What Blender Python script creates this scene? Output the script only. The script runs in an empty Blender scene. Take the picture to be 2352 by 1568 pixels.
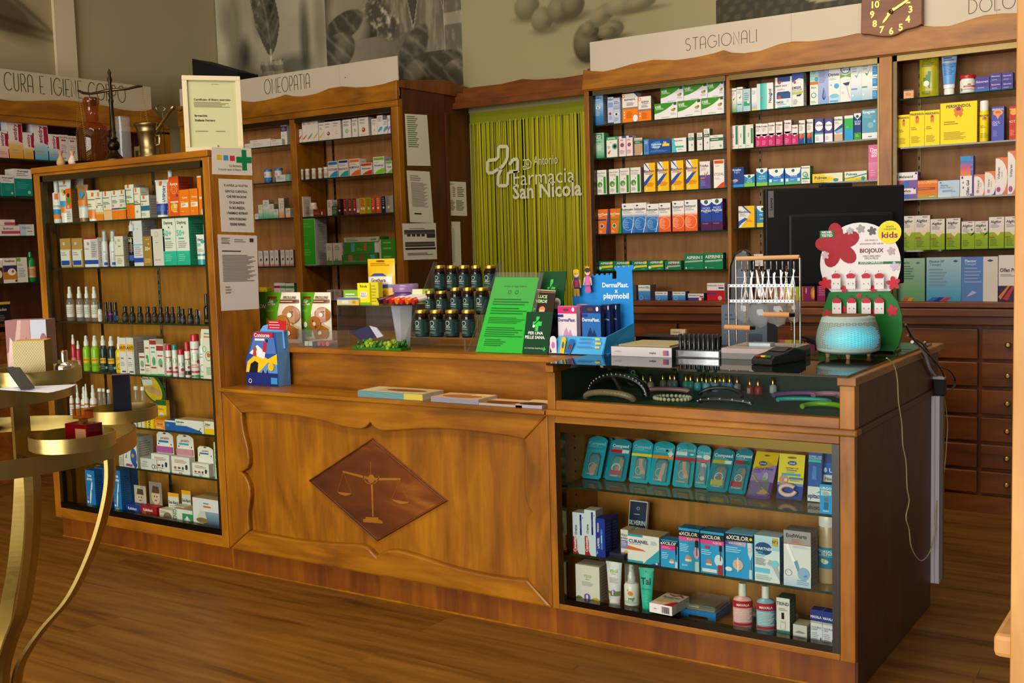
import bpy, bmesh, math, random
from mathutils import Vector, Matrix, noise
random.seed(7)
C = bpy.context.scene.collection
SC = bpy.context.scene
# ---------------- camera, world, lights, exposure ----------------
W, H, F, EYE = 2352, 1568, 2528.84, 1.47
RM = [Vector((0.8339192, 0.0240143, -0.55136384)), Vector((0.55111714, -0.08897201, 0.82967095)), Vector((-0.02913198, -0.99574459, -0.08743016))]
# RM[i] = world axis i seen in camera axes (right, down, forward)
def ray(px, py):
    d = Vector(((px - W/2)/F, (py - H/2)/F, 1))
    return Vector((RM[0].dot(d), RM[1].dot(d), RM[2].dot(d)))
def PX(px, py, x): d = ray(px, py); t = x/d.x; return Vector((x, t*d.y, EYE + t*d.z))
def PY(px, py, y): d = ray(px, py); t = y/d.y; return Vector((t*d.x, y, EYE + t*d.z))
def PZ(px, py, z): d = ray(px, py); t = (z - EYE)/d.z; return Vector((t*d.x, t*d.y, z))
def PD(px, py, k): d = ray(px, py); return Vector((k*d.x, k*d.y, EYE + k*d.z))
cd = bpy.data.cameras.new('camera'); cam = bpy.data.objects.new('camera', cd); C.objects.link(cam)
cd.sensor_width = 36; cd.lens = F*36/W; cd.clip_start = 0.05
right = Vector((RM[0].x, RM[1].x, RM[2].x)); down = Vector((RM[0].y, RM[1].y, RM[2].y)); fwd = Vector((RM[0].z, RM[1].z, RM[2].z))
mw = Matrix((( right.x, -down.x, -fwd.x, 0), (right.y, -down.y, -fwd.y, 0), (right.z, -down.z, -fwd.z, EYE), (0, 0, 0, 1)))
cam.matrix_world = mw
SC.camera = cam
SC.view_settings.view_transform = 'Standard'; SC.view_settings.look = 'None'
SC.view_settings.gamma = 1; SC.view_settings.use_curve_mapping = False
SC.view_settings.exposure = 0.0
SC.cycles.transparent_max_bounces = 24; SC.cycles.max_bounces = 8; SC.cycles.caustics_reflective = False; SC.cycles.caustics_refractive = False
wd = bpy.data.worlds.new('world'); SC.world = wd; wd.use_nodes = True
wd.node_tree.nodes['Background'].inputs[0].default_value = (1, 0.9, 0.75, 1); wd.node_tree.nodes['Background'].inputs[1].default_value = 0.13
def area(name, loc, to, sx, sy, power, col):
    l = bpy.data.lights.new(name, 'AREA'); l.shape = 'RECTANGLE'; l.size = sx; l.size_y = sy; l.energy = power; l.color = col
    o = bpy.data.objects.new(name, l); C.objects.link(o); o.location = loc
    o.rotation_euler = (Vector(to) - Vector(loc)).to_track_quat('-Z', 'Y').to_euler(); return o
area('shop_window_daylight', (-2.2, -4.8, 1.7), (-2.4, 3.4, 1.0), 6.4, 3.0, 640, (1.0, 0.97, 0.93))
area('ceiling_lamp_light', (-2.6, 1.6, 3.5), (-2.6, 3.0, 0.6), 2.6, 0.6, 60, (1.0, 0.88, 0.70))
area('ceiling_lamp_light', (-1.6, 4.5, 3.6), (-1.8, 5.6, 1.2), 2.0, 0.4, 34, (1.0, 0.88, 0.70))
# ---------------- colour ----------------
PAL = dict(w='e9e4de', k='181511', r='b8182c', o='ef6f14', y='f2c200', g='1c8a3c', b='1c4fa0', s='9aa2ac', t='17a39a', n='1a2450', m='c81e66', p='6c4a98', c='2a9fd8', e='efe6d2', u='a07a45', l='8fc31f', i='c9b06a', d='7a7672', a='5a1f1a')
def L1(x): return x/12.92 if x <= .04045 else ((x + .055)/1.055)**2.4
_cc = {}
def col(s):
    if not isinstance(s, str): return s
    if s not in _cc:
        h = PAL.get(s, s); _cc[s] = tuple(L1(int(h[i:i+2], 16)/255) for i in (0, 2, 4)) + (1.0,)
    return _cc[s]
def mixc(a, b, t): a = col(a); b = col(b); return tuple(a[i]*(1-t) + b[i]*t for i in range(4))
# ---------------- materials ----------------
MATS = {}
def newmat(name):
    m = bpy.data.materials.new(name); m.use_nodes = True; nt = m.node_tree
    for n in list(nt.nodes): nt.nodes.remove(n)
    out = nt.nodes.new('ShaderNodeOutputMaterial'); MATS[name] = m
    return m, nt, out
def nd(nt, t, **kw):
    n = nt.nodes.new(t)
    for k, v in kw.items(): setattr(n, k, v)
    return n
def painted(name, rough, metal=0.0, spec=0.5, bump=0.0, scale=60):
    m, nt, out = newmat(name); b = nd(nt, 'ShaderNodeBsdfPrincipled'); a = nd(nt, 'ShaderNodeAttribute', attribute_name='Col')
    nt.links.new(a.outputs['Color'], b.inputs['Base Color']); b.inputs['Roughness'].default_value = rough; b.inputs['Metallic'].default_value = metal
    b.inputs['Specular IOR Level'].default_value = spec
    tc = nd(nt, 'ShaderNodeTexCoord'); no = nd(nt, 'ShaderNodeTexNoise'); no.inputs['Scale'].default_value = scale
    nt.links.new(tc.outputs['Object'], no.inputs['Vector'])
    mr = nd(nt, 'ShaderNodeMapRange'); mr.inputs['To Min'].default_value = max(.02, rough - .06); mr.inputs['To Max'].default_value = rough + .06
    nt.links.new(no.outputs['Fac'], mr.inputs['Value']); nt.links.new(mr.outputs['Result'], b.inputs['Roughness'])
    if bump:
        bp = nd(nt, 'ShaderNodeBump'); bp.inputs['Strength'].default_value = bump; bp.inputs['Distance'].default_value = .002
        nt.links.new(no.outputs['Fac'], bp.inputs['Height']); nt.links.new(bp.outputs['Normal'], b.inputs['Normal'])
    nt.links.new(b.outputs[0], out.inputs[0]); return m
painted('card', .45, spec=.2); painted('plastic', .25); painted('paper', .8, spec=.2, bump=.15, scale=20); painted('metal', .32, metal=1.0); painted('satin', .55, spec=.3)
painted('wallpaint', .9, spec=.1, bump=.1, scale=90); painted('rubber', .6, spec=.3); painted('mirror_metal', .12, metal=1.0); painted('picture', .55, spec=.25)
def clear(name, tint, ior=1.45, rough=0.02, body=None, bodyfac=0.0):
    """tinted see-through glass or plastic: transparent with a fresnel gloss, and a little body colour"""
    m, nt, out = newmat(name); t = nd(nt, 'ShaderNodeBsdfTransparent'); t.inputs[0].default_value = col(tint)
    g = nd(nt, 'ShaderNodeBsdfGlossy'); g.inputs['Roughness'].default_value = rough
    fr = nd(nt, 'ShaderNodeFresnel'); fr.inputs[0].default_value = ior
    base = t.outputs[0]
    if body:
        d = nd(nt, 'ShaderNodeBsdfDiffuse'); d.inputs[0].default_value = col(body); mx = nd(nt, 'ShaderNodeMixShader'); mx.inputs[0].default_value = bodyfac
        nt.links.new(t.outputs[0], mx.inputs[1]); nt.links.new(d.outputs[0], mx.inputs[2]); base = mx.outputs[0]
    ge = nd(nt, 'ShaderNodeNewGeometry'); sb = nd(nt, 'ShaderNodeMath', operation='SUBTRACT'); sb.inputs[0].default_value = 1; nt.links.new(ge.outputs['Backfacing'], sb.inputs[1])
    ml = nd(nt, 'ShaderNodeMath', operation='MULTIPLY'); nt.links.new(fr.outputs[0], ml.inputs[0]); nt.links.new(sb.outputs[0], ml.inputs[1])
    m2 = nd(nt, 'ShaderNodeMixShader'); nt.links.new(ml.outputs[0], m2.inputs[0]); nt.links.new(base, m2.inputs[1]); nt.links.new(g.outputs[0], m2.inputs[2])
    nt.links.new(m2.outputs[0], out.inputs[0]); return m
clear('pane_glass', 'f4f8f4', 1.2); clear('shelf_glass', 'd8e6d6', 1.5, .01, '6a8a70', .08); clear('shelf_edge', '6f8f70', 1.5, .05, '1d3320', .75)
clear('counter_glass', 'b8c8be', 1.9, .01, '0a0d0b', .10); clear('acrylic', 'f2f4f0', 1.45, .03, 'd8dcd6', .05); clear('clear_plastic', 'eef0ee', 1.45, .04, 'e0e0dc', .12)
clear('amber_glass', 'e8a83c', 1.5, .03, '9a5a0c', .10); clear('brown_glass', '4a1c06', 1.5, .05, '1c0a03', .6); clear('red_glass', 'a00514', 1.5, .03, '700310', .55); clear('purple_plastic', 'b090b8', 1.45, .06, '6a4a78', .25)
def woodmat(name, dark, mid, light, grain='x', rough=.38, blotch=.55, sc=1.0, spec=.4, stave=0.0):
    m, nt, out = newmat(name); b = nd(nt, 'ShaderNodeBsdfPrincipled'); tc = nd(nt, 'ShaderNodeTexCoord')
    mp = nd(nt, 'ShaderNodeMapping'); s = {'x': (1.6, 14, 14), 'y': (14, 1.6, 14), 'z': (14, 14, 1.6)}[grain]; mp.inputs['Scale'].default_value = [k*sc for k in s]
    nt.links.new(tc.outputs['Object'], mp.inputs['Vector'])
    n1 = nd(nt, 'ShaderNodeTexNoise'); n1.inputs['Scale'].default_value = 1.6; n1.inputs['Detail'].default_value = 8; n1.inputs['Roughness'].default_value = .62; n1.inputs['Distortion'].default_value = .6
    nt.links.new(mp.outputs[0], n1.inputs['Vector'])
    mp2 = nd(nt, 'ShaderNodeMapping'); s2 = {'x': (.8, 2.2, 2.2), 'y': (2.2, .8, 2.2), 'z': (2.2, 2.2, .8)}[grain]; mp2.inputs['Scale'].default_value = s2; nt.links.new(tc.outputs['Object'], mp2.inputs['Vector'])
    n2 = nd(nt, 'ShaderNodeTexNoise'); n2.inputs['Scale'].default_value = 2.3; n2.inputs['Detail'].default_value = 4; n2.inputs['Distortion'].default_value = 1.2; nt.links.new(mp2.outputs[0], n2.inputs['Vector'])
    mx = nd(nt, 'ShaderNodeMath', operation='MULTIPLY_ADD'); mx.inputs[1].default_value = blotch; nt.links.new(n2.outputs['Fac'], mx.inputs[0])
    mu = nd(nt, 'ShaderNodeMath', operation='MULTIPLY'); mu.inputs[1].default_value = 1 - blotch; nt.links.new(n1.outputs['Fac'], mu.inputs[0]); nt.links.new(mu.outputs[0], mx.inputs[2])
    val = mx.outputs[0]
    if stave:
        vx = nd(nt, 'ShaderNodeSeparateXYZ'); nt.links.new(tc.outputs['Object'], vx.inputs[0])
        fl = nd(nt, 'ShaderNodeMath', operation='MULTIPLY'); fl.inputs[1].default_value = 3.3; nt.links.new(vx.outputs['X'], fl.inputs[0])
        f2 = nd(nt, 'ShaderNodeMath', operation='FLOOR'); nt.links.new(fl.outputs[0], f2.inputs[0])
        wn = nd(nt, 'ShaderNodeTexWhiteNoise', noise_dimensions='1D'); nt.links.new(f2.outputs[0], wn.inputs['W'])
        ma = nd(nt, 'ShaderNodeMath', operation='MULTIPLY_ADD'); ma.inputs[1].default_value = stave; nt.links.new(wn.outputs['Value'], ma.inputs[0]); nt.links.new(val, ma.inputs[2])
        sb = nd(nt, 'ShaderNodeMath', operation='SUBTRACT'); sb.inputs[1].default_value = stave/2; nt.links.new(ma.outputs[0], sb.inputs[0]); val = sb.outputs[0]
    cr = nd(nt, 'ShaderNodeValToRGB'); e = cr.color_ramp.elements; e[0].position = .31; e[0].color = col(dark); e[1].position = .70; e[1].color = col(light)
    k = cr.color_ramp.elements.new(.5); k.color = col(mid)
    nt.links.new(val, cr.inputs[0]); nt.links.new(cr.outputs[0], b.inputs['Base Color'])
    b.inputs['Roughness'].default_value = rough; b.inputs['Specular IOR Level'].default_value = spec
    bp = nd(nt, 'ShaderNodeBump'); bp.inputs['Strength'].default_value = .12; bp.inputs['Distance'].default_value = .002; nt.links.new(n1.outputs['Fac'], bp.inputs['Height']); nt.links.new(bp.outputs[0], b.inputs['Normal'])
    nt.links.new(b.outputs[0], out.inputs[0]); return m
woodmat('wood_x', '623803', '8f5704', 'b07409', 'x'); woodmat('wood_z', '623803', '8f5704', 'b07409', 'z'); woodmat('wood_y', '623803', '8f5704', 'b07409', 'y')
woodmat('wood_plinth', '5e2c04', '783f06', '92560a', 'z', stave=.22)
woodmat('wood_dark', '4c2504', '6e390a', '884c0e', 'x'); woodmat('wood_dark_z', '4c2504', '6e390a', '884c0e', 'z')
woodmat('wood_back', '8f5c22', 'a8713a', 'ba8448', 'z', rough=.55, blotch=.4)
woodmat('wood_warm', '935614', 'b0701e', 'c2822a', 'z', rough=.5, blotch=.45)
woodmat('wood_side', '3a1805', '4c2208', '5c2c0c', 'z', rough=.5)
woodmat('burl', '3c1a05', '6a340a', '9a5e1a', 'x', sc=.5, blotch=.8); woodmat('inlay', '84500f', '9a641a', 'aa7424', 'x')
woodmat('post_wood', 'b07a3c', 'c48e4e', 'd6a565', 'z', rough=.55)
# floor boards
def floormat():
    m, nt, out = newmat('floor_boards'); b = nd(nt, 'ShaderNodeBsdfPrincipled'); tc = nd(nt, 'ShaderNodeTexCoord')
    br = nd(nt, 'ShaderNodeTexBrick'); br.offset = .37; br.inputs['Scale'].default_value = 1.0; br.inputs['Mortar Size'].default_value = .0015; br.inputs['Brick Width'].default_value = 1.9; br.inputs['Row Height'].default_value = .23
    br.inputs['Color1'].default_value = (.25, .25, .25, 1); br.inputs['Color2'].default_value = (.7, .7, .7, 1); br.inputs['Mortar'].default_value = (0, 0, 0, 1)
    nt.links.new(tc.outputs['Object'], br.inputs['Vector'])
    mp = nd(nt, 'ShaderNodeMapping'); mp.inputs['Scale'].default_value = (1.1, 13, 1); nt.links.new(tc.outputs['Object'], mp.inputs['Vector'])
    ad = nd(nt, 'ShaderNodeVectorMath', operation='ADD'); nt.links.new(mp.outputs[0], ad.inputs[0]); nt.links.new(br.outputs['Color'], ad.inputs[1])
    n1 = nd(nt, 'ShaderNodeTexNoise'); n1.inputs['Scale'].default_value = 1.5; n1.inputs['Detail'].default_value = 8; n1.inputs['Roughness'].default_value = .6; n1.inputs['Distortion'].default_value = .45; nt.links.new(ad.outputs[0], n1.inputs['Vector'])
    mx = nd(nt, 'ShaderNodeMath', operation='MULTIPLY_ADD'); mx.inputs[1].default_value = .2; nt.links.new(br.outputs['Color'], mx.inputs[0])
    mu = nd(nt, 'ShaderNodeMath', operation='MULTIPLY'); mu.inputs[1].default_value = .85; nt.links.new(n1.outputs['Fac'], mu.inputs[0]); nt.links.new(mu.outputs[0], mx.inputs[2])
    cr = nd(nt, 'ShaderNodeValToRGB'); e = cr.color_ramp.elements; e[0].position = .30; e[0].color = col('452706'); e[1].position = .72; e[1].color = col('8c5e1e'); k = cr.color_ramp.elements.new(.47); k.color = col('704810')
    nt.links.new(mx.outputs[0], cr.inputs[0]); nt.links.new(cr.outputs[0], b.inputs['Base Color']); b.inputs['Roughness'].default_value = .42; b.inputs['Specular IOR Level'].default_value = .4
    bp = nd(nt, 'ShaderNodeBump'); bp.inputs['Strength'].default_value = .15; bp.inputs['Distance'].default_value = .003; nt.links.new(n1.outputs['Fac'], bp.inputs['Height']); nt.links.new(bp.outputs[0], b.inputs['Normal'])
    nt.links.new(b.outputs[0], out.inputs[0])
floormat()
m, nt, out = newmat('cyan_glow'); b_ = nd(nt, 'ShaderNodeBsdfPrincipled'); a_ = nd(nt, 'ShaderNodeAttribute', attribute_name='Col')
nt.links.new(a_.outputs['Color'], b_.inputs['Base Color']); nt.links.new(a_.outputs['Color'], b_.inputs['Emission Color']); b_.inputs['Emission Strength'].default_value = .7; nt.links.new(b_.outputs[0], out.inputs[0])
# ---------------- mesh builder ----------------
class M:
    def __init__(s, mat='card'):
        s.v = []; s.f = []; s.c = []; s.sm = []; s.mi = []; s.mats = [mat]; s.cur = 0
    def use(s, mat):
        if mat not in s.mats: s.mats.append(mat)
        s.cur = s.mats.index(mat); return s
    def add(s, vs, fs, cl='w', smooth=False):
        b = len(s.v); s.v += [tuple(p) for p in vs]
        one = not isinstance(cl, list); c1 = col(cl) if one else None
        for i, f in enumerate(fs):
            s.f.append([b + k for k in f]); s.sm.append(smooth); s.mi.append(s.cur)
            c = c1 if one else cl[i]
            s.c.append(c if isinstance(c, list) else [col(c)]*len(f))
        return s
    def poly(s, pts, cl='w'): return s.add(pts, [list(range(len(pts)))], cl)
    def box(s, x0, y0, z0, x1, y1, z1, cl='w', rot=None):
        """cl: one colour or dict with f(ront -y) b k(back) l r t u(nder) and '' for the rest"""
        vs = [(x0,y0,z0),(x1,y0,z0),(x1,y1,z0),(x0,y1,z0),(x0,y0,z1),(x1,y0,z1),(x1,y1,z1),(x0,y1,z1)]
        if rot: vs = [rot @ Vector(p) for p in vs]
        fs = [(0,1,5,4),(2,3,7,6),(3,0,4,7),(1,2,6,5),(4,5,6,7),(3,2,1,0)]
        if isinstance(cl, dict): cs = [cl.get(k, cl.get('', 'w')) for k in 'fklrtu']
        else: cs = cl
        return s.add(vs, fs, cs)
    def prism(s, pts, d, cl='w', side=None, smooth=False):
        """extrude polygon pts (3D, planar) along vector d"""
        n = len(pts); P = [Vector(p) for p in pts]; d = Vector(d)
        nr = sum(((P[i]).cross(P[(i+1) % n]) for i in range(n)), Vector())
        if nr.dot(d) > 0: P.reverse()
        vs = P + [p + d for p in P]
        fs = [list(range(n)), list(range(2*n-1, n-1, -1))] + [(i, i + n, (i+1) % n + n, (i+1) % n) for i in range(n)]
        cs = [cl, cl] + [side or cl]*n
        b = len(s.v); s.add(vs, fs, cs)
        if smooth:
            for i in range(n): s.sm[len(s.f) - n + i] = True
        return s
    def lathe(s, prof, c=(0,0,0), seg=24, cl='w', sx=1, sy=1, smooth=True, ax=None, cap=True, hard=False):
        """prof [(r,z[,col])]: colour of the band that ends at that point"""
        if hard:
            for i in range(len(prof) - 1): s.lathe(prof[i:i+2], c, seg, cl, sx, sy, True, ax, False)
            return s
        vs = []; fs = []; cs = []; c = Vector(c); n = len(prof)
        for p in prof:
            for k in range(seg):
                a = 2*math.pi*k/seg; q = Vector((p[0]*math.cos(a)*sx, p[0]*math.sin(a)*sy, p[1]))
                vs.append(c + (ax @ q if ax else q))
        for i in range(1, n):
            for k in range(seg):
                k2 = (k+1) % seg; fs.append(((i-1)*seg+k, (i-1)*seg+k2, i*seg+k2, i*seg+k)); cs.append(prof[i][2] if len(prof[i]) > 2 else cl)
        s.add(vs, fs, cs, smooth)
        if cap:
            if prof[0][0] > 1e-5: s.add(vs[:seg][::-1], [list(range(seg))], prof[1][2] if len(prof[1]) > 2 else cl)
            if prof[-1][0] > 1e-5: s.add(vs[-seg:], [list(range(seg))], prof[-1][2] if len(prof[-1]) > 2 else cl)
        return s
    def tube(s, pts, r, seg=8, cl='w', closed=False, flat=None):
        P = [Vector(p) for p in pts]; n = len(P); vs = []; fs = []; up = Vector((0,0,1)); prev = None
        for i in range(n):
            a = P[(i-1) % n] if closed or i else P[i]; b = P[(i+1) % n] if closed or i < n-1 else P[i]
            t = (b - a).normalized()
            if prev is None: u = t.cross(up if abs(t.z) < .9 else Vector((1,0,0))).normalized()
            else: u = (prev - t*prev.dot(t)).normalized()
            prev = u; w = t.cross(u); rr = r[i] if isinstance(r, (list, tuple)) else r
            for k in range(seg):
                an = 2*math.pi*k/seg; vs.append(P[i] + (u*math.cos(an) + w*math.sin(an))*rr)
        m = n if closed else n-1
        for i in range(m):
            for k in range(seg):
                j = (i+1) % n; fs.append((i*seg+k, i*seg+(k+1) % seg, j*seg+(k+1) % seg, j*seg+k))
        s.add(vs, fs, cl, True)
        if not closed: s.add(vs[:seg][::-1], [list(range(seg))], cl).add(vs[-seg:], [list(range(seg))], cl)
        return s
    def ball(s, c, r, cl='w', seg=12, rings=8, sz=1, sx=1):
        return s.lathe([(max(1e-6, r*math.sin(math.pi*i/rings)), -r*sz*math.cos(math.pi*i/rings)) for i in range(rings+1)], c, seg, cl, sx=sx, cap=False)
    def build(s, name, parent=None, origin=None, bevel=0, loc=None, mat=None):
        me = bpy.data.meshes.new(name); o0 = Vector(origin) if origin else (Vector(parent['_o']) if parent is not None and '_o' in parent else Vector((0,0,0)))
        me.from_pydata([tuple(Vector(p) - o0) for p in s.v], [], s.f)
        for k in ([mat] if mat else s.mats): me.materials.append(MATS[k])
        me.polygons.foreach_set('use_smooth', s.sm)
        if not mat: me.polygons.foreach_set('material_index', s.mi)
        ca = me.color_attributes.new('Col', 'FLOAT_COLOR', 'CORNER'); fl = []
        for cc in s.c:
            for q in cc: fl += q
        if fl: ca.data.foreach_set('color', fl)
        me.update()
        o = bpy.data.objects.new(name, me); C.objects.link(o)
        if parent is not None: o.parent = parent
        elif origin: o.location = o0
        if loc is not None: o.location = loc
        if bevel:
            bv = o.modifiers.new('edges', 'BEVEL'); bv.width = bevel; bv.segments = 2; bv.limit_method = 'ANGLE'; bv.angle_limit = math.radians(40)
        return o
def thing(name, label, cat, loc=(0,0,0), group=None, rz=0):
    o = bpy.data.objects.new(name, None); C.objects.link(o); o.location = loc; o.rotation_euler.z = rz; o.empty_display_size = .05
    o['label'] = label; o['category'] = cat
    if group: o['group'] = group
    return o
def wthing(name, label, cat, loc, group=None):
    """a thing whose parts are given in world coordinates"""
    o = thing(name, label, cat, loc, group); o['_o'] = tuple(loc); return o
def tag(o, label, cat, group=None):
    o['label'] = label; o['category'] = cat
    if group: o['group'] = group
    return o
def struct(o): o['kind'] = 'structure'; return o
# ---------------- lettering ----------------
GL = {}
def load_glyphs():
    chars = 'ABCDEFGHIJKLMNOPQRSTUVWXYZabcdefghijklmnopqrstuvwxyz0123456789+-.,&%!:/\'Ààèéî°'
    todo = []
    for bold in (0, 1):
        for ch in list(chars) + ['II']:
            for body in ((ch, 'I' + ch + 'I') if ch != 'II' else (ch,)):
                cu = bpy.data.curves.new('t', 'FONT'); cu.body = body; cu.resolution_u = 2; cu.offset = .022*bold
                o = bpy.data.objects.new('t', cu); C.objects.link(o); todo.append((bold, ch, body, o))
    bpy.context.view_layer.update(); dg = bpy.context.evaluated_depsgraph_get(); wid = {}
    for bold, ch, body, o in todo:
        me = bpy.data.meshes.new_from_object(o.evaluated_get(dg)); vs = [(v.co.x, v.co.y) for v in me.vertices]
        if body == ch and ch != 'II': GL[bold, ch] = [vs, [tuple(p.vertices) for p in me.polygons], .5]
        wid[bold, body] = max(v[0] for v in vs) if vs else 0; bpy.data.meshes.remove(me)
    for bold, ch, body, o in todo:
        if body == ch and ch != 'II': GL[bold, ch][2] = wid[bold, 'I' + ch + 'I'] - wid[bold, 'II']
        cu = o.data; bpy.data.objects.remove(o); bpy.data.curves.remove(cu)
    for bold in (0, 1):
        hh = max(v[1] for v in GL[bold, 'H'][0]); GL[bold, 'cap'] = hh; GL[bold, ' '] = [[], [], .28]
load_glyphs()
def text_shapes(t, h, bold=0, maxw=None):
    """list of (verts, faces) with baseline at 0, starting x at 0; and the width"""
    k = h/GL[bold, 'cap']; x = 0; out = []
    for ch in t:
        g = GL.get((bold, ch)) or GL[bold, ' ']
        if g[0]: out.append(([((v[0]) + x, v[1]) for v in g[0]], g[1]))
        x += g[2]
    w = x*k; sx = k
    if maxw and w > maxw:
        sx = k*maxw/w
        if maxw/w < .72: k = sx/.72
        w = maxw
    return [([(v[0]*sx, v[1]*k) for v in vs], fs) for vs, fs in out], w
def deco(m, ops, mp, w, h, seg=1, dz=.00025):
    """print on a face. mp(u, v, off) -> point; u 0..w, v 0..h in metres; ops in percent of the face"""
    lay = 1; mp0 = mp; mp = lambda u, v, off: mp0(min(max(u, 0), w), min(max(v, 0), h), off)
    for op in ops.split(';'):
        a = op.strip().split(','); k = a[0]; off = dz*lay; lay += 1
        if k == '': continue
        if k == 'r':
            u0, v0, u1, v1 = [float(q)/100 for q in a[1:5]]; c0 = a[5]; c1 = a[6] if len(a) > 6 else a[5]
            ns = seg if seg == 1 else max(1, round(seg*(u1-u0))); nv = 1 if seg in (1, 14) else max(1, round(8*(v1-v0)))
            vs = []; fs = []; cs = []
            for j in range(nv + 1):
                for i in range(ns + 1): vs.append(mp((u0 + (u1-u0)*i/ns)*w, (v0 + (v1-v0)*j/nv)*h, off))
            for j in range(nv):
                ca, cb = mixc(c0, c1, j/nv), mixc(c0, c1, (j+1)/nv)
                for i in range(ns): b = j*(ns+1) + i; fs.append((b, b+1, b+ns+2, b+ns+1)); cs.append([ca, ca, cb, cb])
            m.add(vs, fs, cs, seg > 1)
        elif k == 'h':
            u0, v0, u1, v1 = [float(q)/100 for q in a[1:5]]; c0 = col(a[5]); c1 = col(a[6])
            m.add([mp(u0*w, v0*h, off), mp(u1*w, v0*h, off), mp(u1*w, v1*h, off), mp(u0*w, v1*h, off)], [(0,1,2,3)], [[c0, c1, c1, c0]])
        elif k == 'p':
            q = [float(z)/100 for z in a[2:]]; m.poly([mp(q[i]*w, q[i+1]*h, off) for i in range(0, len(q), 2)], a[1])
        elif k in 'ce':
            u, v = float(a[1])/100*w, float(a[2])/100*h
            ru, rv = (float(a[3])/100*w,)*2 if k == 'c' else (float(a[3])/100*w, float(a[4])/100*h)
            m.poly([mp(u + ru*math.cos(t*math.pi/9), v + rv*math.sin(t*math.pi/9), off) for t in range(18)], a[-1])
        elif k == 'o':   # ring
            u, v, r, b = float(a[1])/100*w, float(a[2])/100*h, float(a[3])/100*w, float(a[4])/100*w; vs = []
            for t in range(20): an = t*math.pi/10; vs += [mp(u + r*math.cos(an), v + r*math.sin(an), off), mp(u + (r-b)*math.cos(an), v + (r-b)*math.sin(an), off)]
            m.add(vs, [(2*t, (2*t+2) % 40, (2*t+3) % 40, 2*t+1) for t in range(20)], a[5])
        elif k == 'n':   # lines of small print
            u0, v0, u1, v1 = [float(q)/100 for q in a[1:5]]; n = int(a[5]); vs = []; fs = []
            for i in range(n):
                vv = v1 - (v1-v0)*(i + .5)/n; hh = (v1-v0)/n*.21; ue = u0 + (u1-u0)*(.72 + .28*((i*37 + 11) % 10)/9); b = len(vs)
                ns = 1 if seg == 1 else max(1, round(seg*(ue-u0)))
                for j in range(ns + 1): uu = (u0 + (ue-u0)*j/ns)*w; vs += [mp(uu, (vv-hh)*h, off), mp(uu, (vv+hh)*h, off)]
                for j in range(ns): fs.append((b + 2*j, b + 2*j + 2, b + 2*j + 3, b + 2*j + 1))
            m.add(vs, fs, a[6])
        elif k in ('t', 'T', 'v', 'V', 'tl', 'Tl'):
            u, v, hh = float(a[1])/100*w, float(a[2])/100*h, float(a[3])/100
            vert = k in 'vV'; bold = int(k[0] in 'TV'); tx = ','.join(a[5:])
            if vert: sh, tw = text_shapes(tx, hh*w, bold, h*.96)
            else: sh, tw = text_shapes(tx, hh*h, bold, (w*.94 if len(k) == 1 else w*.97 - u))
            for vs, fs in sh:
                if vert: q = [mp(u - (y - hh*w/2), v - tw/2 + x, off) for x, y in vs]
                elif len(k) == 1: q = [mp(u - tw/2 + x, v - hh*h/2 + y, off) for x, y in vs]
                else: q = [mp(u + x, v - hh*h/2 + y, off) for x, y in vs]
                m.add(q, fs, a[4])
        elif k == 'tilt': pass
    return m
def flatmap(o, U, V):
    o = Vector(o); U = Vector(U).normalized(); V = Vector(V).normalized(); N = U.cross(V)
    return lambda u, v, off: o + U*u + V*v + N*off
def cylmap(c, r, z0, span=math.pi*.95, face=-math.pi/2, sx=1, sy=1):
    c = Vector(c); w = r*span
    return (lambda u, v, off: c + Vector(((r+off)*sx*math.cos(face + (u/w - .5)*span), (r+off)*sy*math.sin(face + (u/w - .5)*span), z0 + v))), w
# ================= the room =================
def slab(name, x0, y0, z0, x1, y1, z1, mat, parent=None, bevel=0, cl='w', origin=None):
    m = M(mat); m.box(x0, y0, z0, x1, y1, z1, cl); return m.build(name, parent, origin, bevel)
struct(slab('floor', -7.3, -4.9, -.1, 1.6, 8.2, 0, 'floor_boards'))
struct(slab('ceiling', -7.3, -4.9, 3.75, 1.6, 8.2, 3.85, 'wallpaint', cl='d8cdb8'))
struct(slab('wall_left', -7.3, -3.2, 0, -7.1, 8.2, 3.75, 'wallpaint', cl='b3a27c'))
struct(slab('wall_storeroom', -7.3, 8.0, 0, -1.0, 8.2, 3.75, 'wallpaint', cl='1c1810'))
m = M('wallpaint'); m.prism([(-7.1, 6.42, 0), (-4.56, 6.42, 0), (-4.56, 6.42, 2.44), (-3.44, 6.42, 2.44), (-3.44, 6.42, 0), (1.6, 6.42, 0), (1.6, 6.42, 3.75), (-7.1, 6.42, 3.75)], (0, .02, 0), 'b9ac90')
struct(m.build('wall_back'))
m = M('wallpaint'); m.box(-7.1, 4.89, 2.3, -7.06, 5.055, 3.75, 'd8c9a4'); struct(m.build('trim_1'))
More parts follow.
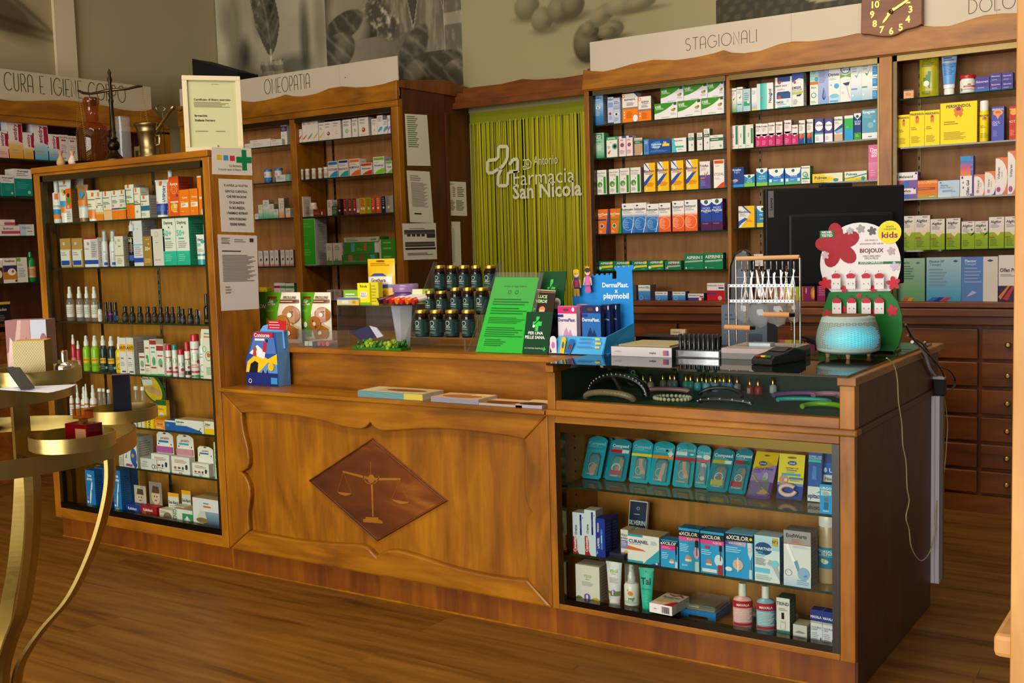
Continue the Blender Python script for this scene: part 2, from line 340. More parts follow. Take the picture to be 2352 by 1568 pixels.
# ---- photographs printed on the wall panels: a grid of printed tones ----
def picture(name, label, P0, U, V, w, h, nu, nv, fn, frame=None):
    m = M('picture'); U = Vector(U); V = Vector(V); P0 = Vector(P0); vs = []; cs = []; N = U.cross(V)
    g = [[fn(i/nu*w, j/nv*h) for i in range(nu+1)] for j in range(nv+1)]
    for j in range(nv+1):
        for i in range(nu+1): vs.append(P0 + U*(i/nu*w) + V*(j/nv*h) + N*.012)
    fs = []
    for j in range(nv):
        for i in range(nu):
            a = j*(nu+1) + i; fs.append((a, a+1, a+nu+2, a+nu+1)); cs.append([g[j][i], g[j][i+1], g[j+1][i+1], g[j+1][i]])
    m.add(vs, fs, cs)
    e = M('card'); b = P0; q = [b, b + U*w, b + U*w + V*h, b + V*h]
    m.prism([p + N*.0005 for p in q], N*.011, '8a8266')
    return tag(m.build(name, None, P0), label, 'wall picture')
def blob(x, y, cx, cy, rx, ry, soft=1.0, rot=0):
    dx, dy = x - cx, y - cy
    if rot: c, s = math.cos(rot), math.sin(rot); dx, dy = dx*c + dy*s, -dx*s + dy*c
    d = math.sqrt((dx/rx)**2 + (dy/ry)**2); return max(0, min(1, (1 + soft*.5 - d)/soft)) if soft > 0 else float(d < 1)
def toned(fn, lo, hi):
    lo = col(lo); hi = col(hi)
    return lambda x, y: mixc(lo, hi, max(0, min(1, fn(x, y))))
YW = 6.42
def wpx(px, py): p = PY(px, py, YW - .012); return p.x, p.z
fb = lambda x, y, s, sd=0: noise.fractal(Vector((x*s + sd, y*s, sd*1.7)), 1.0, 2.0, 4)
def leafpic(x, y):
    v = .62 + .12*fb(x, y, 1.6, 3)
    for c in LB: v = v*(1 - c[5]*blob(x, y, *c[:5]))
    v = v + .25*blob(x, y, LX(520, 60)[0], LX(520, 60)[1], .16, .4, .8)
    lx, lz = LX(622, 128); t = (y - lz)/.55
    if 0 < t:
        mid = lx - .10*t*t; hw = .135*min(1, t*2.2)**.6; u = (x - mid)/max(hw, .001)
        if abs(u) < 1:
            vein = max(0, 1 - abs(u)*9) + .5*max(0, math.sin((y - abs(x - mid)*1.3)*46))**3
            v = .12 + .14*vein + .10*fb(x, y, 14, 5) + (.5*max(0, fb(x, y, 16, 9)) if u < -.15 and t > .2 else 0)
    bx, bz = LX(625, 160)
    if abs(x-bx) < .13 and y < bz + .07: v = .30 + .22*(math.sin((y-bz)*80 + x*6) > .3) + .25*fb(x*3, y, 12, 2)
    if abs(x - lx) < .012 and abs(y - lz) < .05: v += .4
    return v
x0 = -7.09; z0 = 2.40; z1 = 3.74
LX = lambda px, py: (wpx(px, py)[0] - x0, wpx(px, py)[1] - z0)
LB = [LX(535, 60) + (.09, .3, .9, .75), LX(560, 120) + (.07, .12, 1, .7), LX(512, 40) + (.06, .18, .9, .5), LX(700, 90) + (.05, .3, 1, .7), LX(550, 140) + (.16, .12, 1, .6), LX(590, 20) + (.05, .2, 1, .5), LX(670, 150) + (.2, .08, 1, .65), LX(735, 60) + (.06, .3, .9, .35)]
picture('wall_picture', 'dark sepia photograph of a veined leaf dripping into a bottle neck', (x0, YW, z0), (1, 0, 0), (0, 0, 1), -5.883 - x0, z1 - z0, 150, 150, toned(leafpic, '120f08', 'd2caa6'))
def mortarpic(x, y):
    v = .10 + .07*fb(x, y, 3, 1) + .42*blob(x, y, *MX(800, 30), .2, .3, .5)
    for px, w0 in ((905, .07), (985, .06)):
        fx, fz = MX(px, 0); wid = w0 + .17*max(0, fz + .2 - y)/.7; t = abs(x - fx)/wid
        if t < 1 and y > MX(px, 118)[1]: v = .20 + .3*(t > .93) + .28*max(0, fb(x*4, y*.6, 6, px)) + .12*(1 - t)
    jx, jz = MX(1045, 60)
    if abs(x - jx) < .1: v = .22 + .3*(abs(x-jx) > .088) + .3*max(0, fb(x*3, y, 8, 4)) + .25*(abs(y - MX(1045, 40)[1]) < .04)
    bx, bz = MX(860, 125); q = blob(x, y, bx, bz, .36, .30, .1)
    if q and y < bz + .13: v = v*(1-q) + q*(.34 - .35*(x-bx) + .03*fb(x, y, 20))
    fl = blob(x, y, *MX(878, 45), .2, .10, .5, -.7)
    if fl > 0: n_ = fb(x, y, 22, 6); v = v*(1-fl) + fl*(.12 + 1.1*max(0, n_))
    for px, py, rx, ry, ro in ((790, 60, .2, .10, .3), (778, 118, .17, .13, .4), (945, 125, .11, .24, -.6), (1010, 160, .22, .12, .3), (955, 178, .12, .12, 0), (1045, 170, .12, .1, .2)):
        q = blob(x, y, *MX(px, py), rx, ry, .1, ro)
        if q: v = v*(1-q) + q*(.10 + .12*max(0, math.sin((x*math.cos(ro) + y)*46 + fb(x, y, 4)*2))**3 + .3*max(0, fb(x, y, 5, px)))
    return v
x1 = -5.883
MX = lambda px, py: (wpx(px, py)[0] - x1, wpx(px, py)[1] - z0)
picture('wall_picture', 'dark sepia photograph of mortar, flowers and glass flasks', (x1, YW, z0), (1, 0, 0), (0, 0, 1), -4.605 - x1, z1 - z0, 160, 160, toned(mortarpic, '0c0a05', 'c8be9c'))
def balls(x, y):
    v = .8 - .12*x/1.9 + .05*math.sin(x*3 + y*2)
    for px, py, rx, ry, ro, dk in BX_:
        cx, cz = BX(px, py); sh = blob(x, y, cx + .03, cz - ry*.85, rx*1.2, ry*.35, .9); v = v*(1 - .5*sh)
        q = blob(x, y, cx, cz, rx, ry, .12, ro); hl = blob(x, y, cx - rx*.35, cz + ry*.4, rx*.7, ry*.7, 1.2, ro)
        v = v*(1-q) + q*(dk + .3*hl)
    return v
x2 = -4.605; BX = lambda px, py: (wpx(px, py)[0] - x2, wpx(px, py)[1] - z0)
BX_ = [(1210, 15, .1, .09, 0, .3), (1245, 45, .085, .085, 0, .3), (1285, 22, .095, .09, 0, .22), (1315, 10, .09, .09, 0, .15), (1350, 98, .11, .13, 0, .04), (1382, 35, .1, .06, .5, .3), (1425, 12, .11, .06, .1, .35), (1470, 6, .12, .05, .15, .25), (1405, 68, .09, .055, .1, .2), (1350, 66, .05, .05, 0, .2), (1395, 75, .07, .04, 0, .15)]
picture('wall_picture', 'pale olive photograph of small fruits and corks on a table', (x2, YW, z0), (1, 0, 0), (0, 0, 1), -2.701 - x2, z1 - z0, 170, 130, toned(balls, '262010', 'aaa074'))
def field(x, y):
    gz = FX(1700, 42)[1]; v = .25 + .1*math.sin(x*30)*math.sin(y*90) if y < gz else .7
    if gz - .02 < y < gz + .12 + .1*math.sin(x*7): v = .06 + .06*(math.sin(x*80)*math.sin(y*60) > .3)
    return v
x3 = -2.701; FX = lambda px, py: (wpx(px, py)[0] - x3, wpx(px, py)[1] - z0)
picture('wall_picture', 'dark photograph of a field under trees over the seasonal shelves', (x3, YW, z0), (1, 0, 0), (0, 0, 1), 2.2, z1 - z0, 120, 120, toned(field, '15140a', 'b0a878'))
def dune(x, y):
    v = .75 - .1*x
    for px, py, rx, rz, rot, dk in ((12, 30, .28, .13, -.35, .8), (30, 70, .5, .015, -.1, .35), (20, 45, .4, .02, -.15, .5), (60, 20, .3, .015, -.6, .5), (15, 62, .3, .03, -.05, .3)):
        p = PX(px, py, -7.088); v *= 1 - dk*blob(x, y, p.y - 4.0, p.z - 2.3, rx, rz, .8, rot)
    return v
picture('wall_picture', 'beige photograph with dark curved shape beside the pale wall trim', (-7.1, 4.0, 2.3), (0, 1, 0), (0, 0, 1), .889, 1.44, 90, 120, toned(dune, '3a2c16', 'c9b88a'))

# ================= cabinet helpers =================
def zat(px, py, Y): return PY(px, py, Y).z
def shelf_board(parent, x0, x1, y0, y1, z, axis='y'):
    m = M('shelf_glass')
    if axis == 'y':
        m.box(x0, y0 + .002, z - .008, x1, y1, z); m.use('shelf_edge').box(x0, y0, z - .008, x1, y0 + .002, z)
    else:
        m.box(y1, x0, z - .008, y0 - .002, x1, z); m.use('shelf_edge').box(y0 - .002, x0, z - .008, y0, x1, z)
    return m.build('shelf', parent)
def slot_strip(parent, x, y, z0, z1, axis='y', cl='6e5c40'):
    m = M('metal'); n = int((z1 - z0)/.05); w = .009
    if axis == 'y':
        m.box(x - w, y - .004, z0, x + w, y, z1, cl)
        for i in range(n): m.box(x - .003, y - .0046, z0 + i*.05 + .015, x + .003, y - .0041, z0 + i*.05 + .035, '1a1510')
    else:
        m.box(x, y - w, z0, x + .004, y + w, z1, cl)
        for i in range(n): m.box(x + .0041, y - .003, z0 + i*.05 + .015, x + .0046, y + .003, z0 + i*.05 + .035, '1a1510')
    return m.build('shelf_rail', parent)
def stroke(m, pts, wd, mp, off, cl, closed=False):
    n = len(pts); P = [Vector((p[0], p[1])) for p in pts]; vs = []
    for i in range(n):
        a = P[(i-1) % n] if closed or i else P[0]; b = P[(i+1) % n] if closed or i < n-1 else P[-1]
        t = (b - a).normalized(); nn = Vector((-t.y, t.x))*wd/2
        vs += [mp(P[i].x + nn.x, P[i].y + nn.y, off), mp(P[i].x - nn.x, P[i].y - nn.y, off)]
    fs = [(2*i, 2*i+1, (2*i+3) % (2*n), (2*i+2) % (2*n)) for i in range(n if closed else n-1)]
    m.add(vs, fs, cl)
def arc(cx, cy, rx, ry, a0, a1, n=14): return [(cx + rx*math.cos(math.radians(a0 + (a1-a0)*i/n)), cy + ry*math.sin(math.radians(a0 + (a1-a0)*i/n))) for i in range(n+1)]
THIN = {  # slim poster capitals: (width, strokes) in a unit-high box
 'C': (.72, [arc(.42, .5, .4, .5, 45, 315)]), 'U': (.5, [[(.04, 1), (.04, .3)] + arc(.25, .26, .21, .26, 180, 360) + [(.46, 1)]]),
 'R': (.5, [[(.04, 0), (.04, 1), (.22, 1)] + arc(.22, .72, .22, .28, 90, -90) + [(.04, .44)], [(.2, .44), (.48, 0)]]),
 'A': (.5, [[(.02, 0), (.02, .7)] + arc(.25, .72, .23, .28, 180, 0) + [(.48, 0)], [(.02, .36), (.48, .36)]]),
 'E': (.42, [[(.42, 1), (.04, 1), (.04, 0), (.42, 0)], [(-.04, .4), (.34, .4)]]), 'I': (.1, [[(.05, 0), (.05, 1)]]),
 'G': (.78, [arc(.42, .5, .4, .5, 45, 340) + [(.8, .46), (.5, .46)]]), 'N': (.52, [[(.04, 0), (.04, 1), (.48, 0), (.48, 1)]]),
 'O': (.86, [arc(.43, .5, .42, .5, 0, 360, 24)]), 'P': (.46, [[(.04, 0), (.04, 1), (.2, 1)] + arc(.2, .68, .24, .32, 90, -90) + [(.04, .36)]]),
 'M': (.66, [[(.04, 0), (.04, 1), (.33, .25), (.62, 1), (.62, 0)]]), 'T': (.5, [[(0, 1), (.5, 1)], [(.25, 1), (.25, 0)]]),
 'S': (.5, [arc(.25, .76, .2, .24, 40, 270, 10) + arc(.25, .26, .22, .26, 90, -140, 10)]), 'L': (.4, [[(.04, 1), (.04, 0), (.42, 0)]]), 'D': (.62, [[(.04, 0), (.04, 1), (.18, 1)] + arc(.16, .5, .44, .5, 80, -80) + [(.04, 0)]])}
def thin_text(m, t, x, z, h, gap, mp, cl='4a4424', width=None):
    tot = sum(THIN[c][0] + gap if c != ' ' else .5 for c in t)*h; sc = width/tot if width else 1
    for c in t:
        if c == ' ': x += .5*h*sc; continue
        w, st = THIN[c]
        for s in st: stroke(m, [(x + p[0]*h*sc, z + p[1]*h) for p in s], h*.05, mp, .001, cl)
        x += (w + gap)*h*sc
# ================= wall cabinets =================
def wave(pts, Y): return [PY(px, py, Y) for px, py in pts]
CY = 6.064
t = wthing('wall_cabinet', 'long wooden wall cabinet under the STAGIONALI sign, full of medicine boxes', 'cabinet', (-2.4, CY + .2, 1.1))
xs = [-3.44, -3.408, -2.51, -2.487, -1.636, -1.568, -.62, -.56]
zt = 2.405; zb = 1.105
fr = M('wood_z')
for a, b in ((0, 1), (2, 3), (4, 5), (6, 7)): fr.box(xs[a], CY + (.02 if a == 2 else 0), zb, xs[b], CY + (.05 if a != 2 else .3), zt)
fr.use('wood_x').box(xs[0], CY, zt, xs[-1], CY + .05, zt + .03)
fr.use('wood_dark_z').box(xs[0], CY + .05, zb, xs[0] + .02, CY + .35, 2.55).box(xs[-1] - .02, CY + .05, zb, xs[-1], CY + .35, 2.55).box(xs[4] + .03, CY + .05, zb, xs[5] - .03, CY + .34, zt)
fr.use('wood_dark').box(xs[0], CY + .05, zt, xs[-1], CY + .35, zt + .02)
fr.build('frame', t, bevel=.003)
slab('back_panel', xs[0] + .02, CY + .34, zb, xs[-1] - .02, CY + .355, zt, 'wood_back', t)
tr = M('metal')
for a, b in ((1, 2), (3, 4), (5, 6)):
    if a != 3: tr.box(xs[a], CY + .012, zb, xs[a] + .022, CY + .04, zt, '4a4030')
    tr.box(xs[a], CY + .012, zt - .03, xs[b], CY + .04, zt, '6a5a3a')
tr.box(xs[4] - .012, CY + .012, zb, xs[4], CY + .04, zt, '6a5a3a')
tr.build('door_track', t)
slab('base_board', xs[0], CY - .01, zb - .03, xs[-1], CY + .35, zb, 'wood_dark', t, .004)
SYP = CY + .05
CL = [zat(*p, SYP) for p in ((1513, 274), (1515, 352.5), (1517, 439), (1519, 532.7), (1519, 620))]
CR = [zat(*p, SYP) for p in ((1844, 243), (1908, 325), (1908, 418), (1678, 524), (1678, 612))]
DR = [zat(*p, SYP) for p in ((2199, 215), (2199, 329.5), (2199, 451.5), (2199, 572.5))]
for (a, b), zz in (((1, 2), CL), ((3, 4), CR), ((5, 6), DR)):
    for z in zz: shelf_board(t, xs[a], xs[b], SYP, CY + .335, z)
    for xx in (xs[a] + .06, xs[b] - .045): slot_strip(t, xx, CY + .339, zb, zt)
for a in (1, 3, 5):
    m = M('metal'); m.box(xs[a] - .0 + .001, CY + .1, zb, xs[a] + .004, CY + .118, zt, '5c4c34').build('shelf_rail', t)
wv = [(1339, 160), (1360, 163), (1385, 164), (1410, 159), (1450, 147), (1500, 137), (1550, 138), (1600, 131), (1640, 122), (1661, 115), (1680, 121), (1710, 122), (1745, 117), (1790, 101), (1820, 95), (1860, 95), (1900, 90), (1940, 83), (1970, 76), (1990, 79), (2050, 76), (2110, 56), (2118, 59), (2145, 61), (2180, 60), (2220, 47), (2260, 35), (2300, 31), (2335, 30)]
top = wave(wv, CY - .014); top += [Vector((-.8, CY - .014, top[-1].z + .01)), Vector((-.555, CY - .014, top[-1].z - .03))]
m = M('wood_x'); m.prism([(xs[0] - .006, CY - .014, zt + .006), (xs[-1] + .006, CY - .014, zt + .006)] + list(reversed([tuple(p) for p in top])), (0, .028, 0)); m.build('cornice', t, bevel=.004)
m = M('card'); sa = PY(1355, 100, CY + .02); m.box(sa.x, CY + .018, zt + .06, -2.12, CY + .026, 2.703, 'bcb09c').box(-2.119, CY + .018, zt + .06, -1.06, CY + .026, 2.703, 'bcb09c').box(-1.059, CY + .018, zt + .06, -.56, CY + .026, 2.703, 'bcb09c')
mp = lambda u, v, off: Vector((u, CY + .018 - off, v))
a = PY(1574, 117, CY + .018); b = PY(1743, 70, CY + .018); hh = PY(1577, 89, CY + .018).z - a.z; thin_text(m, 'STAGIONALI', a.x, a.z, hh, .15, mp, width=b.x - a.x)
a = PY(2224, 32, CY + .018); thin_text(m, 'DOLORI', a.x, a.z, hh, .15, mp)
m.build('sign_board', t)
# base units with drawers
t = wthing('drawer_cabinet', 'dark wooden drawer cabinet with brass knobs below the seasonal shelves', 'cabinet', (-2.4, CY + .2, 0))
slab('body', -3.44, CY + .03, .0, -.4, CY + .34, 1.07, 'wood_dark_z', t)
m = M('wood_dark'); m.box(-3.44, CY - .02, .985, -.4, CY + .05, 1.072).box(-3.44, CY - .045, 1.03, -.4, CY + .05, 1.072); m.build('moulding', t, bevel=.006)
slab('plinth', -3.44, CY + .0, 0, -.4, CY + .05, .09, 'wood_dark', t)
dz = [.975, .80, .657, .513, .37, .228, .095]
dx = [-3.43, -2.83, -2.22, -1.66, -1.125, -.44]
for i in range(5):
    for j in range(6):
        d = slab('drawer', dx[i] + .008, CY + .005, dz[j+1] + .008, dx[i+1] - .008, CY + .03, dz[j] - .008, 'wood_dark', t, .006)
        cx = (dx[i] + dx[i+1])/2 if i < 4 else -.985; cz = (dz[j] + dz[j+1])/2
        k = M('metal'); k.lathe([(.008, 0), (.007, .012), (.015, .018), (.016, .026), (.008, .031)], (cx, CY + .005, cz), 14, 'c8a860', ax=Matrix.Rotation(math.pi/2, 3, 'X')); k.build('knob', d, tuple(t.location))
# ---- OMEOPATIA cabinet ----
OY = 5.61; ox0, ox1 = -6.66, -4.56
t = wthing('wall_cabinet', 'wooden wall cabinet under the OMEOPATIA sign, homeopathic boxes on glass shelves', 'cabinet', (-5.6, OY + .2, 0))
OS = OY + .05
dv0 = PY(660, 300, OY).x; dv1 = PY(674, 300, OY).x; rr = PY(899, 300, OY).x
fr = M('wood_z'); fr.box(ox0, OY, 1.0, ox0 + .06, OY + .05, 2.38).box(dv0, OY + .02, 1.0, dv1, OY + .3, 2.38).box(rr, OY, .0, ox1, OY + .05, 2.38)
fr.use('wood_x').box(ox0, OY, 2.38, ox1, OY + .05, 2.43)
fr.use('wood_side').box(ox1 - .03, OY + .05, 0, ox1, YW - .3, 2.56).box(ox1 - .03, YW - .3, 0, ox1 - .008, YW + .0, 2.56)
fr.use('wood_dark').box(ox0, OY + .05, 2.38, ox1 - .03, OY + .36, 2.4).box(ox0, OY + .01, .95, ox1, OY + .36, 1.0).box(ox0, OY + .02, 0, ox1 - .03, OY + .36, .95)
fr.build('frame', t, bevel=.003)
slab('back_panel', ox0, OY + .33, 1.0, ox1 - .03, OY + .345, 2.38, 'wood_back', t)
tr = M('metal'); tr.box(rr - .014, OY + .012, 1.0, rr, OY + .04, 2.38, '4a4030').box(dv1, OY + .012, 2.35, rr, OY + .04, 2.38, '4a3c22').box(ox0 + .06, OY + .012, 2.35, dv0, OY + .04, 2.38, '4a3c22'); tr.build('door_track', t)
m = M('wood_side'); m.box(ox1, YW - .31, .3, ox1 + .012, YW - .29, 2.38).build('cover_strip', t)
BL = [zat(*p, OS) for p in ((659.7, 331.7), (665.6, 415.5), (669.2, 499.2), (676.3, 611), (680, 690))]
BR = [zat(*p, OS) for p in ((783, 317.7), (788, 405.4), (791, 493.3), (797, 607.7), (800, 690))]
for z in BL: shelf_board(t, ox0 + .05, dv0, OS, OY + .33, z)
for z in BR: shelf_board(t, dv1, rr, OS, OY + .33, z)
slot_strip(t, dv1 + .06, OY + .329, 1.0, 2.38); slot_strip(t, rr - .05, OY + .329, 1.0, 2.38); slot_strip(t, dv0 - .05, OY + .329, 1.0, 2.38)
wv = [(540, 229), (558.4, 232.7), (583, 234), (610, 229.6), (640.7, 222), (654, 217), (667.5, 220.8), (694.3, 221.2), (725, 215), (755.5, 202.8), (782.3, 198.2), (816.7, 200.5), (847.3, 199), (878, 193.2), (910.5, 183)]
top = wave(wv, OY - .014)
m = M('wood_x'); m.prism([(ox0, OY - .014, 2.42), (ox1 + .006, OY - .014, 2.42)] + list(reversed([tuple(p) for p in top])) + [(ox0, OY - .014, top[0].z + .01)], (0, .028, 0)); m.build('cornice', t, bevel=.004)
m = M('wood_dark_z'); m.prism([(ox1 - .02, OY + .014, 2.5), (ox1 - .02, YW - .02, 2.5), (ox1 - .02, YW - .02, 2.575), (ox1 - .02, OY + .5, 2.60), (ox1 - .02, OY + .014, top[-1].z)], (.03, 0, 0)); m.build('side_cornice', t, bevel=.004)
m = M('card'); e = PY(913, 128, OY + .02); s1 = PY(780, 160, OY + .02).x
m.box(ox0, OY + .018, 2.45, s1 - .001, OY + .026, e.z, 'c0b39c').box(s1, OY + .018, 2.45, e.x, OY + .026, e.z, 'c0b39c')
mp = lambda u, v, off: Vector((u, OY + .018 - off, v)); a = PY(608, 217, OY + .018); b = PY(714, 190, OY + .018)
thin_text(m, 'OMEOPATIA', a.x, a.z, .1, .15, mp, width=b.x - a.x); q = PY(793, 178, OY + .018); m.poly([mp(q.x + .004*math.cos(k), q.z + .004*math.sin(k), .001) for k in range(6)], 'k'); m.build('sign_board', t)
# ---- CURA E IGIENE CORPO cabinet on the other wall ----
AX = -6.70
t = wthing('wall_cabinet', 'wooden wall cabinet under the CURA E IGIENE CORPO sign', 'cabinet', (AX - .2, 4.6, 0))
ay0, ay1 = 2.9, 5.55; AS = AX - .05
fr = M('wood_z'); fr.box(AX - .05, ay1 - .1, .76, AX, ay1, 2.38).box(AX - .05, ay0, 0, AX, ay0 + .05, 2.38)
fr.use('wood_y').box(AX - .05, ay0, 2.36, AX, ay1, 2.43)
fr.use('wood_dark').box(AX - .36, ay0, 2.4, AX - .05, ay1, 2.42).box(AX - .36, ay0, .95, AX - .01, ay1, 1.0).box(AX - .36, ay0, 0, AX - .02, ay1, .95)
fr.build('frame', t, bevel=.003)
slab('back_panel', AX - .355, ay0, .76, AX - .34, ay1, 2.4, 'wood_side', t)
AL = [PX(*p, AS).z for p in ((60, 365), (40, 453), (40, 541.3), (43, 649))]
for z in AL: shelf_board(t, ay0 + .05, ay1 - .1, AS, AX - .34, z, 'x')
slot_strip(t, AX - .339, 4.95, 1.0, 2.4, 'x')
zl, zl2 = PX(20, 742, AS).z, PX(20, 828, AS).z
for z in (zl, zl2): slab('shelf', AX - .34, ay0 + .05, z - .02, AX - .03, ay1 - .1, z, 'wood_dark', t)
wv = [(0, 227.6), (30.6, 231.6), (67.3, 232), (102, 230.6), (130.6, 229.6), (159, 230.6), (183.7, 233.7), (214, 237.8), (245, 243.9), (275.5, 251), (306, 254.7), (326.5, 255), (345, 252), (353, 250)]
top = [PX(px, py, AX + .014) for px, py in wv]
m = M('wood_y'); m.prism([(AX + .014, ay0, 2.40), (AX + .014, ay1, 2.40)] + list(reversed([tuple(p) for p in top])) + [(AX + .014, ay0, top[0].z)], (-.028, 0, 0)); m.build('cornice', t, bevel=.004)
m = M('card'); e = PX(345, 200, AX - .02); m.box(AX - .026, ay0, 2.42, AX - .018, e.y, e.z, 'bfb294'); mp = lambda u, v, off: Vector((AX - .018 + off, u, v))
a = PX(10, 206, AX - .018); b = PX(292, 233, AX - .018); thin_text(m, 'CURA E IGIENE CORPO', a.y, a.z, .115, .15, mp, width=b.y - a.y); m.build('sign_board', t)
# header over the doorway and the fringe curtain
HY = 6.25
t = tag(slab('door_header', ox1 - .03, HY, 2.415, -3.44, HY + .04, 2.52, 'wood_dark', None, .004), 'carved dark wooden header board above the green string curtain', 'header board')
m = M('wood_dark'); m.box(ox1 - .07, HY - .03, 2.41, -3.44, HY, 2.455); m.build('ledge', t, bevel=.004)
wv = [(1062, 203), (1150, 193), (1200, 181), (1230, 183), (1290, 179), (1338, 171)]
m = M('wood_dark'); pp = [PY(px, py, HY - .004) for px, py in wv]; m.prism([(pp[0].x, HY - .004, 2.45), (-3.44, HY - .004, 2.45)] + [tuple(p) for p in reversed(pp)], (0, .02, 0)); m.build('scroll', t, bevel=.004)
CUY = 6.41
m = M('satin'); cl = '93910a'; ct = PY(1078, 234, CUY).z
m.box(-4.56, CUY, ct - .16, -3.44, CUY + .004, ct, '848a08'); x = -4.56; i = 0
for x in (-4.56, -4.557):
  lay_ = .02*(x > -4.56)
  while x < -3.445:
      wdt = random.uniform(.0045, .012); y = CUY + lay_ + random.uniform(-.012, .016); zz = .25 + random.random()*.05; dxx = random.uniform(-.018, .018); c = mixc('9a980a', 'c0ba1a', random.random())
      m.add([(x, y, ct - .15), (x + wdt, y, ct - .15), (x + wdt + dxx*.3, y, 1.6), (x + dxx*.3, y, 1.6), (x + wdt + dxx, y, zz), (x + dxx, y, zz)], [(0, 1, 2, 3), (3, 2, 4, 5)], c)
      x += wdt + random.choice((0, 0, 0, 0, .002))
      i += 1
cu = tag(m.build('string_curtain', None, (-4, CUY, 2.4)), 'lime green string curtain with white cross logo in the doorway', 'curtain'); cu['kind'] = 'stuff'
m = M('satin'); mp = lambda u, v, off: Vector((u, CUY - .016 - off, v)); q = lambda zx, zy: PY(880 + zx/4.48, 150 + zy/4.48, CUY - .016)
def outline(pts, wd=.024): stroke(m, [(q(*p).x, q(*p).z) for p in pts], wd, mp, .001, 'd6d2ae')
outline([(1190, 1070), (1170, 1075), (1130, 1105), (1085, 1108), (1074, 1090), (1076, 995), (1090, 978), (1160, 970), (1185, 945), (1187, 850), (1200, 836), (1270, 834), (1282, 850), (1280, 940), (1265, 985), (1235, 1030), (1200, 1062)])
outline([(1300, 1025), (1330, 980), (1345, 968), (1378, 966), (1386, 980), (1384, 1075), (1370, 1090), (1310, 1095), (1285, 1115), (1280, 1225), (1265, 1238), (1195, 1238), (1184, 1225), (1187, 1130), (1200, 1105), (1215, 1070)])
for tx, a, b, h, bo in (('Antonio', (1550, 1035), (1800, 1020), .062, 0), ('Farmacia', (1330, 1245), (1975, 1215), .1, 0), ('San Nicola', (1335, 1380), (2045, 1350), .1, 1)):
    p0, p1 = q(*a), q(*b); sh, tw = text_shapes(tx, h, bo); k = (p1.x - p0.x)/tw
    for vs, fs in sh: m.add([mp(p0.x + v[0]*k, p0.z + .004 + v[1], .001) for v in vs], fs, 'd6d2ae')
outline([(1440, 975), (1500, 970), (1525, 1000), (1520, 1045), (1495, 1062), (1445, 1070), (1438, 1045), (1500, 1015)], .008); outline([(1470, 975), (1475, 1065)], .008)
m.build('logo', cu, (-4, CUY, 2.4))
# clock on the sign
t = wthing('wall_clock', 'brown wooden clock with brass numerals hanging over the STAGIONALI sign', 'clock', (-1.55, CY - .02, 2.62))
K = lambda px, py: PY(px, py, CY - .034)
pts = [(1977, 77), (1983, 79), (1995, 79), (2010, 82), (2025, 84), (2045, 84), (2060, 79), (2080, 68), (2105, 62), (2118, 55), (2118, -40), (2098, -52), (2048, -62), (1998, -45), (1979, -32)]
m = M('wood_dark'); m.prism([K(*p) for p in pts], (0, .04, 0)); m.build('clock_face', t, bevel=.004)
cc = K(2047, 27); mp = lambda u, v, off: Vector((cc.x + u, CY - .034 - off, cc.z + v)); m = M('metal')
for n in range(1, 13):
    an = math.radians(90 - 30*n); sh, tw = text_shapes(str(n), .034, 1)
    for vs, fs in sh: m.add([mp(.098*math.cos(an) - tw/2 + v[0], .098*math.sin(an) - .017 + v[1], .001) for v in vs], fs, 'd8b050')
    m.build('numeral', t); m = M('metal')
for nm, ang, ln in (('minute_hand', 90 - 6*10.2, .11), ('hour_hand', 90 - 30*7.3, .07)):
    m = M('metal'); c, s = math.cos(math.radians(ang)), math.sin(math.radians(ang)); R = lambda a, b: mp(a*c - b*s, a*s + b*c, .004 if nm[0] == 'h' else .007)
    m.poly([R(-.022, -.004), (R(.02, -.006)), R(ln*.8, -.006), R(ln, 0), R(ln*.8, .006), R(.02, .006), R(-.022, .004)], 'c9a552').lathe([(.012, 0), (.012, .003), (.004, .005)], mp(0, 0, .006), 14, 'c9a552', ax=Matrix.Rotation(math.pi/2, 3, 'X')); m.build(nm, t)
# papers pinned up
def paper(name, label, pts, fn, group=None, mat='paper', cl='d6d0c4', th=.0012, cat='notice'):
    """pts: four world corners tl tr br bl; fn: print ops"""
    P = [Vector(p) for p in pts]; U = P[1] - P[0]; V = P[0] - P[3]; N = U.cross(V).normalized(); m = M(mat)
    m.prism([P[3], P[2], P[1], P[0]], -N*th, cl)
    w, h = U.length, V.length; mp = lambda u, v, off: P[3] + (P[2]-P[3])*(u/w) + (P[0]-P[3])*(v/h) + (P[1]-P[0]-P[2]+P[3])*(u/w)*(v/h) + N*off
    deco(m, fn, mp, w, h)
    return tag(m.build(name, None, tuple(P[3])), label, cat, group)
SX = ox1 + .002
def sp(px, py, X): return PX(px, py, X)
sd = lambda pts, X: [PX(*p, X) for p in pts]
paper('notice', 'tall white list in green print, upper sheet on the cabinet side panel', sd(((930, 261), (981, 264), (989, 381), (936, 380)), SX), 'n,8,35,55,97,16,3c6a3a')
paper('notice', 'long white typed letter below the green list on the side panel', sd(((934, 391), (987, 394), (996, 512), (942, 510)), SX), 'n,12,80,60,92,3,8;n,14,30,84,78,22,6a6258;n,20,14,60,20,1,k'.replace(',8;', ',d;'))
paper('notice', 'white table of rows by the curtain, upper of the two there', sd(((1003, 415), (1070, 418), (1073, 496), (1007, 494)), SX - .006), 'n,34,90,66,95,1,d;n,6,55,24,86,6,6a6258;n,30,55,44,86,6,6a6258;n,52,55,62,86,6,6a6258;n,68,55,92,86,6,6a6258;n,6,15,30,46,7,6a6258;n,36,15,58,46,7,6a6258;n,62,15,90,46,7,6a6258')
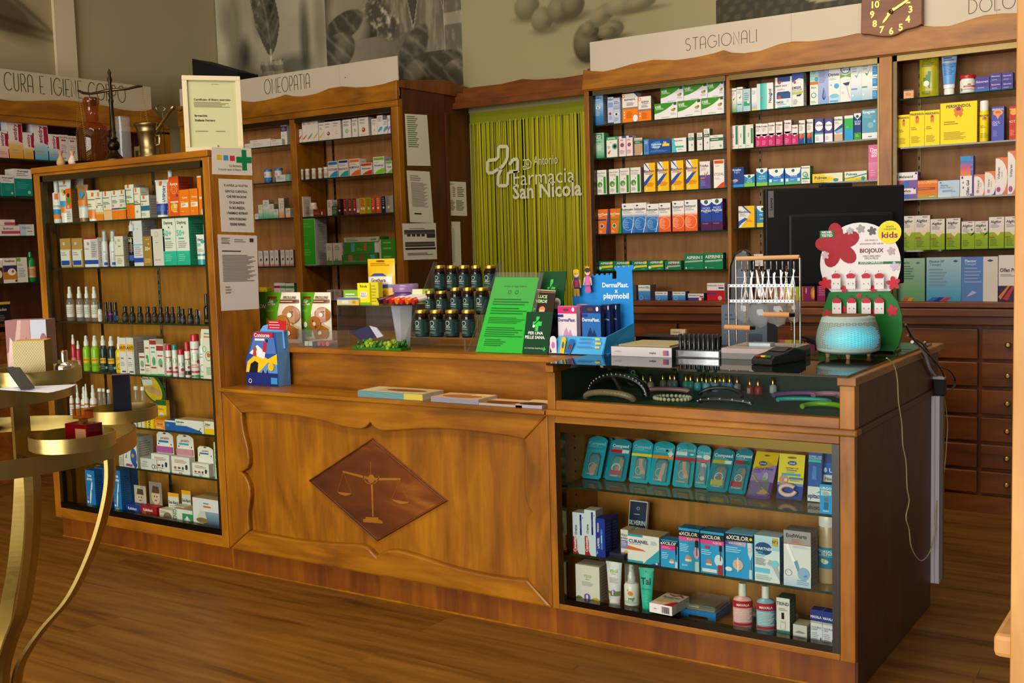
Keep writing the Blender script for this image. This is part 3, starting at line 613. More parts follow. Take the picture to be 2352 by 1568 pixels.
paper('notice', 'narrow pale sheet below the table of rows by the curtain', sd(((1009, 508), (1057, 509), (1060, 612), (1011, 612)), SX - .006), 'n,28,90,70,93,1,8a8276;n,10,10,20,86,26,a8a094;n,60,10,72,86,26,a8a094')
paper('notice', 'white sheet with bold black blocks under the typed letter', sd(((924, 513), (1001, 512), (1004, 595), (928, 597)), SX + .002), 'n,20,83,80,88,1,d;r,4,70,96,82,4a4440;r,5,72,95,73.5,d;r,12,64,22,71,3a3632;r,26,64,36,71,3a3632;r,40,64,50,71,3a3632;r,54,64,64,71,3a3632;r,70,60,96,70,3a3632;r,5,36,94,49,4a4440;r,5,42,94,43.5,d;r,5,28,96,33,2a2622;n,10,12,90,20,2,6a6258')
EX = -3.884 + .0012
paper('notice', 'small white pharmacy card with green cross on the display cabinet side', sd(((486, 338), (577, 341), (580, 403), (488, 400)), EX), 'r,12,54,24,73,d8b030;r,28,53,40,72,3a8ac8;r,44,52,56,71,c8283a;r,74,18,86,94,0b7a44;r,60,46,99,68,0b7a44;tl,42,34,9,3a3a34,La farmacia;tl,14,20,8,3a3a34,Il vostro team di fiducia')
paper('notice', 'white notice to customers in capital letters on the display cabinet side', sd(((502, 410), (579, 413), (584, 534), (509, 532)), EX), ';'.join('T,50,%d,4.3,2a2622,%s' % (88 - 10.4*i, s) for i, s in enumerate(('SI AVVISA LA NOSTRA', 'GENTILE CLIENTELA,', 'CHE PER RAGIONI', 'DI QUALITÀ E', 'DI SICUREZZA,', 'I FARMACI RITIRATI', 'NON POSSONO', 'ESSERE RIPRESI.'))), cl='cfc8c0')
paper('notice', 'long white official letter with header table, lowest on the cabinet side', sd(((500, 538), (590, 541), (595, 709), (509, 714)), EX), 'r,8,88,30,89,6a645c;r,8,95,30,96,6a645c;n,8,89,30,95,3,d;n,40,90,70,95,2,d;r,80,91,90,96,3a3632;n,8,77,72,80,1,2a2622;n,8,38,94,74,19,6a6258;n,12,22,28,33,3,8a8276', cl='cfc8c4')
# ================= counter, display cabinet, display case =================
YF = 3.426; ZT = 1.03; ZW = .858
E0, E1 = -5.212, -3.884
G0, G1 = -2.128, -.998
t = wthing('shop_counter', 'long wooden counter with carved panel and inlaid scales', 'counter', (-3, 3.9, 0))
def plinth(t, xa, xb):
    slab('plinth', xa, 3.452, 0, xb, 3.5, .107, 'wood_plinth', t); m = M('wood_y'); m.box(xa, 3.447, 0, xb, 3.453, .006); m.build('skirting_bead', t)
plinth(t, E1, G0)
QP = lambda zx, zy, y: PY(480 + zx/2.6134, 850 + zy/2.6134, y)
FY = YF - .002
def curve_pts(s): return [tuple(QP(a, b, FY)) for a, b in s]
top = [(195, 258), (200, 255), (300, 256), (400, 262), (500, 272), (600, 287), (680, 305), (750, 325), (800, 338), (850, 348), (885, 352), (915, 352), (938, 343), (955, 327), (965, 312), (975, 328), (992, 345), (1015, 360), (1040, 366), (1090, 365), (1150, 360), (1220, 355), (1300, 350), (1380, 351), (1450, 356), (1530, 363), (1600, 370), (1680, 380), (1750, 390), (1830, 403), (1875, 412), (1890, 418)]
rgt = [(1890, 418), (1897, 440), (1898, 480), (1894, 530), (1891, 590), (1890, 650), (1892, 700), (1896, 745), (1903, 785), (1914, 815), (1927, 838), (1937, 853), (1922, 868), (1906, 887), (1899, 915), (1896, 960), (1898, 1030), (1905, 1110), (1913, 1170), (1920, 1230), (1920, 1248), (1910, 1258)]
bot = [(1910, 1258), (1880, 1257), (1800, 1248), (1700, 1234), (1600, 1215), (1500, 1191), (1400, 1163), (1320, 1137), (1250, 1113), (1180, 1092), (1120, 1080), (1070, 1080), (1035, 1091), (1015, 1106), (1003, 1118), (985, 1100), (965, 1076), (940, 1058), (905, 1048), (850, 1044), (800, 1042), (720, 1037), (650, 1031), (570, 1023), (500, 1014), (420, 1000), (350, 987), (280, 973), (240, 963)]
lft = [(240, 963), (236, 920), (235, 850), (242, 800), (247, 755), (246, 715), (238, 680), (222, 645), (205, 622), (190, 612), (210, 603), (228, 590), (238, 565), (239, 530), (234, 480), (225, 435), (214, 395), (205, 355), (199, 310), (195, 275), (195, 258)]
TL, TR, BRc, BLc = (E1 + .004, FY, .842), (G0, FY, .842), (G0, FY, .107), (E1 + .004, FY, .107)
for pts, c0, c1, mt in ((top, TR, TL, 'wood_x'), (rgt, BRc, TR, 'wood_z'), (bot, BLc, BRc, 'wood_x'), (lft, TL, BLc, 'wood_z')):
    m = M(mt); m.prism(curve_pts(pts) + [c0, c1], (0, .034, 0)); m.build('panel_frame', t, bevel=.009)
PNY = FY + .026; slab('panel', E1, PNY, .1, G0, FY + .05, .85, 'wood_z', t)
# diamond with inlaid scales
D4 = [(980, 405), (1435, 785), (1010, 1028), (597, 660)]
dd = [QP(a, b, PNY - .004) for a, b in D4]; cen = sum(dd, Vector())/4
m = M('wood_dark'); ins = [cen + (p - cen)*.945 for p in dd]
for i in range(4):
    a, b, c, d = dd[i], dd[(i+1) % 4], ins[(i+1) % 4], ins[i]; m.prism([a, b, c, d], (0, .0045, 0)); e = [cen + (p - cen)*.985 for p in (a, b)]; f = [cen + (p - cen)*.962 for p in (b, a)]
    m.prism([e[0] - Vector((0, .008, 0)), e[1] - Vector((0, .008, 0)), f[0] - Vector((0, .008, 0)), f[1] - Vector((0, .008, 0))], (0, .011, 0))
m.build('diamond_moulding', t, bevel=.003)
m = M('burl'); m.prism(ins, (0, .004, 0)); inl = m.build('inlay_panel', t)
m = M('inlay'); mp = lambda u, v, off: Vector((u, PNY - .004 - off, v)); q2 = lambda s: [(QP(a, b, PNY).x, QP(a, b, PNY).z) for a, b in s]
def ip(s): m.poly([mp(p[0], p[1], .0008) for p in q2(s)], 'w')
ip([(976, 660), (988, 660), (992, 875), (985, 875)]); ip([(806, 603), (812, 602), (965, 640), (965, 655), (806, 612)]); ip([(985, 645), (1155, 646), (1155, 657), (985, 660)])
stroke(m, q2([(975, 545), (976, 640)]), .0022, mp, .0008, 'w'); stroke(m, q2(arc(978, 632, 47, 48, 0, 180, 14)), .003, mp, .0008, 'w')
m.poly([mp(*p, .0012) for p in q2(arc(979, 650, 20, 26, 0, 340, 14))], 'w')
for a, b, c in (((812, 612), (775, 728), (860, 738)), ((1150, 658), (1100, 772), (1205, 790))):
    stroke(m, q2([a, b]), .0012, mp, .0008, 'w'); stroke(m, q2([a, c]), .0012, mp, .0008, 'w'); mid = ((b[0] + c[0])/2, (b[1] + c[1])/2)
    ip([b, c, (c[0] - 12, c[1] + 8), (mid[0] + 5, mid[1] + 20), (b[0] + 15, b[1] + 14)])
ip([(945, 878), (1020, 882), (1022, 893), (1040, 900), (1052, 918), (930, 910), (930, 890), (945, 890)])
m.build('inlay_scales', t)
slab('worktop', E1 + .002, YF - .022, .842, G0 - .002, 3.67, ZW, 'wood_x', t, .004)
slab('riser', E1, 3.655, .842, G0 - .001, 3.68, 1.02, 'wood_x', t)
m = M('wood_x'); m.box(E1 + .001, 3.625, 1.008, G0 - .0005, 4.55, ZT); m.build('top_board', t, bevel=.004)
tag(slab('counter_ledge', E1 - .5, 3.70, 0, E1 - .001, 4.5, ZT, 'wood_x'), 'wooden ledge behind the tall display cabinet', 'counter')
slab('back_board', E1, 4.38, 0, G0, 4.40, 1.005, 'wood_dark', t)
# ---- tall display cabinet at the end of the counter ----
t = wthing('display_cabinet', 'tall glazed wooden display cabinet with sun creams, at the counter end', 'cabinet', (-4.5, 3.55, 0))
plinth(t, E0 + .02, E1); ZE = 1.935; EBk = 3.69; f0 = .107
fr = M('wood_z'); fr.box(E0, YF, f0, E0 + .05, YF + .03, ZE - .03).box(E1 - .045, YF, f0, E1, YF + .03, ZE - .03)
fr.box(E0, YF + .03, f0, E0 + .016, EBk, ZE - .03).box(E1 - .016, YF + .03, f0, E1, EBk, ZE - .03)
fr.use('wood_x').box(E0 + .05, YF, f0, E1 - .045, YF + .03, f0 + .055).box(E0 + .05, YF, ZE - .045, E1 - .045, YF + .03, ZE - .03).box(E0 + .016, YF + .03, f0 + .02, E1 - .016, EBk, f0 + .04)
fr.build('frame', t, bevel=.003)
slab('top_board', E0 - .006, YF - .008, ZE - .03, E1 + .0005, EBk, ZE, 'wood_x', t, .003)
slab('back_panel', E0 + .016, EBk - .012, f0, E1 - .016, EBk, ZE - .03, 'wood_warm', t)
m = M('metal'); c4 = '5a5038'; a0, a1 = E0 + .05, E1 - .045
m.box(a0, YF + .004, f0 + .055, a0 + .022, YF + .03, ZE - .045, c4).box(a1 - .018, YF + .004, f0 + .055, a1, YF + .03, ZE - .045, c4).box(a0, YF + .004, ZE - .075, a1, YF + .03, ZE - .045, c4).box(a0, YF + .002, f0 + .055, a1, YF + .03, f0 + .085, '2e2a22'); m.build('metal_frame', t)
ES = YF + .044
EL = [zat(*p, ES) for p in ((290, 503), (298, 611.5), (312, 741), (345, 862), (401, 990), (368, 1083))]
for z in EL: shelf_board(t, a0 - .02, a1 + .02, ES, EBk - .012, z)
EZ0 = f0 + .04
m = M('pane_glass'); m.box(a0 + .02, YF + .014, f0 + .08, -4.5, YF + .018, ZE - .07); m.build('glass_pane', t)
m = M('pane_glass'); m.box(-4.53, YF + .022, f0 + .08, a1 - .015, YF + .026, ZE - .07); m.build('glass_pane', t)
pr = PY(363, 600, EBk - .013).x; slot_strip(t, pr, EBk - .013, f0 + .05, ZE - .05, cl='9a9488'); slot_strip(t, E0 + .15, EBk - .013, f0 + .05, ZE - .05, cl='6e5430')
m = M('metal'); m.box(E0 + .017, YF + .1, f0 + .05, E0 + .021, YF + .118, ZE - .05, '6e5430').build('shelf_rail', t)
# ---- display case at the other end: vitrine above, shelves below ----
t = wthing('display_case', 'wooden display case with glass vitrine on top and foot care shelves', 'cabinet', (-1.56, 3.9, 0))
plinth(t, G0, G1 - .008); GB = 4.56; c0, c1 = -2.098, -1.047; s0, s1 = .118, .812
fr = M('wood_z'); fr.box(G0, YF, .107, c0, YF + .03, s1 + .03).box(c1, YF, .107, G1, YF + .03, s1 + .03)
fr.box(G0, YF, .86, c0 + .004, YF + .05, 1.0).box(c1, YF, .86, G1, YF + .05, 1.0)
fr.use('wood_x').box(c0, YF, .107, c1, YF + .03, s0 + .012).box(c0, YF, s1, c1, YF + .03, s1 + .03).box(c0 + .004, YF + .002, .86, c1, YF + .04, .895)
fr.use('wood_y').box(G0 + .0005, YF - .014, 1.0, c0 + .006, YF + .12, 1.027).box(c1 - .004, YF - .014, 1.0, G1 + .008, GB + .06, 1.027)
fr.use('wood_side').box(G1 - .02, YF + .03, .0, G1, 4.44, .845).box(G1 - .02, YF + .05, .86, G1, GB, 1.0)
fr.use('wood_warm').box(c0 - .03, YF + .03, .107, c0, YF + .33, s1).box(c1, YF + .03, .107, c1 + .03, YF + .33, s1).box(c0, YF + .03, s1, c1, YF + .33, s1 + .02)
fr.build('frame', t, bevel=.003)
slab('moulding', G0 + .0005, YF - .018, .84, G1 + .012, YF + .04, .862, 'wood_x', t, .006)
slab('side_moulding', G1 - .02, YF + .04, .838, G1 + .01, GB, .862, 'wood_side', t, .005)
slab('back_panel', c0, YF + .31, s0, c1, YF + .325, s1, 'wood_warm', t)
slab('case_floor', c0, YF + .03, s0, c1, YF + .31, s0 + .012, 'wood_x', t); FZ0 = s0 + .012
m = M('mirror_metal'); b1, b2, b3 = '6a5a30', '585450', '4a4438'
m.box(c0, YF - .002, s0 + .012, c0 + .024, YF + .03, s1, '5e5026').box(c1 - .024, YF - .002, s0 + .012, c1, YF + .03, s1, '4c4a48').box(c0 + .024, YF - .002, s1 - .032, c1 - .024, YF + .03, s1, '6a5c30').box(c0 + .024, YF - .001, s0 + .012, c1 - .024, YF + .03, s0 + .034, '3c3428'); m.build('brass_frame', t)
FS = YF + .044
FL = [zat(*p, FS) for p in ((1610, 1149), (1610, 1315))]
for z in FL: shelf_board(t, c0, c1, FS, YF + .31, z)
m = M('rubber')
for k in range(14): m.lathe([(.004, 0), (.004, .001)], (c0 + .0005, YF + .14, .2 + k*.045), 8, '20160c', ax=Matrix.Rotation(math.pi/2, 3, 'Y'))
m.build('peg_holes', t)
m = M('pane_glass'); m.box(c0 + .022, YF + .010, s0 + .03, -1.55, YF + .014, s1 - .03); m.build('glass_pane', t)
m = M('pane_glass'); m.box(-1.58, YF + .02, s0 + .03, c1 - .022, YF + .024, s1 - .03); m.build('glass_pane', t)
# vitrine
m = M('rubber'); m.box(c0, YF + .04, .874, c1, GB - .1, .88, '2a4a3a').box(c0, 4.02, .88, c1, 4.03, 1.0, '1c3c2e'); m.box(c0 - .026, YF + .05, .88, c0, GB - .1, 1.0, '1c3c2e'); m.build('vitrine_lining', t)
m = M('pane_glass'); m.box(c0 + .002, YF + .012, .893, c1, YF + .018, 1.024); m.build('front_pane', t)
m = M('counter_glass'); m.box(-2.116, 3.405, 1.027, -1.014, 4.52, 1.035); m.build('glass_top', t)
VZ = .88; ZG = 1.035
# aluminium corner profile behind the case
m = M('satin'); m.box(-.9985, 4.445, .09, -.968, 4.475, .835, 'd8d4da').box(-.968, 4.447, .11, -.955, 4.475, .835, '6a6058').box(-.985, 4.4445, .09, -.983, 4.445, .835, '8a8890')
tag(m.build('metal_profile', None, (-1, 4.43, .09)), 'grey aluminium corner strip at the dark counter side', 'metal strip')
# ---- upright of a wooden shelf unit close by ----
t = wthing('shelf_unit', 'pale wooden upright with a rounded rail close to the camera', 'shelf', (-.1, 1.6, 0))
a = PY(2326, 784, 1.6); px0 = a.x; slab('upright', px0, 1.6, 0, px0 + .10, 1.66, 2.6, 'post_wood', t, .006)
a = PY(2281, 1455, 1.72); b = PY(2330, 1517, 1.72); m = M('post_wood'); m.box(a.x, 1.72, b.z, b.x + .2, 2.0, a.z); m.build('rail', t, bevel=.008)
# ================= goods =================
def prj(P):
    d = Vector(P) - Vector((0, 0, EYE)); c = RM[0]*d.x + RM[1]*d.y + RM[2]*d.z
    return F*c.x/c.z + W/2, F*c.y/c.z + H/2
XA, ZA = Vector((1, 0, 0)), Vector((0, 0, 1))
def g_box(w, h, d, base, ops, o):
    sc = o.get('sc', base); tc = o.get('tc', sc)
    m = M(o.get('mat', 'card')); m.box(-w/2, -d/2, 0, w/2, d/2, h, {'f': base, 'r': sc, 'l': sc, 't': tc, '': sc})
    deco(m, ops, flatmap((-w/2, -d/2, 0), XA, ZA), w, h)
    if d > .03 and 'so' not in o: deco(m, 'n,14,12,86,88,%d,%s' % (max(3, int(h*70)), hexmix(sc)), flatmap((w/2, -d/2, 0), (0, 1, 0), ZA), d, h)
    if 'so' in o: deco(m, o['so'], flatmap((w/2, -d/2, 0), (0, 1, 0), ZA), d, h)
    if 'to' in o: deco(m, o['to'], flatmap((-w/2, -d/2, h), XA, (0, 1, 0)), w, d)
    return [('', m)]
def hexmix(c):
    a = col(c); k = .55 if sum(a[:3]) > .25 else 2.2
    return tuple(min(1, v*k + (.02 if k > 1 else 0)) for v in a[:3]) + (1,)
def hexs(c): return ''.join('%02x' % round(255*(12.92*v if v <= .0031308 else 1.055*v**(1/2.4) - .055)) for v in c[:3])
_hm = hexmix
def hexmix(c): return hexs(_hm(c))
def g_tube(w, h, d, base, ops, o):
    """squeezable tube standing on its cap"""
    cp = o.get('cp', .1); cc = o.get('cc', 'w'); r0 = w*o.get('k', .4); dr = r0*.8; seg = 24; m = M('plastic'); z0 = h*cp; vs = []; fs = []; nz = 9
    R = lambda t: (r0 + (w/2 - r0)*t, .003 + (dr - .003)*(1 - t**1.6))
    for j in range(nz + 1):
        rx, ry = R(j/nz)
        for k in range(seg): a = 2*math.pi*k/seg; vs.append((rx*math.cos(a), ry*math.sin(a), z0 + (h - z0)*j/nz))
    for j in range(nz):
        for k in range(seg): fs.append((j*seg+k, j*seg+(k+1) % seg, (j+1)*seg+(k+1) % seg, (j+1)*seg+k))
    m.add(vs, fs, base, True).add(vs[-seg:], [list(range(seg))], base)
    m.box(-w/2, -.003, h - h*.05, w/2, .003, h, o.get('tp', base))
    def mp(u, v, off):
        t = max(0, min(1, v/(h - z0))); rx, ry = R(t); x = (u/w - .5)*2*rx*.98; return Vector((x, -(ry*math.sqrt(max(0, 1 - (x/rx)**2)) + off*3 + .0003), z0 + v))
    deco(m, ops, mp, w, h - z0, 10, .0003)
    c = M('plastic'); c.lathe([(r0*.92, 0), (r0*.95, z0*.5), (r0*.92, z0)], (0, 0, 0), 20, cc, sy=.82)
    return [('body', m), ('cap', c)]
def cyl_ops(m, ops, r, z0, h, span=2.9, sy=1):
    mp, w = cylmap((0, 0, 0), r + .0004, z0, span, sy=sy)
    # printed area as a whole is w wide; keep ops in percent of it
    deco(m, ops, mp, w, h, 14, .0002); return m
def g_spray(w, h, d, base, ops, o):
    r = w/2; bf = o.get('bf', .62); cc = o.get('cc', 'w'); hb = h*bf; bm = o.get('bm', 'plastic'); sy = o.get('sy', 1); rc = r*o.get('rc', .5)
    m = M(bm); m.lathe([(r*.9, 0), (r, h*.02), (r, hb*.86), (r*.85, hb*.95), (rc*.9, hb), (rc*.8, hb + h*.02)], (0, 0, 0), 22, base, sy=sy); out = [('body', m)]
    if ops:
        lz0, lz1 = o.get('lz', (.03, .8)); l = M('card'); cyl_ops(l, ops, r*1.0, hb*lz0, hb*(lz1 - lz0), o.get('span', 2.9), sy); out.append(('label', l))
    c = M('plastic')
    if o.get('pump', 1): c.lathe([(rc, hb + h*.01), (rc, hb + h*.12), (rc*.75, hb + h*.15), (rc*.62, h*.97), (rc*.45, h)], (0, 0, 0), 16, cc).box(-rc*.18, -rc*1.05, h*.92, rc*.18, 0, h*.955, cc)
    else: c.lathe([(rc, hb + h*.01), (rc*.98, h*.97), (rc*.9, h)], (0, 0, 0), 18, cc)
    out.append((o.get('cn', 'pump' if o.get('pump', 1) else 'cap'), c))
    if 'oc' in o: k = M('clear_plastic'); k.lathe([(r*.92, hb*.98), (r*.88, h*1.02), (r*.6, h*1.05)], (0, 0, 0), 18, 'w'); out.append(('overcap', k))
    return out
def g_can(w, h, d, base, ops, o):
    r = w/2; cf = o.get('cf', .2); m = M('plastic'); m.lathe([(r*.95, 0), (r, h*.015), (r, h*(1 - cf)*.97), (r*.9, h*(1 - cf))], (0, 0, 0), 22, base); cyl_ops(m, ops, r, 0, h*(1 - cf)*.96)
    c = M('plastic'); c.lathe([(r*.95, h*(1 - cf)), (r*.93, h*.97), (r*.84, h)], (0, 0, 0), 20, o.get('cc', 'w')); return [('body', m), ('cap', c)]
def g_jar(w, h, d, base, ops, o):
    r = w/2; lf = o.get('lf', .24); m = M(o.get('bm', 'plastic')); hb = h*(1 - lf); m.lathe([(r*.9, 0), (r*.97, h*.03), (r*.97, hb*.86), (r*.82, hb)], (0, 0, 0), 22, base); out = [('body', m)]
    if ops: l = M('card'); lz0, lz1 = o.get('lz', (.08, .84)); cyl_ops(l, ops, r*.97, hb*lz0, hb*(lz1 - lz0)); out.append(('label', l))
    c = M(o.get('lm', 'plastic')); rl = r*o.get('rl', 1.0); c.lathe([(rl*.98, hb), (rl, hb + h*.02), (rl, h*.97), (rl*.93, h)], (0, 0, 0), 24, o.get('cc', 'w')); out.append(('lid', c)); return out
def g_oil(w, h, d, base, ops, o):
    r = w/2; m = M('plastic'); m.lathe([(r*.92, 0), (r, h*.03), (r, h*.5), (r*.8, h*.6), (r*.5, h*.64), (r*.5, h*.7)], (0, 0, 0), 18, base)
    out = [('body', m)]
    if ops: l = M('card'); cyl_ops(l, ops, r, h*.06, h*.42); out.append(('label', l))
    c = M('plastic'); c.lathe([(r*.66, h*.66), (r*.68, h*.96), (r*.6, h)], (0, 0, 0), 16, o.get('cc', '14110f')); out.append(('cap', c)); return out
def g_pouch(w, h, d, base, ops, o):
    m = M('plastic'); nx, nz = 8, 10; F_ = lambda u, v: (d/2)*max(.06, (1 - (2*u - 1)**4))*max(.05, min(1, (1 - v)*2.6))*(1 if v > .06 else .6)
    for s in (-1, 1):
        vs = [((u/nx - .5)*w, s*F_(u/nx, v/nz), v/nz*h) for v in range(nz + 1) for u in range(nx + 1)]
        fs = [(v*(nx+1)+u, v*(nx+1)+u+1, (v+1)*(nx+1)+u+1, (v+1)*(nx+1)+u) for v in range(nz) for u in range(nx)]
        m.add(vs, fs if s < 0 else [f[::-1] for f in fs], base, True)
    mp = lambda u, v, off: Vector((u - w/2, -(F_(u/w, v/h) + off*2 + .0006), v))
    deco(m, ops, mp, w, h, 10, .0003); return [('', m)]
KIND = dict(b=(g_box, 'medicine_box', 'box'), t=(g_tube, 'cream_tube', 'tube'), s=(g_spray, 'spray_bottle', 'bottle'), a=(g_can, 'spray_can', 'spray can'), j=(g_jar, 'pill_jar', 'jar'), o=(g_oil, 'dropper_bottle', 'bottle'), p=(g_pouch, 'sachet', 'pouch'))
PLUR = dict(b='boxes', t='tubes', s='bottles', a='cans', j='jars', o='small bottles', p='pouches')
ORD = ['first', 'second', 'third', 'fourth', 'fifth', 'sixth', 'seventh', 'eighth', 'ninth', 'tenth', 'eleventh', 'twelfth', 'thirteenth', 'fourteenth', 'fifteenth']
NUM = 'zero one two three four five six seven eight nine ten eleven twelve thirteen fourteen fifteen'.split()
def popt(s):
    o = {}
    for kv in s.split():
        k, v = kv.split('=')
        if k in ('sc', 'tc', 'cc', 'bm', 'so', 'to', 'mat', 'cn', 'tp', 'nm', 'cat', 'lm', 'oc'): o[k] = v.replace('~', ' ')
        elif k == 'lz': o[k] = tuple(float(q) for q in v.split(':'))
        else: o[k] = float(v)
    return o
def place(parts, name, label, cat, loc, rz, group=None):
    if len(parts) == 1 and parts[0][0] == '':
        ob = parts[0][1].build(name, None); ob.location = loc; ob.rotation_euler.z = rz; return tag(ob, label, cat, group)
    t = thing(name, label, cat, loc, group, rz)
    for n, m in parts: m.build(n, t)
    return t
PLANES = dict(C=('y', SYP + .004), E=('y', ES + .004), O=('y', OS + .004), A=('x', AS - .004), F=('y', FS + .004))
def row(cab, phrase, z, ox, oy, s, text, dflt=.05):
    ax, pl = PLANES[cab]; recs = []
    for ln in text.strip().split('\n'):
        f = ln.strip().split('|')
        if len(f) < 4: continue
        o = popt(f[5]) if len(f) > 5 else {}
        for it in f[0].split('/'):
            q = [float(v) for v in it.split()]; recs.append((q, f[1].strip(), f[2].strip(), f[3].strip(), f[4] if len(f) > 4 else '', o))
    cnt = {}; tot = {}; recs.sort(key=lambda r: (r[0][0], r[0][2]))
    for r in recs: tot[r[2]] = tot.get(r[2], 0) + 1
    kinds = {}
    for r in recs: kinds[r[1]] = kinds.get(r[1], 0) + 1
    for q, kd, desc, base, ops, o in recs:
        back = o.get('b', 0); zb_ = z; px0, px1, py1 = ox + q[0]/s, ox + q[1]/s, oy + q[2]/s
        P = (lambda a, b: PY(a, b, pl + back)) if ax == 'y' else (lambda a, b: PX(a, b, pl - back))
        if len(q) > 3: zb_ = P((px0 + px1)/2, oy + q[3]/s).z
        h = P((px0 + px1)/2, py1).z - zb_
        bp = P((px0 + px1)/2, py1); bp.z = zb_; pm = (py1 + prj(bp)[1])/2
        a, b = P(px0, pm), P(px1, pm); w = (b.x - a.x) if ax == 'y' else (b.y - a.y); c = (a + b)/2; c.z = zb_ + .0006
        if cab == 'E': b.x = min(b.x, E1 - .02); a.x = max(a.x, E0 + .02); w = b.x - a.x; c.x = (a.x + b.x)/2
        if kd in 'saojt':
            dv = Vector((c.x, c.y)).normalized(); k_ = abs(dv.y if ax == 'y' else dv.x); w *= k_ if kd != 't' else (1 + k_)/2
        d = o.get('d', dflt) if kd in 'bp' else w*o.get('sy', 1)
        if kd == 't': d = w*.66
        if ax == 'y': c.y += d/2
        else: c.x -= d/2
        fn, nm, cat = KIND[kd]
        cnt[desc] = cnt.get(desc, 0) + 1; n = tot[desc]
        od = '' if n == 1 else (', the first' if cnt[desc] == 1 else ', the second') if n == 2 else ', %s of %s' % (ORD[cnt[desc]-1], NUM[n] if n < 16 else 'many')
        lab = desc + od + ', ' + phrase
        gr = '%s on the %s' % (PLUR[kd], phrase) if kinds[kd] > 1 else None
        rz = 0 if ax == 'y' else math.pi/2
        if kd in 'saoj': rz = math.atan2(-c.x, c.y)
        if kd == 't': rz += (math.atan2(-c.x, c.y) - rz)*.4
        place(fn(w - .0006, h, d, base, ops, o), o.get('nm', nm), lab, o.get('cat', cat), c, rz, gr)
# ---- seasonal cabinet, first bay ----
B1 = 'first seasonal bay'
row('C', 'top shelf, ' + B1, CL[0], 1340, 100, 4.612, '''
107 210 548|b|blue eye drop carton with an eye|4f88b8|r,0,0,100,30,1f5f9a,3f80b4;r,0,30,100,72,3f80b4,9cc0da;r,0,72,100,100,7fb0d4;T,48,91,8,1d4f8c,iridina;n,14,82,80,87,1,w;e,48,58,22,5,dfe8ee;c,48,58,8,2a4a66;n,10,30,70,48,4,9cc4e0|d=.07 sc=8a94a4
257 320 568|b|pale blue slim carton with pink dot|b9c6dc|T,45,91,8,2a5a9c,Irifor;r,10,62,90,80,7f9cc8;c,40,38,22,c03060;n,15,14,85,30,4,8090b0;r,0,0,100,5,3a3a40
318 388 575|b|grey blue slim carton with dark eye|b8c4d2|r,0,55,100,90,8aa0bc,c4ced8;n,8,76,92,88,2,34507c;e,45,36,40,6,dde2e6;c,45,36,16,2a3038;n,12,8,80,24,4,8090a4|d=.07
412 577 530|b|tall orange and white wipes carton|e6ddd2|r,0,0,100,46,f07c10;r,0,46,100,52,8a7a70;p,30386c,76,100,100,100,100,86;o,8,92,10,4,ee7a18;T,50,79,6,3a3230,BLEPHASOL;n,28,57,80,70,4,7a706a;c,14,36,5,f8d8b0;c,14,26,5,f8d8b0;c,14,16,5,f8d8b0;n,28,14,70,38,5,b85a08;e,84,12,16,12,e4e8ee
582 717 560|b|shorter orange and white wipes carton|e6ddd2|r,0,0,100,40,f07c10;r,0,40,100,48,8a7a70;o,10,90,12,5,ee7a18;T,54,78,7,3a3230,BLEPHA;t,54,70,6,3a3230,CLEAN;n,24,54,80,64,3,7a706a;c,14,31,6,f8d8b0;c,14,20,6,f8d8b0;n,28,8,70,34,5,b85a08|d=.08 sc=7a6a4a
752 995 630/998 1247 600/1250 1488 570|b|green and white carton in the lower iridil layer|e4e2e0|p,3a8c1c,0,34,25,42,50,58,74,80,88,100,0,100;T,16,80,16,w,iridil;n,5,60,44,72,3,cfe4c4;r,84,82,97,100,2a5a20;e,82,52,9,9,b09a50;e,88,58,5,6,5a7a3a;n,30,6,76,12,1,8a9a8a;n,72,22,96,36,2,b8b8b4
'''.replace('iridil layer', 'layer'))
row('C', 'upper layer, top shelf, ' + B1, CL[0], 1340, 100, 4.612, '''
817 1060 465 625/1062 1315 432 600/1318 1488 405 570|b|green and white leaf carton|dedce6|p,3a8c1c,0,34,25,42,50,58,74,80,88,100,0,100;T,16,80,16,w,iridil;n,5,60,44,72,3,cfe4c4;r,82,82,97,100,2a5a20;e,82,46,9,9,b09a50;e,88,52,5,6,5a7a3a;n,30,6,76,12,1,8a9a8a;n,72,22,96,36,2,b8b8b4
''')
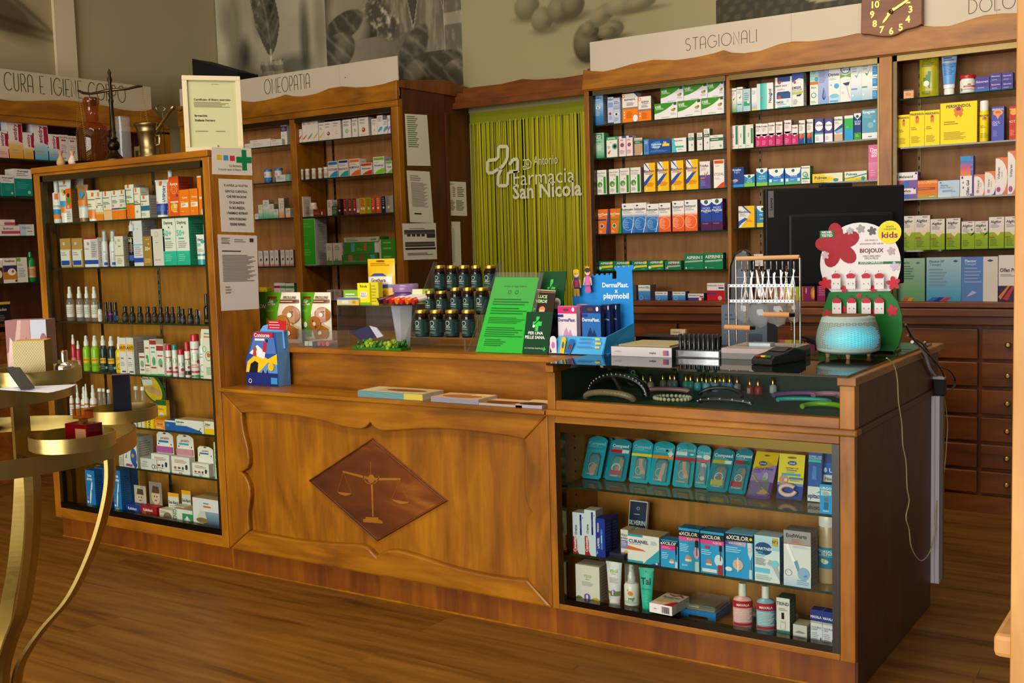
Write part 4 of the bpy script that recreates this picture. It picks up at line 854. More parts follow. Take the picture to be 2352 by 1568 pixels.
row('C', 'second shelf, ' + B1, CL[1], 1340, 100, 4.612, '''
118 220 948|b|tall pale green carton with dark green square|8fc0a0|r,0,0,100,30,1f8a54,8fc8a8;r,12,74,80,96,0f7a48;T,46,88,8,w,OPTI-;T,46,79,8,w,FREE;n,10,62,80,68,2,3a7a5a;n,15,30,85,52,4,d4e8d8|d=.07 sc=3f7a54
245 358 988|b|white carton with green head and big eye|e4e0d6|r,0,84,100,100,1f9a5a;T,50,92,8,w,AFOMILL;c,78,52,26,7aa898;c,78,52,17,24603c;c,78,52,10,16201c;c,22,22,10,d85a1c;c,32,30,7,d85a1c;c,40,72,4,2a8a50;n,10,42,36,58,3,9a948c
378 450 982/455 522 975|b|small carton with a coloured eye|ead2d0|r,40,90,100,100,3a4a8a;T,40,80,7,5a5058,EYE;c,46,56,30,c06a6a;c,46,56,18,2a2a34;c,46,56,8,8ab0cc;n,10,12,80,32,4,a08a8e|sc=c8b0b0
540 625 1000|b|brown and green eye drop carton|b89a78|r,0,66,100,100,2a6a48;r,0,84,100,100,d8d4c4;t,50,91,11,2a3a30,Systane;n,10,70,80,80,2,c8d8c8;p,dcd8d0,70,0,100,0,100,18|sc=5a7a64 d=.06
640 692 1015|b|narrow light blue allergy carton|4f86c0|n,20,70,80,90,3,c0d8f0;n,20,15,80,60,6,2a5a98|d=.04
692 915 1012|b|wide dark blue allergy carton with yellow tab|1d4a96|p,3a86c8,8,45,22,82,52,86,60,60,40,28;T,36,66,14,w,Opticrom;T,36,48,14,w,Allergo;r,66,48,98,66,f0cc20;T,78,76,20,w,to;n,8,10,90,26,3,6a94cc|sc=7aa0b8
937 1090 1000|b|white carton with teal corner and green bar|e2e4de|p,4fb8c8,0,0,0,100,14,100,34,0;T,46,82,11,4a5a6a,Bepanthen;r,22,32,86,44,2fae7a;c,90,38,9,d8e4d8;n,40,14,80,24,2,a0a8a4|sc=6a6450
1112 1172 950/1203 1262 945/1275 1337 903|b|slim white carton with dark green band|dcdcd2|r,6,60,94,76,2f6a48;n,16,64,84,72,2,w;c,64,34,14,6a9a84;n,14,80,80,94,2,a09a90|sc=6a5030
1340 1480 968|b|wide white carton with dark green band|dcdcd2|r,0,58,100,80,2f6a48;n,10,64,84,74,1,w;c,82,22,8,6aa888;n,10,16,40,22,1,b0b0a8;n,30,86,70,94,1,a09a90
''')
row('C', 'third shelf, ' + B1, CL[2], 1340, 100, 4.612, '''
145 245 1340/272 380 1330/385 490 1320/498 607 1312|b|white syrup carton with green head and bar|e2ded2|r,68,3,92,72,1f8a1c;c,30,40,26,3a9a38;e,34,36,10,6,d8a890;c,50,58,5,2a9a38;T,44,88,5,8a8a7a,DemoTussol;n,10,72,80,82,3,b0b0a4;n,10,8,56,22,4,a0a096|sc=8a8878
642 760 1265/785 905 1250/930 1060 1240/1088 1215 1228|b|white, yellow and blue cough carton|e6e2d8|p,f0bc0c,0,0,100,0,100,100,80,100,50,62,30,30,0,20;p,1f50a8,0,34,50,56,90,62,60,46,20,24,0,18;p,1f50a8,0,100,14,100,70,66,40,80;p,f0bc0c,40,100,100,100,100,60,60,70;T,46,72,9,1d2f70,Bisolvon;n,10,60,70,67,2,c84a20;n,24,18,94,32,4,d05810;e,24,9,8,5,e8d8a0|sc=e0b020
1232 1342 1248|b|white and violet carton with gold tick|e2dcd8|r,0,0,100,50,5c4494;r,0,0,40,50,3a56a0;p,a07028,42,58,54,40,84,62,78,62,56,50,48,58;T,44,84,8,3a3034,Triofan;n,10,66,70,78,4,c0b0b0;r,10,36,50,42,e0602a;n,10,10,60,32,5,8a7ab8|sc=8a8078
1380 1492 1230|b|white carton with orange top and curve|ece4dc|r,6,86,94,97,d84a10;p,d8440c,20,0,100,0,100,22,70,16,40,6;t,50,50,12,3a3234,STODAL;n,14,76,70,80,1,a09890;n,10,30,70,38,2,c8c0b8
''')
row('C', 'fourth shelf, ' + B1, CL[3], 1340, 420, 4.612, '''
155 272 280|b|orange and navy chest syrup carton|e0701a|p,24408a,70,0,100,0,100,100,92,100,84,60;r,0,54,76,60,2a3a7a;T,40,80,9,f8e8d0,BroChest;n,8,68,50,74,1,f8d0a0;c,34,32,18,f4ece0;c,34,32,14,6a4a3a;n,10,4,40,14,2,f8d0a0
287 402 272|b|orange and green chest syrup carton|e0701a|p,2f8a34,66,0,100,0,100,100,92,100,84,60;r,0,54,76,60,6a8a1a;T,40,80,9,f8e8d0,BroChest;n,8,68,50,74,1,f8d0a0;c,34,32,18,f4ece0;c,34,32,14,4a6a3a;n,10,4,40,14,2,f8d0a0|sc=1f6a34
410 540 218/540 668 210/673 798 222|b|white and blue cough sachet carton|e8e4dc|r,0,0,100,52,1f66b4,2f78c0;r,0,52,100,66,2f78c0,e8e4dc;p,e8e4dc,70,0,100,0,100,70,94,50,84,24;p,2f78c0,76,0,100,0,100,62,95,40,86,18;o,50,30,46,3,a8c4e0;p,2a2a50,12,91,24,94,36,91,24,88;T,46,80,7,3a3a4a,Solmucalm;n,10,66,84,76,2,a8a8a8;n,8,16,56,44,5,8ab4dc
800 925 213|b|narrow white and orange cough carton|e8e4dc|r,0,0,100,50,ec5a1c,f06a28;r,0,50,100,60,f06a28,e8e4dc;o,50,30,46,3,f8c8a4;p,2a2a50,12,91,24,94,36,91,24,88;T,46,81,8,3a3a4a,Solmucol;n,10,66,74,77,2,a8a8a8;n,8,14,56,44,6,fbb890|sc=7a4030
942 1075 190/1068 1208 180|b|tall white and orange cough carton|e8e4dc|r,0,0,100,50,ec5a1c,f06a28;r,0,50,100,60,f06a28,e8e4dc;o,50,30,46,3,f8c8a4;p,2a2a50,12,91,24,94,36,91,24,88;T,46,81,7,3a3a4a,Solmucol;n,10,66,74,77,2,a8a8a8;n,8,14,56,44,6,fbb890|sc=5a4a40
1243 1360 178/1357 1475 167|b|navy night syrup carton with white top|20409a|r,0,0,100,28,4a1a48;p,e4e4ec,0,100,0,92,20,84,50,80,80,84,100,92,100,100;c,50,92,18,1f6a4a;T,50,72,7,a8c8f0,VICKS;T,50,64,7,w,MedNait;t,50,58,4,w,Sirup;n,14,20,86,24,1,b080a8|sc=5a2040 d=.06
''')
row('C', 'fifth shelf, ' + B1, CL[4], 1340, 420, 4.612, '''
160 318 830/322 495 828/512 680 825/683 850 820|b|low green tablet carton with yellow stripe|0f7a50|p,e8d020,20,26,96,34,96,56,20,48;T,50,78,22,w,ASPIRINE;c,88,80,8,e8d020;c,12,28,9,dce4d8;n,60,8,92,18,1,8ac0a4
862 1035 825|b|green tablet carton with red and grey stripe|0f7a50|p,b8b4ac,14,28,94,36,94,52,14,44;p,c02040,18,46,80,54,80,60,18,52;T,56,80,24,w,ASPIRINE;e,14,20,8,7,e0c8b8|sc=0a5a38
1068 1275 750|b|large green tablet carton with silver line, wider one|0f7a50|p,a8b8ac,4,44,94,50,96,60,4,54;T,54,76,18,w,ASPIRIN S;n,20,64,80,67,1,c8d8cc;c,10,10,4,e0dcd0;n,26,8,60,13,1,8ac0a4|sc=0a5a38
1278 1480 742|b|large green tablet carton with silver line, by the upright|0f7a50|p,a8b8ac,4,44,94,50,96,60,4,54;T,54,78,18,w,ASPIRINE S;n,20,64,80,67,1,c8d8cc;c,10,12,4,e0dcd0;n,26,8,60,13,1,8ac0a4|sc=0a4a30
''')
row('C', 'bottom shelf, ' + B1, zb, 1340, 420, 4.612, '''
505 560 1085|b|dark painkiller carton behind the blue castle|3a4a5a||sc=5a4a40
582 708 1082|b|blue and white painkiller carton|e4e2de|r,0,0,100,58,1f6ab0,4f96d0;r,0,58,100,66,4f96d0,e4e2de;T,32,84,7,3a3a44,DAFALGAN;n,64,76,96,92,2,2a3a5a;o,24,16,16,4,8ac0e4;n,50,10,90,14,1,a8cce8|d=.08 sc=6a6460
760 893 1152/945 1080 1152|b|low blue and white painkiller carton|e4e2de|r,0,0,100,60,1f7ac0,5aa4dc;T,34,82,12,3a3a44,DAFALGAN;n,72,74,96,88,1,2a3a5a;o,26,24,14,4,8ac0e4|d=.06 sc=1f3a60
1108 1275 1172|b|low white, violet and red painkiller carton|e4e0de|r,0,0,100,40,b8182c;p,3a3a80,0,0,58,0,70,40,0,40;T,28,72,16,3a3a44,DAFALGAN;T,68,72,16,c02030,DOLO;r,76,50,98,64,24246a;c,78,18,9,e8d8d4|d=.07 sc=2a2a30
1310 1495 1062|b|square red and white painkiller carton|e6e0de|r,0,0,100,58,c01424;T,30,86,8,3a3a44,DAFALGAN;T,78,86,8,c02030,DOLO;r,66,68,96,76,24246a;r,4,38,54,46,3a3a90;c,74,14,12,d8a0a0
''')
# ---- second bay ----
B2 = 'second seasonal bay'
row('C', 'top shelf, ' + B2, CR[0], 1340, 100, 4.612, '''
1560 1622 475|b|slim white and green spray carton with tick|dfe0da|r,0,0,100,46,5a9a5a,cfe0c8;p,2a7a3a,34,56,52,48,86,66,54,56;T,50,90,6,3a3a3a,Triomer;n,10,70,80,84,3,a8a8a4
1625 1688 462|b|slim white and aqua spray carton with tick|dfe0da|r,0,0,100,46,8ab8c4,d4e0e0;p,2a7a3a,34,60,52,52,86,70,54,60;T,50,91,6,3a3a3a,Triomer;n,10,72,80,85,3,a8a8a4;r,10,28,80,32,2a8a9a
1692 1770 480|b|pale blue carton with green block|a8c8d0|r,8,24,92,44,2fa066;n,14,48,80,84,4,6a8a90;c,70,40,16,e0ece4|sc=4a6040
1780 1838 470|b|white carton with soft blue base|dfe0e2|r,0,0,100,40,8a9ac8,dfe0e2;r,0,0,100,8,d8d04a;n,14,70,80,90,4,a0a4a8
1838 2010 420|b|teal and white carton with sideways name|e0e2de|h,20,0,62,100,0fa8a0,7fd0cc;r,4,0,18,100,c4dcd8;V,80,50,17,2a3a4a,Nasobol;p,2a5a9a,86,46,98,56,86,62;c,30,46,6,d85a60
2030 2208 520|b|white salt carton with navy head, under another|dde4e4|r,10,60,92,100,2a5488;c,26,70,10,c84a40;T,30,38,12,3a3a50,EMSER;n,14,18,70,30,2,8a9098;c,76,44,8,b8d4d0;r,14,0,90,8,5ab0c8
2210 2332 310|b|tall white nasal rinse carton with blue head|e2e2de|p,3a5a9c,0,100,100,100,100,80,60,84,0,72;c,24,72,12,b84a48;T,40,56,7,3a3a44,EMSER;t,44,49,5,3a3a44,DOUCHE;t,50,43,5,3a3a44,DOCCIA NASALE;p,b0c81e,0,40,94,44,84,36,0,36;p,24346a,40,34,84,36,70,30,40,30;n,10,6,50,22,4,9a9a94
''')
row('C', 'upper layer, top shelf, ' + B2, CR[0], 1340, 100, 4.612, '''
2030 2208 355 520|b|white salt carton with navy head|e2e2de|r,14,68,90,100,2a4a88;c,26,66,10,b84a48;T,36,44,10,3a3a44,EMSER SALZ;n,14,14,60,28,2,9a9a94;r,14,0,84,6,24346a
''')
row('C', 'top shelf, ' + B2 + ' end', CR[0], 1800, 0, 3.92, '''
237 310 740|b|short white and orange carton with green swirl|e4e4d8|r,0,88,100,100,d87030;T,46,76,9,3a8a4a,Rhin;o,46,42,34,10,3a9ab0;n,10,6,80,18,2,7ab48a
310 405 555|b|tall violet blue carton with a drop|a8b4d8|r,0,0,100,60,8aa4d8,a8b4d8;p,1f3a7a,54,40,68,24,70,14,54,8,40,14,42,24;p,8aa4d8,56,36,66,22,60,12,50,16;T,40,84,6,3a3a5a,Alomare;p,2a2a50,14,93,30,96,46,93,30,90;n,10,50,80,78,8,7a86a8
402 508 615|b|white nasal spray carton with blue splash|e2e4e0|r,0,0,100,20,b8d8e8;c,70,48,22,4aa8d8;c,24,52,6,4aa8d8;e,50,20,40,6,7ac0e0;T,46,82,9,2a3a6a,Otrivin;n,10,66,70,74,2,8ac8b8;r,10,3,84,7,4aa8d8
508 605 532|b|white nasal spray carton with ringed emblem and pump|e6e4de|r,0,66,100,100,b8c4d0;c,50,76,42,2a4a88;c,50,76,36,f0f0ee;p,6aa84a,0,66,0,56,50,60,100,56,100,66,50,62;T,50,76,7,2a3a6a,Otrivin;p,3a3a70,24,44,90,46,80,38,50,38;p,c8c0bc,54,38,66,38,94,8,84,8;c,24,22,12,d0ccc8
605 700 520|b|white and blue spray carton with aqua tick|dfe4e4|r,0,0,100,40,88bcd8,dfe4e4;p,4ab8b8,34,60,54,52,92,72,56,58;T,46,86,6,3a3a3a,Triomer;n,10,66,60,82,3,a0a8a8;r,4,26,60,29,4a90c0;c,18,12,9,dce8ec
700 800 503|b|white and blue spray carton with green tick|dfe4e0|r,0,0,100,40,a0c4d4,dfe4e0;p,3a9a4a,30,62,50,54,90,76,54,60;T,46,87,6,3a3a3a,Triomer;n,10,68,60,84,3,a0a8a8;r,4,28,54,31,4a9a7a;c,18,12,9,dce8ec
800 846 775|b|small blue carton at the bottom of three|2a86c8|r,0,68,100,100,e0e4e4;T,54,84,16,3a3a3a,Triomer;n,10,20,80,60,3,8ac0e8
''', .06)
row('C', 'upper stack, top shelf, ' + B2, CR[0], 1800, 0, 3.92, '''
237 310 628 738|b|short aqua and white carton|b0d4cc|n,10,60,80,92,4,4a9a8a;c,80,20,26,4a9ac0;n,10,14,50,30,2,7ab4a8
800 846 672 772|b|small blue carton in the middle of three|2a86c8|r,0,68,100,100,e0e4e4;T,54,84,16,3a3a3a,Triomer;n,10,20,80,60,3,8ac0e8
800 846 560 670|b|small blue carton at the top of three|2a86c8|r,0,68,100,100,e0e4e4;T,54,84,16,3a3a3a,Triomer;n,10,20,80,60,3,8ac0e8
''')
row('C', 'second shelf, ' + B2, CR[1], 1340, 100, 4.612, '''
1560 1638 870/1640 1718 865|b|white carton with dark green upright bar|e0dcd4|r,66,18,96,98,2f7a58;V,34,56,13,4a4a48,Nasivin;n,10,6,60,14,1,a0a09a
1720 1800 858|b|white carton with green bar and yellow corner|e0dcd4|r,66,18,96,84,3a8a58;r,66,92,94,99,d8d020;V,34,56,13,4a4a48,Nasivin;n,10,6,60,14,1,a0a09a|sc=6a5a48
1825 1888 850/1886 1955 848/1958 2030 838/2038 2110 830/2127 2203 812|b|white and magenta nose spray carton with tick|e6dcd8|r,0,0,100,46,c81e6a;p,e6dcd8,0,46,100,46,100,54,50,36,0,54;p,9a8a50,44,44,58,36,92,56,58,42;T,44,88,7,3a2a30,Triofan;n,10,66,70,82,4,b8a8a8;n,10,6,70,28,4,e890b8|sc=8a7a78
2208 2272 862|b|short white and magenta nose spray carton|e6dcd8|r,0,0,100,50,c81e6a;p,e6dcd8,0,50,100,50,100,58,50,40,0,58;p,7a6a40,44,46,58,36,92,60,58,44;T,44,86,8,3a2a30,Triofan;n,10,6,70,30,4,e890b8
''')
row('C', 'second shelf, ' + B2 + ' end', CR[1], 1800, 0, 3.92, '''
137 193 1083/208 265 1073|b|white carton with rainbow stripes on navy|e4e0da|r,0,0,100,44,20408a;p,e87020,10,44,70,44,10,20;p,2aa8a0,70,46,100,46,100,0,86,0;p,d84028,30,30,80,40,80,30,30,16;T,46,86,8,3a3a3a,Rhino;n,10,54,70,78,4,a8a8a0|sc=6a6458
280 357 1068|b|violet carton with white disc and teal line|4a4a94|r,0,0,100,36,e4e4ea;e,50,68,46,20,f0f0f2;r,0,34,100,40,2aa8a0;T,50,72,9,2a3a6a,Otrivin;n,10,8,50,26,3,9ab8b0|sc=7a7490
370 440 1068|b|violet carton with white disc|54489a|r,0,0,100,36,e4e4ea;e,50,68,46,20,f0f0f2;T,50,72,9,2a3a6a,Otrivin;n,10,8,50,26,3,a8a0b0|sc=7a7490
455 530 1050|b|white carton with dark blue waves|e0ded8|p,2a4a80,0,44,100,70,100,40,30,30;p,7ab4d8,10,40,100,54,100,34,40,30;r,0,0,100,28,c8a888;T,46,88,8,3a3a3a,Otriduo;n,10,70,60,80,2,a0a09c
547 627 1040|b|green and blue split carton|2fae58|r,0,0,100,44,2a9ad0;r,0,88,100,100,dfe2da;n,14,50,60,56,1,8ad8a0|d=.05 sc=1f5a3a
633 697 1020|b|navy and green carton with white crown|1d3a7c|r,0,0,100,26,2f9a2c;p,e4e4e8,0,100,0,90,50,76,100,90,100,100;c,48,88,22,1f5a4a;T,50,68,8,a8c8f0,VICKS;T,50,60,7,w,Sinex;n,20,10,70,20,2,a8d8a0
705 842 985|b|grey teal syrup carton with white foot|5a9ab0|r,0,0,100,20,e2e4e2;T,46,92,9,e8f0f2,Spagysin;c,56,46,20,7ab4c4;c,82,58,8,a8d0dc;n,8,70,70,84,3,8ac0d0;n,40,4,74,10,1,3a5a6a
''')
row('C', 'third shelf, ' + B2, CR[2], 1340, 100, 4.612, '''
1563 1700 1312|b|dark blue nasal strip carton|1f3f80|r,0,0,100,14,2a8ad8;T,46,88,10,e0e8f4,Breathe;t,46,76,10,a8c4e8,Right;e,34,34,22,7,b8a8b8;n,10,20,50,26,1,8aa8d8|sc=16305c
1703 1815 1388|b|small turquoise inhaler carton with green base|1f86b0|r,0,0,100,30,7ac04a;p,e4eaea,0,100,0,92,50,64,100,92,100,100;c,48,84,14,1f6a5a;T,50,54,11,b8e0f0,VICKS;T,50,40,11,b8e0f0,Vaporub|d=.06
1832 1950 1322|b|turquoise inhaler carton with green base, taller|1f86b8|r,0,0,100,20,8ac040;p,e4eaea,0,100,0,86,50,66,100,86,100,100;c,50,86,15,1f6a5a;T,50,54,10,b8e0f0,VICKS;T,50,42,9,b8e0f0,Vaporub;r,16,22,84,30,2a9ac8|sc=2a4a30
1960 2125 1325/2135 2302 1318|b|blue inhaler carton with white crown|2460b8|r,0,0,100,14,5ab06a;r,0,14,100,40,3a90cc;p,e8ece8,0,100,6,70,30,54,70,54,94,70,100,100;c,52,84,10,1f6a5a;T,56,50,12,b8d8f0,VICKS;r,6,18,22,36,e4e8ea;r,80,18,96,36,e4e8ea;n,34,22,66,32,1,a8d0f0
''')
row('C', 'third shelf, ' + B2 + ' end', CR[2], 1800, 380, 4.127, '''
165 250 5|b|white carton with green dragon swirl|e2e4da|o,46,52,30,10,3a9a6a;o,60,44,22,8,3a9a8a;r,8,24,92,32,2f8a4a;T,46,90,7,4a5a3a,Bronchosan;n,14,8,80,18,2,b87060|sc=2f6a2a d=.06
272 558 75|b|long yellow and white balm carton|e8e4c8|p,e8c818,0,100,30,100,60,60,90,30,40,0,0,0;h,40,60,90,90,e8d870,e8e4d0;Tl,7,56,34,1f4a6a,Pulmex;e,78,22,9,18,3a8a98;n,8,14,50,24,1,8a8a6a
577 788 55|b|white and yellow balm carton with green wave|e4e6d4|r,0,0,100,34,e4cc20;p,2f8a7a,0,30,40,44,100,76,100,62,40,34,0,24;Tl,7,72,28,1f6a5a,Pulmex;c,84,20,10,3a8a98;n,50,12,76,18,1,6a7a3a
''')
row('C', 'third shelf, ' + B2 + ' end', CR[2], 1800, 0, 3.92, '''
763 846 1305|b|tall pink carton with white lettering|d46a9a|r,0,0,100,50,d0649a,d888ac;T,62,86,10,f4e8ee,Der;T,72,78,10,f4e8ee,mo;T,62,70,10,f4e8ee,sol;n,20,10,80,30,3,e0a0c0
''')
row('C', 'fourth shelf, ' + B2, CR[3], 1340, 420, 4.612, '''
1643 1812 245|b|white, yellow and blue cough carton|e2e0d8|p,f0bc0c,0,0,100,0,100,100,70,60,40,26,10,0;p,2a58b0,0,30,40,46,60,40,20,20,0,4;p,2a58b0,20,100,36,100,84,64,70,66;p,f0bc0c,36,100,100,100,100,50,84,64;T,38,74,12,4a5a80,Bisolvon;n,8,52,50,66,2,9aa0b0;n,50,26,90,36,2,d87028
1838 1960 243|b|turquoise inhaler carton with yellow base|1f80b8|r,0,0,100,20,e0c820;p,e4eaea,0,100,0,90,30,72,70,72,100,90,100,100;c,50,84,14,1f5a4a;T,50,58,9,b8e0f0,VICKS;r,24,36,66,42,d8a030
''')
row('C', 'bottom shelf, ' + B2 + '', zb, 1600, 420, 3.267, '''
620 712 705|b|yellow and pink carton|e0c83a|p,d06a6a,0,0,50,0,40,100,0,100
715 768 690|b|lime green carton|a8b428|p,c8a020,0,0,60,0,40,50,0,60
790 800 690|b|narrow orange carton|c05a20|
800 885 695|b|maroon carton with orange flame|7a1a4a|e,90,30,24,24,c87a2a;e,100,28,20,16,e0a840;V,24,40,13,e8d0dc,relaxin;n,16,60,30,90,2,c07090
905 985 700|b|dark magenta carton|8a1a58|n,14,20,90,70,6,c06a98
''')
row('C', 'fifth shelf, ' + B2 + '', CR[4], 1340, 420, 4.612, '''
1802 1902 755|b|white carton with grey print|d8d0c6|T,40,84,10,6a645c,Bisolsin;n,10,56,84,70,2,8a847c;n,10,16,60,40,3,b0a89c
''')
# ---- third bay ----
B3 = 'third seasonal bay'
row('C', 'top shelf, ' + B3, DR[0], 1800, 0, 3.92, '''
1080 1170 805|b|tiny peach matchbox carton|d8a070|r,0,84,100,100,4a3a34;n,20,30,80,60,3,9a6a40|d=.03
1213 1385 420|p|glossy yellow green clay pouch|a8a010|r,4,4,96,96,9a9a10,b0a41c;p,1a6a2c,14,18,60,16,66,50,50,50,50,44,38,44,38,38,26,38,26,32,14,32;c,42,26,16,c8d8b0;c,42,26,7,f0f0e0;t,44,75,5,3a4a0a,CLAY;n,16,60,84,72,4,6a6a10;r,16,7,60,11,6a7a10|nm=clay_pouch
1400 1560 400|t|large pale blue cream tube with white cap|a8c0e0|r,0,0,100,8,e0e4ea;r,0,10,100,58,5a9ad4;n,14,30,86,55,7,2a5a9a;T,34,88,4,2a3a6a,Bio-;n,14,62,86,72,2,3a4a7a;T,30,84,3.5,2a3a6a,Detergent|cp=.13 k=.31
1570 1718 675|j|white tub with red lid and leaf|e2ded2|r,0,0,100,100,e4e0d4;r,30,40,86,54,c02838;n,36,44,80,50,1,w;e,14,20,12,16,5a7a3a;n,30,14,84,30,2,8a8a80;e,56,64,8,7,8a9a5a|cc=c01828 lf=.17 rl=1.02
1725 1852 690|b|wide violet ointment carton|4a3a88|r,0,0,100,40,3a6ab0,4a3a88;T,50,66,15,c8c0e8,fisiocrem;n,16,20,80,30,1,a8b8e0
1857 1960 735/1963 2065 730|b|violet ointment carton of the lower pair|4a3a88|r,0,0,100,36,3a5a98,4a3a88;T,50,66,18,c8c0e8,fisiocrem;n,16,16,80,30,1,a8b8e0
''')
row('C', 'upper layer, top shelf, ' + B3, DR[0], 1800, 0, 3.92, '''
1857 1960 660 735/1963 2065 655 728|b|violet ointment carton|4a3a88|r,0,0,100,36,3a5a98,4a3a88;T,50,66,18,c8c0e8,fisiocrem;n,16,16,80,30,1,a8b8e0
''')
PK = '|b|%s|f0d408|e,%s,13,%s,d87830;e,%s,6,%s,8a2a6a;p,d87830,38,72,44,80,56,80,62,72,56,62,50,70,44,62;T,50,91,%s,3a2a50,PERSKINDOL;n,10,46,50,56,2,9a7a20;n,10,10,70,30,6,a8901c'
row('C', 'second shelf, ' + B3, DR[1], 1800, 0, 3.92, '\n'.join([
 '1028 1133 1035' + PK % ('short yellow muscle rub carton', '50,80', '7', '50,81', '5', 6), '1135 1268 1000/1270 1405 992' + PK % ('tall yellow muscle rub carton', '50,80', '7', '50,81', '5', 6), '1410 1740 920' + PK % ('big square yellow muscle rub carton', '50,80', '9', '50,82', '6', 7),
 '1755 1842 905|a|yellow muscle spray can with white cap|f0d408|T,50,88,6,3a2a50,PERSKINDOL;e,50,78,16,7,d87830;e,50,79,8,4,8a2a6a;n,20,12,80,30,4,a8901c;n,20,46,60,56,2,9a7a20|cf=.25',
 '1872 1985 960|b|indigo gel carton with flame|4a52a8|e,50,82,40,9,e09850;e,50,82,22,6,c86848;p,e09850,20,80,40,70,50,62,60,70,80,80;T,50,92,6,e8d8d0,PERSKINDOL;t,28,54,7,d8d0e8,COOL;t,28,47,6,d8d0e8,GEL;n,10,12,50,30,5,8a8ac8|sc=2a2430',
 '2030 2110 955|b|red gel carton with flame|c03418|e,50,82,40,9,e8a040;T,50,92,6,f0d0a0,PERSKINDOL;t,28,54,7,f8d8c8,HOT;n,10,12,60,30,5,e88a70']), .07)
row('C', 'third shelf, ' + B3, DR[2], 1800, 380, 4.127, '''
1075 1270 205|b|violet tablet carton with white panel, lower of two|7a5aa4|r,8,40,92,88,e4e0e0;r,0,0,56,38,3a6ab8;p,c84a50,0,38,36,38,0,6;T,44,68,18,3a3038,Mefena;r,80,80,90,92,4a2a6a;n,14,46,80,54,1,8a8088|d=.07
1267 1460 140|b|orange tablet carton with green base|e07818|r,0,0,100,30,a8a83a,e07818;T,50,88,13,f0c890,DOLO-SPEDIFEN;r,4,46,88,60,a04a3a;n,8,50,80,56,1,e8a070;n,60,4,94,12,1,f0e8b0|tc=a04a10 d=.09
1462 1668 142|b|pale blue gel carton|b4cce0|r,0,0,60,40,d0dce4,b4cce0;T,30,72,11,5a6a9a,Flector;t,40,58,11,5a6a9a,Dolo Forte;e,66,54,8,5,c8c87a;p,3a3a7a,8,88,13,92,18,88,13,84;n,20,30,84,44,2,6a8ac0|d=.07
1672 1798 98|b|white gel carton with violet edge|e4e0e0|r,90,0,100,100,4a3a9a;r,74,0,100,12,7a6a9a;V,58,40,22,3a3038,Olfen Gel;r,10,86,22,97,4a2a6a;n,18,30,30,80,2,8a8088
1803 1905 85|b|white and salmon gel carton, smallest|d87850|e,20,36,78,56,e4dcd4;V,40,52,18,5a4a6a,Voltaren;e,36,20,14,8,b890a8;V,64,50,9,9a8a98,Dolo Gel
1905 2010 55|b|white and salmon gel carton with blue corner|d87850|p,2a4a9a,40,0,100,0,100,30;e,20,40,80,56,e4dcd4;V,36,50,16,5a4a8a,Voltaren;e,36,17,14,8,b890a8;V,60,46,9,9a8a98,Dolo forte
2008 2120 -75|b|tall white and salmon gel carton|d87850|e,10,46,92,52,e4dcd4;V,26,58,22,5a4a6a,Voltaren;e,26,14,18,7,a8508a;V,54,54,9,c86a60,Dolo Gel
2122 2230 -140|b|tallest white and salmon gel carton|d87850|e,0,46,86,52,e4dcd4;V,30,54,24,5a4a5a,Voltaren;e,28,12,18,7,a8508a
''')
row('C', 'upper layer, third shelf, ' + B3, DR[2], 1800, 380, 4.127, '''
1075 1270 65 205|b|violet tablet carton with white panel|7a5aa4|r,0,46,100,100,e4e0e0;r,0,0,56,44,3a6ab8;p,c84a50,0,44,40,44,0,6;T,44,70,16,3a3038,Mefenacid;r,88,84,97,96,4a2a6a|d=.07
1675 1798 -88 98|b|gradient gel carton, blue to orange|5a6ab8|r,0,0,80,40,e08a40,c85a70;r,0,40,80,75,c85a70,3a70b8;r,0,75,80,100,3a8ac8;n,84,20,96,90,3,8a7ac0
''')
row('C', 'fourth shelf, ' + B3, DR[3], 1800, 380, 4.127, '''
1110 1243 480/1243 1387 475/1390 1527 507/1540 1675 500/1945 2090 488/2095 2235 483|b|white and lime syrup carton with pale tick|e4dcd6|r,0,0,100,52,8aa81a,98b428;p,e4dcd6,30,54,100,54,100,62;p,f0dcb0,30,54,60,40,98,64,96,70,60,52,44,58;T,46,85,8,3a3430,Algifor;n,10,66,70,78,3,a8a09a;n,10,8,60,32,5,6a8a1a;r,4,34,40,38,b8582a;n,50,94,94,98,1,6a645e|sc=8a8058
1685 1810 530/1812 1937 527|b|shorter white and lime syrup carton|e4dcd6|r,0,0,100,56,8aa81a,98b428;p,8aa81a,36,60,66,46,98,66,100,56;T,46,84,9,3a3430,Algifor;n,10,60,60,76,3,a8a09a;c,78,70,8,3a9a5a;n,10,10,60,34,4,6a8a1a;n,50,94,94,98,1,6a645e|sc=8a8058
''', .06)
